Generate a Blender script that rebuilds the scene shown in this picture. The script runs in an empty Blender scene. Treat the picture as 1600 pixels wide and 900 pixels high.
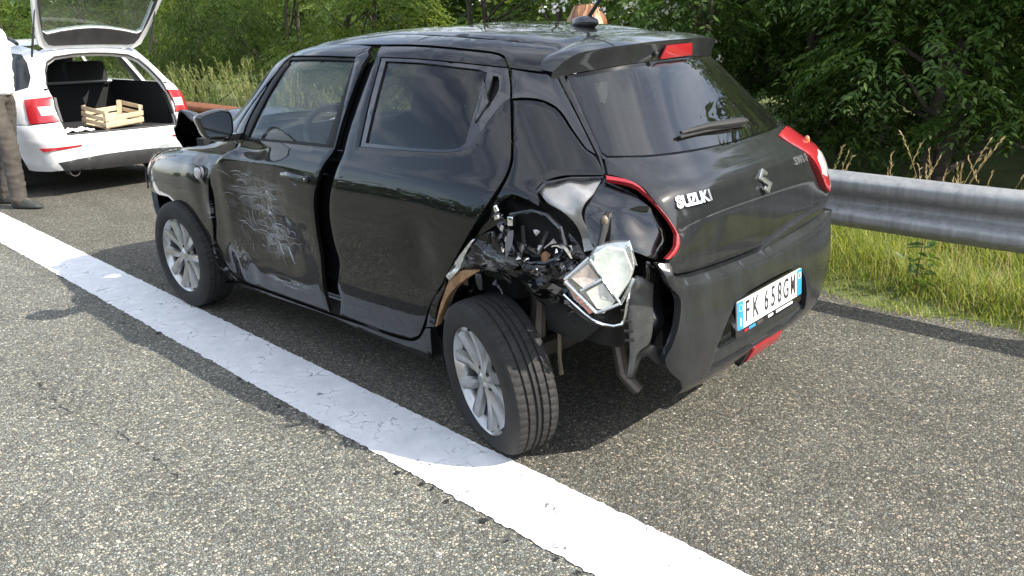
import bpy, bmesh, math, random
import numpy as np
from mathutils import Vector, Matrix, Euler
from mathutils.geometry import delaunay_2d_cdt
random.seed(7)
C = bpy.context.scene
COL = C.collection
PI = math.pi
R = math.radians

# ------------------------------------------------------------------ camera, light, exposure
CAM_AT = (-1.914, 2.7426, 1.47)
cam_d = bpy.data.cameras.new('camera')
cam = bpy.data.objects.new('camera', cam_d); COL.objects.link(cam)
cam.matrix_world = Matrix(((-0.72862, 0.20225, -0.65437, CAM_AT[0]),
                           (-0.68485, -0.22841, 0.69196, CAM_AT[1]),
                           (-0.00952, 0.95233, 0.30494, CAM_AT[2]), (0, 0, 0, 1)))
cam_d.sensor_width = 36; cam_d.lens = 27.97
cam_d.clip_start = .05; cam_d.clip_end = 2000
C.camera = cam

SUN_EL = 40.2
SUN_TO = Vector((1.08, .48, -1)).normalized()          # the way the light travels
SUN_ROT = math.degrees(math.atan2(-SUN_TO.x, -SUN_TO.y))   # sky's compass angle of the sun (from +y towards +x)
W = bpy.data.worlds.new('World'); C.world = W; W.use_nodes = True
nt = W.node_tree; nt.nodes.clear()
sky = nt.nodes.new('ShaderNodeTexSky'); sky.sky_type = 'NISHITA'; sky.sun_disc = False
sky.sun_elevation = R(SUN_EL); sky.sun_rotation = R(SUN_ROT); sky.altitude = 200; sky.air_density = 1.1; sky.dust_density = 1.6
tc = nt.nodes.new('ShaderNodeTexCoord')
mp = nt.nodes.new('ShaderNodeMapping'); mp.inputs['Scale'].default_value = (1.6, 1.6, 4.2)
cl = nt.nodes.new('ShaderNodeTexNoise'); cl.inputs['Scale'].default_value = 1.5; cl.inputs['Detail'].default_value = 7; cl.inputs['Roughness'].default_value = .55; cl.inputs['Distortion'].default_value = .35
cr = nt.nodes.new('ShaderNodeValToRGB'); cr.color_ramp.elements[0].position = .40; cr.color_ramp.elements[1].position = .68
mx = nt.nodes.new('ShaderNodeMix'); mx.data_type = 'RGBA'
mx.inputs[7].default_value = (9.5, 9.8, 10.4, 1)
bg = nt.nodes.new('ShaderNodeBackground'); bg.inputs['Strength'].default_value = .14
wo = nt.nodes.new('ShaderNodeOutputWorld')
L = nt.links.new
L(tc.outputs['Generated'], mp.inputs['Vector']); L(mp.outputs['Vector'], cl.inputs['Vector']); L(cl.outputs['Fac'], cr.inputs['Fac'])
mu = nt.nodes.new('ShaderNodeMath'); mu.operation = 'MULTIPLY_ADD'; mu.inputs[1].default_value = .62; mu.inputs[2].default_value = .10   # thin high veil, then clouds
L(cr.outputs['Color'], mu.inputs[0]); L(mu.outputs[0], mx.inputs[0]); L(sky.outputs['Color'], mx.inputs[6])
L(mx.outputs[2], bg.inputs['Color']); L(bg.outputs[0], wo.inputs['Surface'])

sun_d = bpy.data.lights.new('sun', 'SUN'); sun_d.energy = 4.8; sun_d.angle = R(.53); sun_d.color = (1, .94, .84)
sun = bpy.data.objects.new('sun', sun_d); COL.objects.link(sun); sun.location = (0, 0, 30)
sun.rotation_euler = SUN_TO.to_track_quat('-Z', 'Y').to_euler()

C.view_settings.view_transform = 'Standard'; C.view_settings.look = 'None'
C.view_settings.exposure = .95; C.view_settings.gamma = 1; C.view_settings.use_curve_mapping = False
C.render.engine = 'CYCLES'
C.cycles.max_bounces = 8; C.cycles.transparent_max_bounces = 24; C.cycles.glossy_bounces = 4; C.cycles.transmission_bounces = 4

# ------------------------------------------------------------------ object helpers
def link(o, parent=None):
    COL.objects.link(o)
    if parent: o.parent = parent
    return o

def tag(o, label=None, cat=None, group=None, kind=None):
    if label: o['label'] = label
    if cat: o['category'] = cat
    if group: o['group'] = group
    if kind: o['kind'] = kind
    return o

def empty(name, loc=(0, 0, 0), rotz=0, label=None, cat=None, group=None, parent=None):
    o = link(bpy.data.objects.new(name, None), parent); o.empty_display_size = .1
    o.location = loc; o.rotation_euler = (0, 0, rotz)
    return tag(o, label, cat, group)

def mesh_np(name, V, F, mat, parent=None, smooth=True, sharp=None, label=None, kind=None, mats=None, midx=None):
    """V (n,3) array; F a list of faces or an (m,k) array"""
    me = bpy.data.meshes.new(name)
    V = np.asarray(V, np.float32)
    if isinstance(F, np.ndarray):
        k = F.shape[1]; m = len(F)
        me.vertices.add(len(V)); me.vertices.foreach_set('co', V.ravel())
        me.loops.add(m*k); me.loops.foreach_set('vertex_index', F.astype(np.int32).ravel())
        me.polygons.add(m); me.polygons.foreach_set('loop_start', np.arange(0, m*k, k, dtype=np.int32))
        me.update(calc_edges=True)
    else:
        me.from_pydata(V.tolist(), [], [list(map(int, f)) for f in F]); me.update()
    for mm in (mats or [mat]): me.materials.append(mm)
    if midx is not None: me.polygons.foreach_set('material_index', np.asarray(midx, np.int32))
    if smooth:
        me.polygons.foreach_set('use_smooth', np.ones(len(me.polygons), bool))
        if sharp: me.set_sharp_from_angle(angle=R(sharp))
    o = link(bpy.data.objects.new(name, me), parent)
    return tag(o, label, kind=kind)

class MB:
    """collects simple solids; build() links them as ONE mesh"""
    def __init__(s): s.v = []; s.f = []
    def add(s, V, F):
        n = len(s.v); s.v += [tuple(map(float, p)) for p in V]; s.f += [[i+n for i in f] for f in F]; return s
    def box(s, c, d, rot=None, taper=1.0):
        x, y, z = d[0]/2, d[1]/2, d[2]/2
        V = [Vector((sx*x*(taper if sz > 0 else 1), sy*y*(taper if sz > 0 else 1), sz*z)) for sz in (-1, 1) for sy in (-1, 1) for sx in (-1, 1)]
        if rot is not None: V = [(rot if isinstance(rot, Matrix) else Euler(rot).to_matrix()) @ p for p in V]
        V = [p+Vector(c) for p in V]
        return s.add(V, [(0, 2, 3, 1), (4, 5, 7, 6), (0, 1, 5, 4), (1, 3, 7, 5), (3, 2, 6, 7), (2, 0, 4, 6)])
    def bar(s, a, b, w, h, up=(0, 0, 1)):
        a = Vector(a); b = Vector(b); d = (b-a); l = d.length; d.normalize(); u = Vector(up)
        sd = d.cross(u)
        if sd.length < 1e-4: sd = d.cross(Vector((1, 0, 0)))
        sd.normalize(); u = sd.cross(d)
        return s.box((a+b)/2, (l, w, h), Matrix((d, sd, u)).transposed())
    def tube(s, pts, r, n=8, cap=True):
        P = [Vector(p) for p in pts]; m = len(P); rr = r if isinstance(r, (list, tuple)) else [r]*m
        V = []; ref = Vector((0, 0, 1))
        for i, p in enumerate(P):
            d = (P[min(i+1, m-1)]-P[max(i-1, 0)]).normalized()
            a = d.cross(ref)
            if a.length < .1: a = d.cross(Vector((1, 0, 0)))
            a.normalize(); b = d.cross(a)
            for k in range(n):
                t = 2*PI*k/n; V.append(p+(a*math.cos(t)+b*math.sin(t))*rr[i])
        F = [(i*n+k, i*n+(k+1) % n, (i+1)*n+(k+1) % n, (i+1)*n+k) for i in range(m-1) for k in range(n)]
        if cap: F += [tuple(range(n-1, -1, -1)), tuple(range((m-1)*n, m*n))]
        return s.add(V, F)
    def prism(s, poly, a, b):
        """poly: 3-D loop; pushed from offset vector a to b"""
        n = len(poly); A = Vector(a); B = Vector(b)
        V = [Vector(p)+A for p in poly]+[Vector(p)+B for p in poly]
        return s.add(V, [tuple(range(n-1, -1, -1)), tuple(range(n, 2*n))]+[(i, (i+1) % n, n+(i+1) % n, n+i) for i in range(n)])
    def ball(s, c, r, n=12, m=8):
        r = (r, r, r) if not hasattr(r, '__len__') else r
        V = [(c[0]+r[0]*math.sin(PI*j/m)*math.cos(2*PI*i/n), c[1]+r[1]*math.sin(PI*j/m)*math.sin(2*PI*i/n), c[2]+r[2]*math.cos(PI*j/m)) for j in range(m+1) for i in range(n)]
        return s.add(V, [(j*n+i, (j+1)*n+i, (j+1)*n+(i+1) % n, j*n+(i+1) % n) for j in range(m) for i in range(n)])
    def lathe(s, prof, n=48, axis='y', c=(0, 0, 0)):
        """prof: (r, h) pairs turned about the axis"""
        m = len(prof); V = []
        for k in range(n):
            t = 2*PI*k/n
            for r, h in prof:
                V.append((c[0]+r*math.cos(t), c[1]+h, c[2]+r*math.sin(t)) if axis == 'y' else (c[0]+r*math.cos(t), c[1]+r*math.sin(t), c[2]+h))
        return s.add(V, [(k*m+j, k*m+j+1, ((k+1) % n)*m+j+1, ((k+1) % n)*m+j) for k in range(n) for j in range(m-1)])
    def build(s, name, mat, parent=None, bevel=0, seg=2, smooth=True, sharp=35, label=None, kind=None, sub=0):
        bm = bmesh.new()
        vs = [bm.verts.new(p) for p in s.v]
        for f in s.f:
            try: bm.faces.new([vs[i] for i in f])
            except ValueError: pass
        bmesh.ops.remove_doubles(bm, verts=bm.verts, dist=1e-5)
        bmesh.ops.recalc_face_normals(bm, faces=bm.faces)
        if bevel:
            ed = [e for e in bm.edges if len(e.link_faces) == 2 and e.calc_face_angle() > R(30)]
            bmesh.ops.bevel(bm, geom=ed, offset=bevel, segments=seg, profile=.6, affect='EDGES', clamp_overlap=True)
        me = bpy.data.meshes.new(name); bm.to_mesh(me); bm.free()
        me.materials.append(mat)
        if smooth:
            me.polygons.foreach_set('use_smooth', np.ones(len(me.polygons), bool)); me.set_sharp_from_angle(angle=R(sharp))
        o = link(bpy.data.objects.new(name, me), parent)
        if sub:
            md = o.modifiers.new('sub', 'SUBSURF'); md.levels = md.render_levels = sub
        return tag(o, label, kind=kind)

# ------------------------------------------------------------------ materials
def nmat(name):
    m = bpy.data.materials.new(name); m.use_nodes = True
    t = m.node_tree; b = t.nodes['Principled BSDF']
    return m, t, b, t.links.new

def mat(name, col, rough=.5, metal=0, coat=0, coat_r=.03, spec=.5, var=0, vscale=8, bump=0, bscale=40, rvar=0):
    """plain procedural material; var = how far a noise lightens and darkens the colour, bump = relief"""
    m, t, b, L = nmat(name)
    b.inputs['Base Color'].default_value = (*col, 1); b.inputs['Roughness'].default_value = rough; b.inputs['Metallic'].default_value = metal
    b.inputs['Coat Weight'].default_value = coat; b.inputs['Coat Roughness'].default_value = coat_r; b.inputs['Specular IOR Level'].default_value = spec
    tc = t.nodes.new('ShaderNodeTexCoord')
    if var or rvar:
        n = t.nodes.new('ShaderNodeTexNoise'); n.inputs['Scale'].default_value = vscale; n.inputs['Detail'].default_value = 6; n.inputs['Roughness'].default_value = .6
        L(tc.outputs['Object'], n.inputs['Vector'])
        if var:
            r = t.nodes.new('ShaderNodeValToRGB'); r.color_ramp.elements[0].position = .3; r.color_ramp.elements[1].position = .7
            r.color_ramp.elements[0].color = (*[c*(1-var) for c in col], 1); r.color_ramp.elements[1].color = (*[min(1, c*(1+var)) for c in col], 1)
            L(n.outputs['Fac'], r.inputs['Fac']); L(r.outputs['Color'], b.inputs['Base Color'])
        if rvar:
            g = t.nodes.new('ShaderNodeMapRange'); g.inputs['From Min'].default_value = .3; g.inputs['From Max'].default_value = .7
            g.inputs['To Min'].default_value = max(0, rough-rvar); g.inputs['To Max'].default_value = rough+rvar
            L(n.outputs['Fac'], g.inputs['Value']); L(g.outputs['Result'], b.inputs['Roughness'])
    if bump:
        n2 = t.nodes.new('ShaderNodeTexNoise'); n2.inputs['Scale'].default_value = bscale; n2.inputs['Detail'].default_value = 5
        L(tc.outputs['Object'], n2.inputs['Vector'])
        bu = t.nodes.new('ShaderNodeBump'); bu.inputs['Strength'].default_value = bump; bu.inputs['Distance'].default_value = .01
        L(n2.outputs['Fac'], bu.inputs['Height']); L(bu.outputs['Normal'], b.inputs['Normal'])
    return m

def ramp(t, stops, interp='LINEAR'):
    r = t.nodes.new('ShaderNodeValToRGB'); e = r.color_ramp.elements; r.color_ramp.interpolation = interp
    while len(e) < len(stops): e.new(.5)
    for k, (p, c) in enumerate(stops):
        e[k].position = p; e[k].color = (*c, 1) if hasattr(c, '__len__') else (c, c, c, 1)
    return r

def paint(name, base, dust=0, dust_col=(.16, .15, .13), scuffs=(), coat_r=.02, dirt_low=0, streak=0, rough_k=.25):
    """car paint under clear coat with dust, and scuffs = (x, z, rx, rz, strength) where something scraped along it"""
    m, t, b, L = nmat(name)
    b.inputs['Roughness'].default_value = .4; b.inputs['Specular IOR Level'].default_value = .06; b.inputs['Coat Weight'].default_value = 1; b.inputs['Coat Roughness'].default_value = coat_r
    tc = t.nodes.new('ShaderNodeTexCoord'); N = t.nodes.new
    def math_(op, a, bb=None, clamp=False):
        k = N('ShaderNodeMath'); k.operation = op; k.use_clamp = clamp
        for i, v in enumerate((a, bb)):
            if v is None: continue
            if isinstance(v, (int, float)): k.inputs[i].default_value = v
            else: L(v, k.inputs[i])
        return k.outputs[0]
    n = N('ShaderNodeTexNoise'); n.inputs['Scale'].default_value = 5; n.inputs['Detail'].default_value = 9; n.inputs['Roughness'].default_value = .7
    mpn = N('ShaderNodeMapping'); mpn.inputs['Scale'].default_value = (3, 3, .8) if streak else (1, 1, 1)
    L(tc.outputs['Object'], mpn.inputs['Vector']); L(mpn.outputs['Vector'], n.inputs['Vector'])
    fac = math_('MULTIPLY', n.outputs['Fac'], dust*2, True)
    if dirt_low:
        sx = N('ShaderNodeSeparateXYZ'); L(tc.outputs['Object'], sx.inputs[0])
        g = N('ShaderNodeMapRange'); g.inputs['From Min'].default_value = .75; g.inputs['From Max'].default_value = .15; g.inputs['To Max'].default_value = dirt_low
        L(sx.outputs['Z'], g.inputs['Value']); fac = math_('ADD', fac, g.outputs['Result'], True)
    sc = None
    for (x, z, rx, rz, st, kx, kz) in scuffs:
        q = N('ShaderNodeVectorMath'); q.operation = 'SUBTRACT'; q.inputs[1].default_value = (x, 0, z); L(tc.outputs['Object'], q.inputs[0])
        q2 = N('ShaderNodeVectorMath'); q2.operation = 'MULTIPLY'; q2.inputs[1].default_value = (1/rx, 0, 1/rz); L(q.outputs[0], q2.inputs[0])
        ln = N('ShaderNodeVectorMath'); ln.operation = 'LENGTH'; L(q2.outputs[0], ln.inputs[0])
        fo = N('ShaderNodeMapRange'); fo.interpolation_type = 'SMOOTHSTEP'; fo.inputs['From Min'].default_value = 1; fo.inputs['From Max'].default_value = .25; L(ln.outputs['Value'], fo.inputs['Value'])
        mp_ = N('ShaderNodeMapping'); mp_.inputs['Scale'].default_value = (kx, 1, kz); mp_.inputs['Rotation'].default_value = (0, .25, 0); L(tc.outputs['Object'], mp_.inputs['Vector'])
        nn = N('ShaderNodeTexNoise'); nn.inputs['Scale'].default_value = 1; nn.inputs['Detail'].default_value = 8; nn.inputs['Roughness'].default_value = .68; nn.inputs['Distortion'].default_value = 1.1
        L(mp_.outputs['Vector'], nn.inputs['Vector'])
        rr = ramp(t, [(.50, 0.), (.585, 1.), (.605, .25), (.70, .9)]); L(nn.outputs['Fac'], rr.inputs['Fac'])
        v = math_('MULTIPLY', math_('MULTIPLY', rr.outputs['Color'], fo.outputs['Result']), st)
        sc = v if sc is None else math_('MAXIMUM', sc, v)
    mix = N('ShaderNodeMix'); mix.data_type = 'RGBA'; mix.inputs[6].default_value = (*base, 1); mix.inputs[7].default_value = (*dust_col, 1); L(fac, mix.inputs[0])
    out = mix.outputs[2]
    if sc is not None:
        m2 = N('ShaderNodeMix'); m2.data_type = 'RGBA'; L(sc, m2.inputs[0]); L(out, m2.inputs[6]); m2.inputs[7].default_value = (.50, .52, .54, 1); out = m2.outputs[2]
        cw = math_('SUBTRACT', 1, math_('MULTIPLY', sc, .9), True); L(cw, b.inputs['Coat Weight'])
    L(out, b.inputs['Base Color'])
    if dust or dirt_low:
        cr_ = math_('ADD', math_('MULTIPLY', fac, rough_k), coat_r); L(cr_, b.inputs['Coat Roughness'])
    return m

def glass(name, tint, rough=.0, ior=1.5, dust=0, refl=1.3):
    """thin pane: fresnel reflection over tinted see-through, and a film of dust"""
    m, t, b, L = nmat(name); t.nodes.remove(b); N = t.nodes.new
    out = t.nodes['Material Output']
    tr = N('ShaderNodeBsdfTransparent'); tr.inputs[0].default_value = (*tint, 1)
    gl = N('ShaderNodeBsdfGlossy'); gl.inputs['Roughness'].default_value = rough
    fr = N('ShaderNodeFresnel'); gb = N('ShaderNodeNewGeometry'); mi = N('ShaderNodeMapRange'); mi.inputs['To Min'].default_value = ior; mi.inputs['To Max'].default_value = 1/ior
    L(gb.outputs['Backfacing'], mi.inputs['Value']); L(mi.outputs['Result'], fr.inputs['IOR'])     # the same pane seen from behind
    k = N('ShaderNodeMath'); k.operation = 'MULTIPLY'; k.inputs[1].default_value = refl; k.use_clamp = True; L(fr.outputs[0], k.inputs[0])
    mx = N('ShaderNodeMixShader'); L(k.outputs[0], mx.inputs[0]); L(tr.outputs[0], mx.inputs[1]); L(gl.outputs[0], mx.inputs[2])
    o = mx
    if dust:
        df = N('ShaderNodeBsdfDiffuse'); df.inputs[0].default_value = (.32, .32, .30, 1)
        tc = N('ShaderNodeTexCoord'); n = N('ShaderNodeTexNoise'); n.inputs['Scale'].default_value = 4; n.inputs['Detail'].default_value = 8; L(tc.outputs['Object'], n.inputs['Vector'])
        g = N('ShaderNodeMapRange'); g.inputs['From Min'].default_value = .3; g.inputs['From Max'].default_value = .75; g.inputs['To Min'].default_value = dust*.5; g.inputs['To Max'].default_value = dust*1.5
        L(n.outputs['Fac'], g.inputs['Value'])
        o = N('ShaderNodeMixShader'); L(g.outputs['Result'], o.inputs[0]); L(mx.outputs[0], o.inputs[1]); L(df.outputs[0], o.inputs[2])
    L(o.outputs[0], out.inputs['Surface'])
    return m

def lens(name, col, rough=.12):
    m, t, b, L = nmat(name)
    b.inputs['Base Color'].default_value = (*col, 1); b.inputs['Roughness'].default_value = .4; b.inputs['Coat Weight'].default_value = 1; b.inputs['Coat Roughness'].default_value = .03
    tc = t.nodes.new('ShaderNodeTexCoord'); w = t.nodes.new('ShaderNodeTexWave'); w.inputs['Scale'].default_value = 55; w.bands_direction = 'Z'
    L(tc.outputs['Object'], w.inputs['Vector'])
    r = ramp(t, [(0, [c*.86 for c in col]), (1, [min(1, c*1.08) for c in col])]); L(w.outputs['Fac'], r.inputs['Fac']); L(r.outputs['Color'], b.inputs['Base Color'])
    return m

K = {}
K['black'] = paint('black_paint', (.0035, .0036, .0042), dust=.005)
K['black_low'] = paint('black_paint_dusty_low', (.0035, .0036, .0042), dust=.006, dirt_low=.05)
K['door'] = paint('black_paint_scraped', (.0035, .0036, .0042), dust=.010, dust_col=(.16, .13, .09), dirt_low=.09,
                  scuffs=((1.50, .72, .36, .27, .42, 3, 7), (1.50, .73, .28, .20, .38, 5, 36), (1.60, .78, .16, .13, .34, 22, 8), (1.42, .58, .2, .14, .45, 8, 20), (1.78, .42, .12, .12, .5, 12, 18), (1.35, .36, .25, .035, .7, 3, 50)))
K['fender'] = paint('black_paint_fender', (.0035, .0036, .0042), dust=.006, dirt_low=.07, scuffs=((2.0, .62, .05, .08, .6, 10, 30), (2.02, .36, .12, .14, .7, 14, 18)))
K['quarter'] = paint('black_paint_torn', (.0035, .0036, .0042), dust=.005, scuffs=((.16, .70, .12, .07, 1., 12, 14), (-.02, .72, .25, .05, .6, 10, 30)))
K['tail'] = paint('black_paint_dusty', (.0045, .0045, .005), dust=.085, dust_col=(.150, .162, .172), coat_r=.03, streak=1, rough_k=.5)
K['bumper'] = paint('black_bumper_dusty', (.006, .006, .0065), dust=.105, dust_col=(.140, .152, .165), coat_r=.10, streak=1, rough_k=.5)
K['roof'] = paint('black_roof', (.0035, .0036, .0042), dust=.03, dust_col=(.15, .14, .12))
K['gloss'] = mat('gloss_black_plastic', (.008, .008, .009), .12, coat=1)
K['trim'] = mat('black_trim', (.010, .010, .011), .5, spec=.2, bump=.05)
K['plastic'] = mat('rough_black_plastic', (.012, .012, .012), .6, var=.5, bump=.15, bscale=120)
K['dark'] = mat('dark_underbody', (.006, .006, .006), .8, var=.6)
K['metal_dark'] = mat('dark_sheet_metal', (.025, .026, .028), .28, metal=.6, var=.5, vscale=14, coat=.6)
K['liner'] = mat('bright_torn_liner', (.34, .33, .315), .26, metal=.6, var=.35, vscale=9, bump=.05, bscale=9)
K['chrome'] = mat('chrome', (.85, .85, .86), .08, metal=1)
K['steel'] = mat('exhaust_steel', (.14, .13, .12), .5, metal=.8, var=.4)
K['bracket'] = mat('grey_plastic_bracket', (.05, .05, .048), .35, var=.5, vscale=10, bump=.1)
K['rubber'] = mat('tyre_rubber', (.017, .016, .0155), .78, var=.35, vscale=20, bump=.12, bscale=180)
K['alloy'] = mat('silver_alloy', (.48, .48, .47), .28, metal=.8, var=.15, vscale=12, coat=.4)
K['alloy_dark'] = mat('brake_dark', (.03, .028, .026), .6, metal=.4, var=.4)
K['red'] = lens('red_lens', (.32, .006, .012))
K['white_lens'] = lens('white_lens', (.48, .47, .47))
K['amber'] = lens('amber_lens', (.55, .16, .05))
K['glass'] = glass('side_glass', (.80, .85, .82), dust=.012, refl=1.1)
K['privacy'] = glass('privacy_glass', (.20, .23, .23), dust=.008)
K['rear_glass'] = glass('dusty_rear_glass', (.16, .18, .19), dust=.018, refl=1.9)
K['clear'] = glass('clear_cover', (.93, .95, .95))
K['mirror'] = mat('mirror_glass', (.75, .78, .8), .03, metal=1)
K['plate'] = mat('plate_white', (.80, .81, .80), .35, coat=.5)
K['plate_blue'] = mat('plate_blue', (.03, .26, .62), .35, coat=.5)
K['plate_ink'] = mat('plate_ink', (.03, .03, .035), .5)
K['cabin'] = mat('cabin_fabric', (.018, .018, .02), .85, var=.3, bump=.2, bscale=200)
K['cabin_grey'] = mat('cabin_plastic', (.05, .05, .052), .6)
K['silver'] = mat('silver_badge', (.75, .75, .76), .18, metal=.9)
K['white_car'] = paint('white_paint', (.74, .75, .76), dust=.03, dust_col=(.45, .44, .42), dirt_low=.12)
K['white_trim'] = mat('white_inner_paint', (.66, .67, .68), .35, var=.08)
K['grey_trim'] = mat('dark_grey_trim', (.035, .036, .038), .6, var=.3)
K['boot'] = mat('boot_carpet', (.012, .012, .013), .95, bump=.3, bscale=300)
K['est_glass'] = glass('estate_glass', (.86, .90, .87), dust=.015)
K['est_rear'] = glass('estate_flank_glass', (.16, .19, .2), dust=.02)

# ------------------------------------------------------------------ skins of the two cars

def pchip(xk,yk):
    xk=np.array(xk,float);yk=np.array(yk,float)
    h=np.diff(xk);d=np.diff(yk)/h;m=np.zeros_like(yk)
    for i in range(1,len(xk)-1):
        if d[i-1]*d[i]>0:
            w1=2*h[i]+h[i-1];w2=h[i]+2*h[i-1];m[i]=(w1+w2)/(w1/d[i-1]+w2/d[i])
    m[0]=d[0];m[-1]=d[-1]
    def f(x):
        x=np.clip(np.asarray(x,float),xk[0],xk[-1]);i=np.clip(np.searchsorted(xk,x)-1,0,len(xk)-2)
        t=(x-xk[i])/h[i];a=yk[i];b=yk[i+1]
        return (2*t**3-3*t**2+1)*a+(t**3-2*t**2+t)*h[i]*m[i]+(-2*t**3+3*t**2)*b+(t**3-t**2)*h[i]*m[i+1]
    return f
class Skin:
    """Outer skin of a car: for every height z a rounded plan outline, run round by the angle ph (0 nose, 90 left side, 180 tail)."""
    def __init__(s,Z,S,R,F,XM,NR,NF):
        s.z0,s.z1=Z[0],Z[-1]
        s.S,s.R,s.F,s.M,s.NR,s.NF=[pchip(Z,k) for k in (S,R,F,XM,NR,NF)]
    def pt(s,ph,z):
        ph=np.radians(np.asarray(ph,float));z=np.asarray(z,float)
        c=np.cos(ph);q=np.sin(ph);n=np.where(c<0,s.NR(z),s.NF(z))
        k=(np.abs(c)**n+np.abs(q)**n)**(1/n);t=c/k;xm=s.M(z)
        x=np.where(t<0,xm+(xm-s.R(z))*t,xm+(s.F(z)-xm)*t)
        return np.stack([x,s.S(z)*q/k,z+0*x],-1)
    def nrm(s,ph,z):
        a=s.pt(np.asarray(ph)+.3,z)-s.pt(np.asarray(ph)-.3,z)
        b=s.pt(ph,np.asarray(z)+.004)-s.pt(ph,np.asarray(z)-.004)
        n=np.cross(a,b);n/=np.linalg.norm(n,axis=-1,keepdims=True)
        return n
    def val(s,P):
        P=np.asarray(P,float);z=P[...,2];xm=s.M(z);dx=P[...,0]-xm
        t=np.where(dx<0,dx/(xm-s.R(z)),dx/np.maximum(s.F(z)-xm,1e-3));w=P[...,1]/s.S(z)
        n=np.where(dx<0,s.NR(z),s.NF(z));v=np.abs(t)**n+np.abs(w)**n-1
        return np.where((z<s.z0)|(z>s.z1),1.0,v),t,w
    def top(s,x,y):
        """height of the roof above (x, y)"""
        x=np.asarray(x,float);y=np.asarray(y,float);a=np.full(x.shape,s.z1-.35);b=np.full(x.shape,s.z1)
        for _ in range(30):
            m=(a+b)/2;i=s.val(np.stack([x,y,m],-1))[0]<0
            a=np.where(i,m,a);b=np.where(i,b,m)
        return (a+b)/2
HATCH=dict(Z=[0.1,0.25,0.35,0.5,0.65,0.75,0.85,0.95,1.0,1.1,1.2,1.3,1.36,1.4,1.43,1.463,1.488,1.504],S=[0.745,0.8,0.825,0.848,0.86,0.866,0.86,0.836,0.812,0.768,0.725,0.678,0.645,0.612,0.572,0.49,0.36,0.1],R=[-0.53,-0.6,-0.635,-0.648,-0.632,-0.645,-0.645,-0.62,-0.56,-0.45,-0.365,-0.28,-0.22,-0.15,-0.05,0.12,0.35,0.58],F=[3.12,3.24,3.3,3.34,3.34,3.3,3.18,2.85,2.38,2.13,1.98,1.86,1.775,1.7,1.6,1.43,1.2,0.75],XM=[1.1,1.1,1.1,1.1,1.1,1.1,1.1,1.1,1.1,1.1,1.1,1.1,1.05,0.95,0.85,0.75,0.68,0.6],NR=[5.5,6.5,7,7,7,7,5.8,5.2,4.8,4.3,3.8,3.4,3.2,3.0,2.9,2.8,2.6,2.5],NF=[4.5,4.5,4.5,4.5,4.5,4.5,4.5,4.5,4.3,4.2,4.2,4.2,4.2,4,3.6,3.2,2.8,2.5])
ESTATE=dict(Z=[0.15,0.25,0.35,0.5,0.62,0.75,0.85,0.95,1.0,1.1,1.2,1.3,1.38,1.42,1.445,1.465],S=[0.8,0.84,0.875,0.895,0.905,0.905,0.9,0.88,0.86,0.81,0.76,0.705,0.65,0.58,0.44,0.1],R=[0.14,0.06,0.01,0,0.01,0.05,0.09,0.13,0.16,0.23,0.31,0.4,0.5,0.62,0.9,1.5],F=[4.4,4.55,4.62,4.66,4.64,4.58,4.3,3.8,3.45,3.2,2.95,2.7,2.5,2.35,2.15,1.8],XM=[2.2,2.2,2.2,2.2,2.2,2.2,2.2,2.2,2.2,2.2,2.2,2.2,2.2,2.0,1.8,1.6],NR=[5.5,6.5,7,7.5,7.5,7,7,6.5,6,5.5,5,4.5,4,3.6,3.2,2.8],NF=[4.5,4.5,4.5,4.5,4.5,4.5,4.5,4.5,4.5,4.5,4.5,4.5,4.2,4,3.5,2.8])
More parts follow.
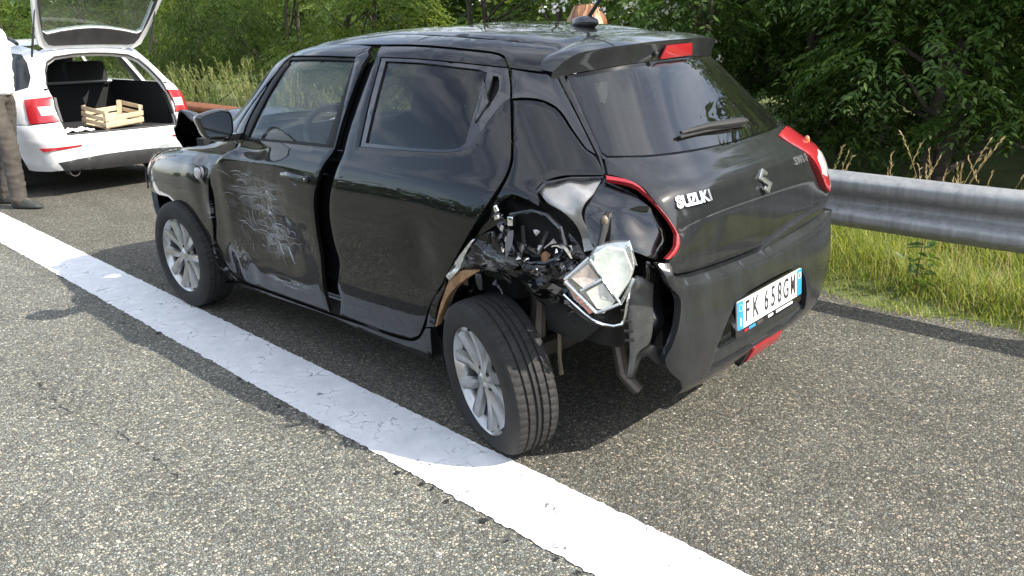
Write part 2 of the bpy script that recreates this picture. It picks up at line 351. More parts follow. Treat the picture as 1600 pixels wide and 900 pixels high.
# outlines of the panels, as (angle, height) on the skin of each car
HATCH_LINES="""door_front:63.88,1.0022 64.99,0.9884 67.07,0.9715 68.42,0.9527 68.53,0.9342 68.47,0.9119 68.23,0.8885 67.97,0.8666 67.88,0.8415 68,0.8153 68.2,0.7921 68.41,0.766 68.53,0.7395 68.55,0.7151 68.53,0.6882 68.45,0.6608 68.35,0.6351 68.25,0.6059 68.15,0.5764 68.01,0.5464 67.8,0.519 67.51,0.4888 67.18,0.4587 66.93,0.4321 66.86,0.4066 66.94,0.3834 67.09,0.3613 67.3,0.339 67.56,0.3175 67.84,0.2984 68.43,0.2771 69.11,0.2579 70.25,0.2587 71.39,0.2595 72.51,0.2602 73.62,0.2609 74.73,0.2614 75.82,0.2619 76.9,0.2623 78.01,0.2626 79.13,0.2629 80.25,0.2631 81.35,0.2633 82.44,0.2634 83.5,0.2636 84.52,0.2638 85.62,0.2641 86.71,0.2644 87.78,0.2648 88.85,0.2651 89.89,0.2655 91.17,0.2658 91.32,0.292 91.41,0.3174 91.46,0.3422 91.49,0.3663 91.55,0.3902 91.64,0.4138 91.78,0.4367 91.97,0.46 92.18,0.4831 92.37,0.5059 92.55,0.528 92.68,0.5492 92.77,0.5731 92.83,0.5965 92.88,0.6197 92.93,0.6428 93.01,0.666 93.11,0.6873 93.21,0.7098 93.29,0.7323 93.34,0.7538 93.38,0.7733 93.41,0.7902 93.49,0.8118 93.64,0.8334 93.89,0.8549 94.13,0.8737 94.39,0.895 94.64,0.9169 94.9,0.9375 95.17,0.9553 95.69,0.9771 96.36,0.9975 96.93,1.0139 97.34,1.0345 97.47,1.0525 97.59,1.0705 97.71,1.0885 97.83,1.1065 97.96,1.1244 98.12,1.1423 98.3,1.1601 98.46,1.1746 98.65,1.1907 98.85,1.2081 99.07,1.2264 99.3,1.2451 99.52,1.2639 99.75,1.2823 99.96,1.3001 100,1.3168 99.78,1.332 99.44,1.3454 99.06,1.3565 98.37,1.3723 97.24,1.387 95.77,1.4002 88.33,1.4314 84.65,1.4341 80.89,1.4368 77.42,1.4386 74.93,1.4393 72.08,1.4398 69.03,1.4402 65.9,1.4404 62.86,1.4404 60.06,1.4402 55.67,1.4394 49.93,1.4374 46.11,1.4318 50.48,1.4222 46.96,1.415 47.22,1.4089 49.59,1.4015 53.35,1.3895 55.84,1.3775 57.76,1.3628 58.9,1.3464 59.6,1.3293 59.8,1.3128 59.55,1.2963 59.05,1.2783 58.44,1.2592 57.82,1.2396 57.28,1.22 56.94,1.201 56.76,1.1829 56.64,1.1637 56.63,1.1444 56.77,1.1256 57.07,1.108 57.47,1.0924 58.17,1.0697 59.2,1.0467 60.44,1.028
door_front_glass:65.5,1.031 64.85,1.05 64.34,1.069 63.91,1.088 63.49,1.1068 63.16,1.1249 62.86,1.1451 62.62,1.1667 62.42,1.1887 62.25,1.2105 62.21,1.2313 62.26,1.2471 62.34,1.2635 62.41,1.2804 62.44,1.2975 62.25,1.3148 61.65,1.332 60.6,1.3491 59.03,1.3658 56.14,1.3819 59.66,1.3826 62.68,1.383 65.47,1.3833 68.16,1.3835 70.8,1.3836 73.43,1.3836 76.1,1.3833 78.88,1.3829 81.73,1.3823 84.62,1.3815 87.54,1.3807 90.27,1.3799 92.01,1.3791 93.7,1.3784 95.33,1.3611 96.16,1.3437 96.74,1.3262 96.99,1.3086 96.92,1.2911 96.78,1.2735 96.63,1.2559 96.47,1.2382 96.3,1.2205 96.15,1.2038 95.98,1.1869 95.81,1.1697 95.63,1.1523 95.45,1.1348 95.27,1.1172 95.1,1.0996 94.93,1.0819 94.76,1.0643 94.59,1.0468 93.39,1.0462 92.18,1.0455 90.95,1.0449 89.59,1.0443 87.81,1.0437 86.02,1.043 84.21,1.0423 82.4,1.0415 80.64,1.0407 78.82,1.0398 76.97,1.0388 75.08,1.0377 73.18,1.0366 71.27,1.0353 69.35,1.034 67.43,1.0326
door_front_glass_out:64.3,1.0194 63.07,1.0403 62.01,1.0613 61.11,1.0822 60.35,1.1027 59.89,1.1189 59.52,1.1366 59.24,1.1554 59.04,1.1747 58.87,1.1942 58.73,1.2134 58.68,1.2318 58.69,1.2488 58.72,1.2664 58.71,1.2847 58.59,1.3033 58.08,1.322 57.01,1.3407 55.22,1.359 51.33,1.3764 49.87,1.3861 51.57,1.3946 56.69,1.3957 60.35,1.3962 63.56,1.3965 66.57,1.3966 69.5,1.3965 72.43,1.3962 75.06,1.3958 77.75,1.3952 80.47,1.3945 83.22,1.3938 85.97,1.393 88.72,1.3922 90.93,1.3914 92.65,1.3907 95.07,1.3735 96.43,1.3562 97.25,1.3389 97.81,1.3215 98.04,1.3041 98.02,1.2866 97.99,1.2732 97.95,1.2584 97.9,1.2424 97.85,1.2254 97.79,1.2075 97.72,1.1889 97.64,1.1698 97.56,1.1502 97.47,1.1304 97.38,1.1106 97.3,1.0908 97.21,1.0714 97.11,1.0523 97.03,1.0339 95.89,1.0334 94.73,1.0329 93.55,1.0324 92.36,1.0319 91.14,1.0314 89.88,1.0308 88.16,1.0303 86.43,1.0297 84.68,1.0291 82.92,1.0285 81.11,1.0279 79.29,1.0272 77.45,1.0264 75.59,1.0257 73.74,1.0248 71.87,1.024 70,1.023 68.11,1.0219 66.22,1.0207
door_rear:97.62,0.8725 97.83,0.8929 98.05,0.915 98.28,0.9368 98.5,0.9565 98.79,0.9769 99.14,0.9968 99.53,1.017 99.65,1.0343 99.76,1.0516 99.89,1.069 100.02,1.0863 100.18,1.1035 100.35,1.1193 100.55,1.1364 100.77,1.1543 101.01,1.1727 101.25,1.1912 101.48,1.2096 101.72,1.2274 101.93,1.2436 102.16,1.2604 102.39,1.2778 102.63,1.2957 102.76,1.3138 102.57,1.332 102.13,1.3502 101.4,1.3681 99.83,1.3857 97.28,1.4038 94.26,1.4192 92.37,1.4309 94.42,1.4307 96.4,1.4305 98.33,1.4304 100.22,1.4301 102.07,1.4297 103.9,1.4291 105.68,1.4282 107.41,1.4271 109.08,1.4259 110.7,1.4245 112.25,1.423 113.73,1.4214 115.05,1.4199 116.44,1.4181 117.83,1.4162 119.18,1.4142 120.47,1.4121 121.65,1.4101 122.71,1.4083 123.62,1.4066 124.85,1.4043 126.09,1.4018 127.21,1.3992 128.12,1.3963 129.12,1.3914 129.94,1.3829 130.44,1.3692 130.63,1.353 130.69,1.336 130.66,1.3161 130.5,1.2963 130.35,1.2815 130.19,1.2652 130.03,1.2482 129.86,1.231 129.69,1.2144 129.54,1.1996 129.38,1.1842 129.23,1.1686 129.07,1.1532 128.91,1.1384 128.76,1.1246 128.59,1.1105 128.42,1.0962 128.23,1.0821 128.02,1.0686 127.79,1.0562 127.4,1.0393 126.96,1.0228 126.49,1.0071 126.01,0.9927 125.46,0.9791 124.93,0.9653 124.6,0.9546 124.28,0.942 123.96,0.9282 123.63,0.9137 123.31,0.899 123.01,0.8845 122.71,0.8697 122.4,0.8545 122.1,0.8388 121.79,0.8229 121.47,0.8068 121.16,0.7903 120.87,0.7748 120.53,0.7574 120.18,0.7384 119.82,0.7186 119.46,0.6988 119.11,0.6796 118.77,0.662 118.46,0.6468 117.98,0.6238 117.47,0.6005 116.95,0.5782 116.44,0.5591 115.9,0.5399 115.39,0.52 114.92,0.4976 114.47,0.4737 114.04,0.4492 113.6,0.4225 113.16,0.3946 112.72,0.3691 112.16,0.3394 111.51,0.3125 109.87,0.2838 109.04,0.2794 108.02,0.2761 106.9,0.2737 105.81,0.2722 104.99,0.2715 104.07,0.2711 103.07,0.271 102.03,0.271 100.99,0.2712 99.99,0.2715 99.07,0.2718 98.05,0.2722 97.03,0.2729 95.99,0.2738 94.94,0.2747 93.88,0.2756 94.56,0.3093 95.16,0.3416 95.54,0.3695 95.55,0.3996 95.57,0.4293 95.85,0.4509 96.26,0.4766 96.68,0.5034 97.04,0.5289 97.26,0.5506 97.26,0.5761 97.08,0.6 96.94,0.6241 96.89,0.6435 96.85,0.6651 96.83,0.6875 96.82,0.7093 96.83,0.7291 96.86,0.7489 96.92,0.7688 96.99,0.7883 97.07,0.8068 97.21,0.8289 97.4,0.8509
door_rear_glass:103.86,1.3761 105.25,1.3753 106.6,1.3746 107.9,1.3739 109.16,1.3732 110.39,1.3724 111.6,1.3714 112.78,1.3703 113.93,1.3689 114.9,1.3675 115.89,1.366 116.91,1.3642 117.93,1.3623 118.94,1.3604 119.94,1.3583 120.94,1.3562 121.91,1.354 122.86,1.3519 123.79,1.3498 124.68,1.3477 125.55,1.3458 126.92,1.3348 126.83,1.3231 126.55,1.3074 126.09,1.2897 125.62,1.2714 125.21,1.2542 124.86,1.2385 124.48,1.2215 124.1,1.204 123.73,1.1869 123.4,1.171 123.13,1.1571 122.79,1.1389 122.47,1.1206 122.15,1.1023 121.09,1.0842 120.36,1.0795 119.45,1.0757 118.53,1.0731 117.94,1.0721 117.26,1.0713 116.51,1.0706 115.71,1.0701 114.87,1.0696 114.03,1.0692 113.2,1.0688 112.47,1.0685 111.69,1.0683 110.86,1.0681 109.98,1.0679 109.06,1.0678 108.1,1.0676 107.11,1.0675 106.11,1.0673 105.09,1.0671 104.07,1.0669 104.23,1.0852 104.38,1.1036 104.52,1.1221 104.67,1.1405 104.8,1.159 104.94,1.1772 105.07,1.1952 105.21,1.213 105.34,1.2303 105.46,1.2466 105.59,1.2629 105.72,1.2791 105.84,1.2953 105.9,1.3115 105.73,1.3277 105.36,1.3439 104.84,1.36
door_rear_trim:100.74,1.3904 102.29,1.3896 103.79,1.3889 105.23,1.3882 106.62,1.3875 107.98,1.3868 109.3,1.386 110.6,1.385 111.86,1.3839 113.1,1.3826 114,1.3815 114.93,1.3802 115.89,1.3789 116.86,1.3774 117.85,1.3759 118.84,1.3743 119.83,1.3726 120.82,1.3709 121.8,1.3691 122.76,1.3673 123.71,1.3655 124.65,1.3636 125.56,1.3618 126.46,1.3599 127.33,1.358 128.19,1.3562 129.02,1.3544 129.83,1.3526 130.62,1.3509 130.68,1.3323 130.71,1.3139 130.6,1.2963 130.42,1.2805 130.21,1.2647 130,1.249 129.02,1.2386 128.27,1.2255 127.48,1.2096 126.9,1.1961 126.3,1.1809 125.71,1.1657 125.12,1.1504 124.53,1.1349 124.01,1.1213 123.49,1.1066 122.9,1.0934 122.34,1.0852 121.68,1.0776 121,1.0717 120.22,1.0675 119.35,1.0646 118.47,1.0625 117.88,1.0614 117.21,1.0603 116.46,1.0592 115.66,1.0582 114.83,1.0572 114,1.0563 113.17,1.0556 112.46,1.0551 111.7,1.0546 110.87,1.0541 109.99,1.0537 109.05,1.0532 108.08,1.0528 107.07,1.0523 106.04,1.0519 104.98,1.0514 103.92,1.0509 102.86,1.0503 102.98,1.067 103.09,1.0837 103.2,1.1004 103.3,1.1171 103.39,1.1338 103.49,1.1506 103.59,1.1673 103.69,1.1839 103.79,1.2006 103.9,1.2172 104.02,1.2343 104.14,1.2515 104.27,1.2688 104.4,1.2862 104.52,1.3036 104.42,1.321 104.06,1.3385 103.5,1.3559 102.53,1.3732
handle_rear:126.49,1.3284 127.33,1.328 128.17,1.3276 128.75,1.3228 128.94,1.3104 128.78,1.2938 128.44,1.2777 127.98,1.2636 127.37,1.2481 126.72,1.2322 126.12,1.2171 125.54,1.2019 124.94,1.1858 124.4,1.1716 124.01,1.1621 123.67,1.1679 123.91,1.1824 124.16,1.1969 124.41,1.2115 124.67,1.226 124.93,1.2406 125.19,1.2551 125.46,1.2697 125.74,1.2843 126.04,1.299 126.3,1.3137
handle_rear_dark:127.9,1.324 128.75,1.3217 128.83,1.3099 128.72,1.2935 128.44,1.2777 128,1.2642 127.43,1.2495 126.81,1.2342 126.23,1.2192 126.23,1.2371 126.32,1.2545 126.66,1.2704 127.1,1.286 127.53,1.3045
fender:45.43,0.7509 46.01,0.7236 46.25,0.692 45.85,0.6596 46.93,0.6431 46.57,0.619 48.2,0.622 52.82,0.6283 54.81,0.6359 56.43,0.6402 58.04,0.6209 59.22,0.6119 60.59,0.6011 61.75,0.5867 62.55,0.5674 63.18,0.5446 63.72,0.5205 64.13,0.5003 64.48,0.4784 64.75,0.4553 64.93,0.4313 65.01,0.4089 65.02,0.3842 64.98,0.3585 64.9,0.3332 64.77,0.3093 64.5,0.2763 64.17,0.2423 63.67,0.2065 65.57,0.226 67.35,0.244 69.02,0.2608 68.27,0.2775 67.64,0.2966 67.34,0.3155 67.1,0.3372 66.9,0.3597 66.74,0.3818 66.66,0.4052 66.75,0.4307 67,0.4573 67.33,0.4875 67.62,0.5178 67.84,0.5452 67.98,0.5753 68.07,0.6048 68.18,0.6341 68.28,0.6598 68.36,0.6873 68.39,0.7142 68.36,0.7386 68.25,0.7652 68.03,0.7913 67.84,0.8146 67.72,0.8408 67.81,0.8659 68.04,0.8887 68.22,0.9133 68.2,0.9366 67.99,0.9537 66.71,0.97 64.72,0.9856 63.44,1.0012 60.34,1.018 58.5,1.0121 56.68,1.0057 54.85,0.999 53.42,0.9929 52.3,0.9878 51.26,0.9832 50.35,0.9786 49.62,0.9739 48.94,0.9695 48.08,0.9645 47.14,0.9586 45.98,0.9508 44.3,0.9395 43.21,0.9231 43.23,0.9062 42.85,0.8868 43.29,0.862 44.05,0.8342 44.98,0.8114 45.7,0.7837
sill:63.29,0.1954 65.32,0.2124 67.22,0.228 69.03,0.2424 70.32,0.2438 71.61,0.2451 72.88,0.2463 74.13,0.2473 75.37,0.2482 76.59,0.2489 77.69,0.2494 78.81,0.2498 79.93,0.2501 81.04,0.2504 82.14,0.2507 83.22,0.2509 84.27,0.2511 85.26,0.2513 86.24,0.2514 87.22,0.2514 88.18,0.2515 89.12,0.2517 90.08,0.252 91.24,0.2525 92.56,0.2536 93.88,0.2549 95.17,0.2565 96.44,0.258 97.68,0.2593 98.88,0.2602 99.93,0.2605 100.98,0.2606 102.02,0.2604 103.02,0.2602 103.98,0.2602 104.87,0.2604 105.68,0.2611 106.77,0.2626 107.88,0.2648 108.92,0.2681 109.77,0.2731 110.78,0.2867 111.7,0.3081 112.42,0.339 113.02,0.366 114.05,0.3755 113.94,0.352 113.83,0.3279 113.74,0.3029 113.63,0.2772 113.51,0.2508 113.35,0.2233 113.15,0.1944 112.45,0.1969 111.73,0.1994 110.99,0.2017 110.37,0.2032 109.63,0.205 108.79,0.2068 107.89,0.2088 106.95,0.2108 105.99,0.2128 105.07,0.2148 104.15,0.2167 103.22,0.2186 102.27,0.2206 101.31,0.2225 100.33,0.2245 99.34,0.2264 98.34,0.2284 97.35,0.2306 96.35,0.2332 95.34,0.2358 94.31,0.2383 93.26,0.2404 92.17,0.2418 91.03,0.2423 90.13,0.2421 89.29,0.2418 88.39,0.2412 87.41,0.2405 86.35,0.2397 85.24,0.2387 84.08,0.2375 82.88,0.2363 81.66,0.235 80.43,0.2336 79.2,0.2321 77.99,0.2306 76.81,0.229 75.68,0.2275 74.62,0.2259 73.63,0.2244 72.74,0.223 71.5,0.2206 70.22,0.2176 68.9,0.214 67.55,0.2099 66.17,0.2054 64.75,0.2006
quarter:128.93,1.1247 129.1,1.1393 129.26,1.1539 129.43,1.1686 129.6,1.1833 129.78,1.1981 129.96,1.2129 130.14,1.2279 130.32,1.2429 131.01,1.2439 131.7,1.2449 132.38,1.2449 133.11,1.244 133.84,1.2422 134.53,1.2386 135.22,1.2326 135.87,1.2247 136.38,1.2163 136.76,1.2035 136.98,1.1887 137.13,1.1765 137.26,1.1631 137.4,1.15 137.54,1.1396 137.69,1.1277 137.85,1.1157 138,1.1045 138.15,1.0954 138.45,1.0871 138.81,1.08 139.03,1.0712 139.04,1.0601 138.94,1.047 138.8,1.0332 138.68,1.0199 137.95,1.0202 137.23,1.0204 136.52,1.0204 135.92,1.0202 135.24,1.0199 134.55,1.0194 133.89,1.0185 133.34,1.0173 132.46,1.0129 131.65,1.0069 130.55,0.9949 129.98,0.9851 129.41,0.9742 129.38,0.9608 129.41,0.9479 129.26,0.9287 128.78,0.9331 128.16,0.9408 127.65,0.9465 127.08,0.9521 126.48,0.9531 125.83,0.9458 125.18,0.9336 124.71,0.9218 124.55,0.897 124.96,0.8825 125.32,0.8695 124.68,0.8562 124.13,0.8481 123.53,0.8379 123,0.8259 122.42,0.811 121.86,0.7943 121.47,0.7804 121.09,0.7651 120.72,0.7488 120.35,0.7319 120.01,0.7151 119.65,0.6965 119.27,0.6767 118.86,0.6565 118.41,0.6365 118.14,0.6146 117.85,0.5925 117.55,0.5701 117.14,0.5506 116.72,0.5309 116.33,0.5108 115.99,0.4903 115.69,0.4663 115.41,0.4403 115.14,0.4132 114.84,0.3858 114.02,0.3781 113.16,0.3702 113.53,0.398 113.88,0.4251 114.25,0.4511 114.67,0.4755 115.12,0.4993 115.6,0.5216 116.11,0.5415 116.64,0.5606 117.15,0.5797 117.67,0.6019 118.17,0.6252 118.65,0.6481 118.95,0.6633 119.29,0.6808 119.63,0.6999 119.99,0.7198 120.34,0.7395 120.7,0.7584 121.03,0.7758 121.32,0.7912 121.63,0.8076 121.94,0.8237 122.25,0.8396 122.56,0.8552 122.86,0.8704 123.16,0.8851 123.46,0.8996 123.78,0.9143 124.11,0.9287 124.43,0.9425 124.74,0.955 125.09,0.9658 125.61,0.9794 126.16,0.9931 126.65,1.0074 127.11,1.0231 127.56,1.0396 127.95,1.0565 128.18,1.0688 128.38,1.0823 128.57,1.0964 128.75,1.1107
quarter_lower:121.86,0.7921 121.42,0.7756 120.97,0.756 120.52,0.7354 120.19,0.7195 119.84,0.7015 119.46,0.6822 119.06,0.6624 118.62,0.6429 119.35,0.6494 120.05,0.6557 120.75,0.6629 121.53,0.671 122.27,0.677 122.84,0.6789 123.42,0.6792 123.98,0.6795 124.5,0.6815 125.12,0.6868 125.72,0.6943 126.23,0.7037 126.78,0.7232 127.21,0.7427 127.68,0.7632 127.33,0.7621 126.75,0.7577 126.24,0.7544 125.71,0.7537 125.3,0.7574 125.19,0.7851 124.96,0.8001 124.67,0.814 124.11,0.8323 123.16,0.8232 122.51,0.8099
pillar_gloss:131.25,1.3444 132.15,1.3414 133.08,1.3382 134,1.335 134.89,1.332 135.69,1.3295 136.39,1.3277 137.17,1.3272 137.98,1.3279 138.81,1.3286 138.9,1.3135 138.94,1.2985 138.95,1.2838 138.99,1.2691 139.03,1.2581 139.09,1.2461 139.15,1.2335 139.2,1.2205 139.25,1.2074 139.29,1.1945 139.32,1.1819 139.34,1.1696 139.36,1.1569 139.37,1.1438 139.38,1.1306 139.37,1.1173 139.34,1.1041 139.3,1.0911 139.25,1.0784 138.71,1.085 138.29,1.0935 138.14,1.1023 138,1.1137 137.85,1.1264 137.72,1.139 137.59,1.15 137.46,1.1637 137.35,1.1777 137.22,1.1906 136.97,1.2064 136.56,1.2202 136.04,1.2288 135.39,1.2366 134.7,1.2426 133.98,1.2462 133.21,1.248 132.44,1.249 131.69,1.2489 130.93,1.2479 130.17,1.2469 130.37,1.263 130.58,1.279 130.8,1.2952 131,1.3115 131.14,1.3279
pillar_strip:139.01,1.3326 140.1,1.3279 140.2,1.3149 140.26,1.3021 140.3,1.2894 140.34,1.2767 140.38,1.2641 140.42,1.2515 140.45,1.239 140.46,1.2263 140.45,1.2149 140.44,1.2023 140.42,1.1889 140.39,1.1749 140.37,1.1605 140.33,1.1461 140.29,1.132 140.23,1.1184 140.16,1.1056 140.07,1.0939 139.98,1.0834 139.89,1.0743 139.69,1.0616 139.43,1.0488 139.15,1.0359 138.88,1.0233 138.55,1.0269 138.67,1.0356 138.88,1.0478 139.11,1.0615 139.33,1.0747 139.38,1.0871 139.41,1.0997 139.43,1.1124 139.44,1.1253 139.43,1.1382 139.41,1.1513 139.39,1.1643 139.37,1.1774 139.35,1.1904 139.33,1.2033 139.31,1.2159 139.29,1.2285 139.26,1.2413 139.24,1.2541 139.21,1.267 139.19,1.2799 139.17,1.2929 139.16,1.3061 139.1,1.3193
tailgate_px:140,1.0688 139.68,1.0534 139.36,1.0382 139.05,1.0232 139.69,1.019 140.34,1.0148 140.96,1.0097 141.42,1.005 141.88,1 142.28,0.9942 142.56,0.9876 142.7,0.9796 142.75,0.9705 142.82,0.9606 143.03,0.9501 143.37,0.9395 143.77,0.9278 144.2,0.9155 144.63,0.9032 145.02,0.8919 145.51,0.8764 145.99,0.86 146.41,0.8446 146.76,0.8277 146.82,0.8111 146.4,0.7949 145.74,0.7807 145.03,0.7717 144.27,0.7639 144.41,0.7439 144.78,0.7253 146.54,0.7036 147.65,0.6976 149.08,0.6921 150.56,0.6882 151.59,0.6865 152.83,0.6846 154.27,0.6827 155.88,0.6806 157.63,0.6784 159.48,0.6764 161.37,0.6744 163.24,0.6727 165.24,0.6711 167.35,0.6695 169.57,0.6681 171.85,0.6668 174.18,0.6659 176.52,0.6652 178.82,0.6649 181.05,0.665 183.43,0.6657 185.89,0.6671 188.35,0.669 190.73,0.6713 192.95,0.6741 194.93,0.6771 196.61,0.6804 198.88,0.6871 200.78,0.6973 202.05,0.7115 202.53,0.7308 202.78,0.7524 203.23,0.7732 202.14,0.7975 201.13,0.8214 200.58,0.8362 199.95,0.8539 199.47,0.8731 199.24,0.8926 199.22,0.9117 199.36,0.9301 199.56,0.9472 200.18,0.9613 201.69,0.9753 203.52,0.9893 205.1,1.0039 206.44,1.0181 207.62,1.0306 208.49,1.0409 207.88,1.0551 206.13,1.0679 202.59,1.0661 199.38,1.0632 196.33,1.06 193.4,1.057 190.57,1.0545 187.84,1.053 185.68,1.0525 183.41,1.0521 181.04,1.052 178.62,1.0521 176.18,1.0523 173.77,1.0527 171.41,1.0533 169.15,1.0539 167,1.0546 165,1.0554 163.16,1.0561 161.38,1.057 159.66,1.0578 158.01,1.0587 156.44,1.0595 154.95,1.0602 153.55,1.061 152.24,1.0616 151.01,1.0623 149.86,1.0628 148.79,1.0634 147.81,1.0639 146.88,1.0645 146,1.0652 145.15,1.0659 144.34,1.0665 143.56,1.0671 142.81,1.0677 142.08,1.0682 141.37,1.0685 140.67,1.0688
red_strip:138.65,1.0216 139.23,1.019 139.83,1.0164 140.42,1.0135 140.96,1.0097 141.57,1.0036 142.1,0.9963 142.46,0.9877 142.59,0.9797 142.65,0.9706 142.72,0.9608 142.93,0.9503 143.27,0.9397 143.66,0.928 144.08,0.9157 144.51,0.9035 144.91,0.8922 145.43,0.8766 145.96,0.86 146.41,0.8446 146.7,0.8279 146.68,0.8116 146.26,0.7942 145.6,0.7792 144.78,0.7713 143.9,0.7653 142.65,0.7718 143.47,0.7832 144.25,0.7943 144.8,0.8049 145.24,0.8166 145.57,0.8293 145.63,0.8431 145.31,0.8572 144.85,0.8729 144.41,0.8877 143.97,0.9016 143.52,0.915 143.1,0.9281 142.77,0.9415 142.48,0.9546 142.3,0.965 142.06,0.9728 141.73,0.9793 141.29,0.9841 140.88,0.9868 140.39,0.9892 139.83,0.9915 139.26,0.9936 138.68,0.9957 138.15,0.9978 138.4,1.0097
lamp_right:211.5,1.0418 215.43,1.0249 215.32,1.0054 217.01,0.9909 215.66,0.9833 215.52,0.9761 215.66,0.9702 216.63,0.9603 213.25,0.9523 212.35,0.9381 211.7,0.922 211.27,0.9052 211.06,0.8887 211.02,0.8678 211.25,0.8457 211.25,0.8272 210.05,0.7969 207.45,0.7924 204.49,0.7899 203.45,0.8167 202.41,0.8432 201.66,0.8635 201.17,0.8855 200.98,0.9074 200.99,0.9277 201.12,0.9461 201.89,0.9626 203.57,0.9764 205.44,0.9893 206.98,1.0025 208.28,1.0159 209.69,1.0291
lamp_right_white:202.88,0.9128 204.93,0.9261 207.29,0.9386 209.27,0.9202 210.54,0.8972 210.93,0.8734 208.11,0.8628 204.93,0.8535 203.95,0.8744 203.3,0.8941
bumper:144.39,0.7592 144.49,0.7393 144.82,0.7206 146.59,0.6987 147.72,0.6927 149.14,0.6871 150.64,0.6832 151.67,0.6814 152.91,0.6796 154.35,0.6776 155.96,0.6754 157.72,0.6733 159.57,0.6712 161.46,0.6692 163.34,0.6675 165.33,0.6659 167.45,0.6643 169.66,0.6628 171.95,0.6616 174.28,0.6605 176.62,0.6598 178.93,0.6595 181.16,0.6596 183.54,0.6603 186,0.6616 188.46,0.6634 190.85,0.6657 193.08,0.6684 195.09,0.6713 196.8,0.6744 199.22,0.6808 201.28,0.6903 202.68,0.7038 203.14,0.7225 203.24,0.7439 203.66,0.7639 205.51,0.7758 207.37,0.7853 210.87,0.7886 211.19,0.7659 211.83,0.7418 213.27,0.7138 215.41,0.6797 216.3,0.6494 217.14,0.6268 216.78,0.6084 216.11,0.5905 216.32,0.5689 216.65,0.5464 216.08,0.5279 216.05,0.5075 215.39,0.4914 215.23,0.4681 215.39,0.4423 215.69,0.4162 215.6,0.3942 214.7,0.3799 214.89,0.3565 213.78,0.3421 214.61,0.3159 212.86,0.3129 211.75,0.3036 212.18,0.2831 213.4,0.2563 211.01,0.2533 210.64,0.2371 208.8,0.2319 206.98,0.2276 205.07,0.2241 203.08,0.2213 201.01,0.2192 198.88,0.2174 196.72,0.2159 194.56,0.2142 192.44,0.2126 190.17,0.2112 187.8,0.2101 185.36,0.2094 182.88,0.2092 180.4,0.2094 177.96,0.2102 175.6,0.2116 173.12,0.2139 170.6,0.217 168.11,0.2208 165.69,0.225 163.37,0.2293 161.2,0.2336 159.19,0.2375 157.03,0.2419 154.87,0.2464 152.88,0.2503 151.17,0.2533 149.78,0.2553 148.77,0.2565 146.99,0.2641 147,0.298 146.09,0.328 145.08,0.3483 144,0.3704 143.19,0.3902 142.58,0.4137 142.36,0.4366 142.61,0.4515 143.08,0.4662 143.53,0.4811 143.88,0.4962 144.28,0.5126 144.7,0.5294 145.08,0.5463 145.38,0.5615 145.68,0.5781 145.93,0.5952 146.07,0.6118 146.03,0.6271 145.68,0.6426 145.06,0.6578 144.35,0.6733 143.73,0.6894 143.22,0.7078 142.79,0.727 142.45,0.7457 142.2,0.7631 143.25,0.7615
plate_recess:156.87,0.3164 156.06,0.3453 155.58,0.3708 155.27,0.3947 155.28,0.4161 155.53,0.4317 155.93,0.4487 156.46,0.4661 157.1,0.4831 157.79,0.4987 158.51,0.5121 159.21,0.5225 160.4,0.5327 161.9,0.5401 163.46,0.5474 165.4,0.547 167.48,0.5465 169.66,0.546 171.91,0.5454 174.18,0.5449 176.44,0.5444 178.63,0.5439 180.7,0.5435 182.61,0.5431 184.99,0.5427 187.42,0.5423 189.85,0.542 192.19,0.5418 194.36,0.5417 196.61,0.5419 198.83,0.5423 201.03,0.5427 203.24,0.543 205.33,0.5315 205.97,0.5104 206.9,0.4799 208.01,0.4479 208.95,0.4229 210.04,0.3959 211.36,0.3667 213.51,0.332 210.46,0.3351 208.22,0.3325 206.18,0.3285 204.16,0.3245 202.06,0.3213 200.4,0.3195 198.57,0.3176 196.57,0.3157 194.44,0.3138 192.2,0.312 189.88,0.3105 187.52,0.3092 185.15,0.3081 182.8,0.3074 180.51,0.3071 178.46,0.3071 176.37,0.3075 174.25,0.3081 172.12,0.3089 170.01,0.3099 167.94,0.3109 165.9,0.3121 163.93,0.3132 162.03,0.3142 160.22,0.3152 158.49,0.3159
fog:183.83,0.2312 181.65,0.2834 183.14,0.2876 185.52,0.2881 188.27,0.287 190.86,0.2867 195.41,0.2284 193.67,0.2246 190.63,0.2259 187.09,0.229
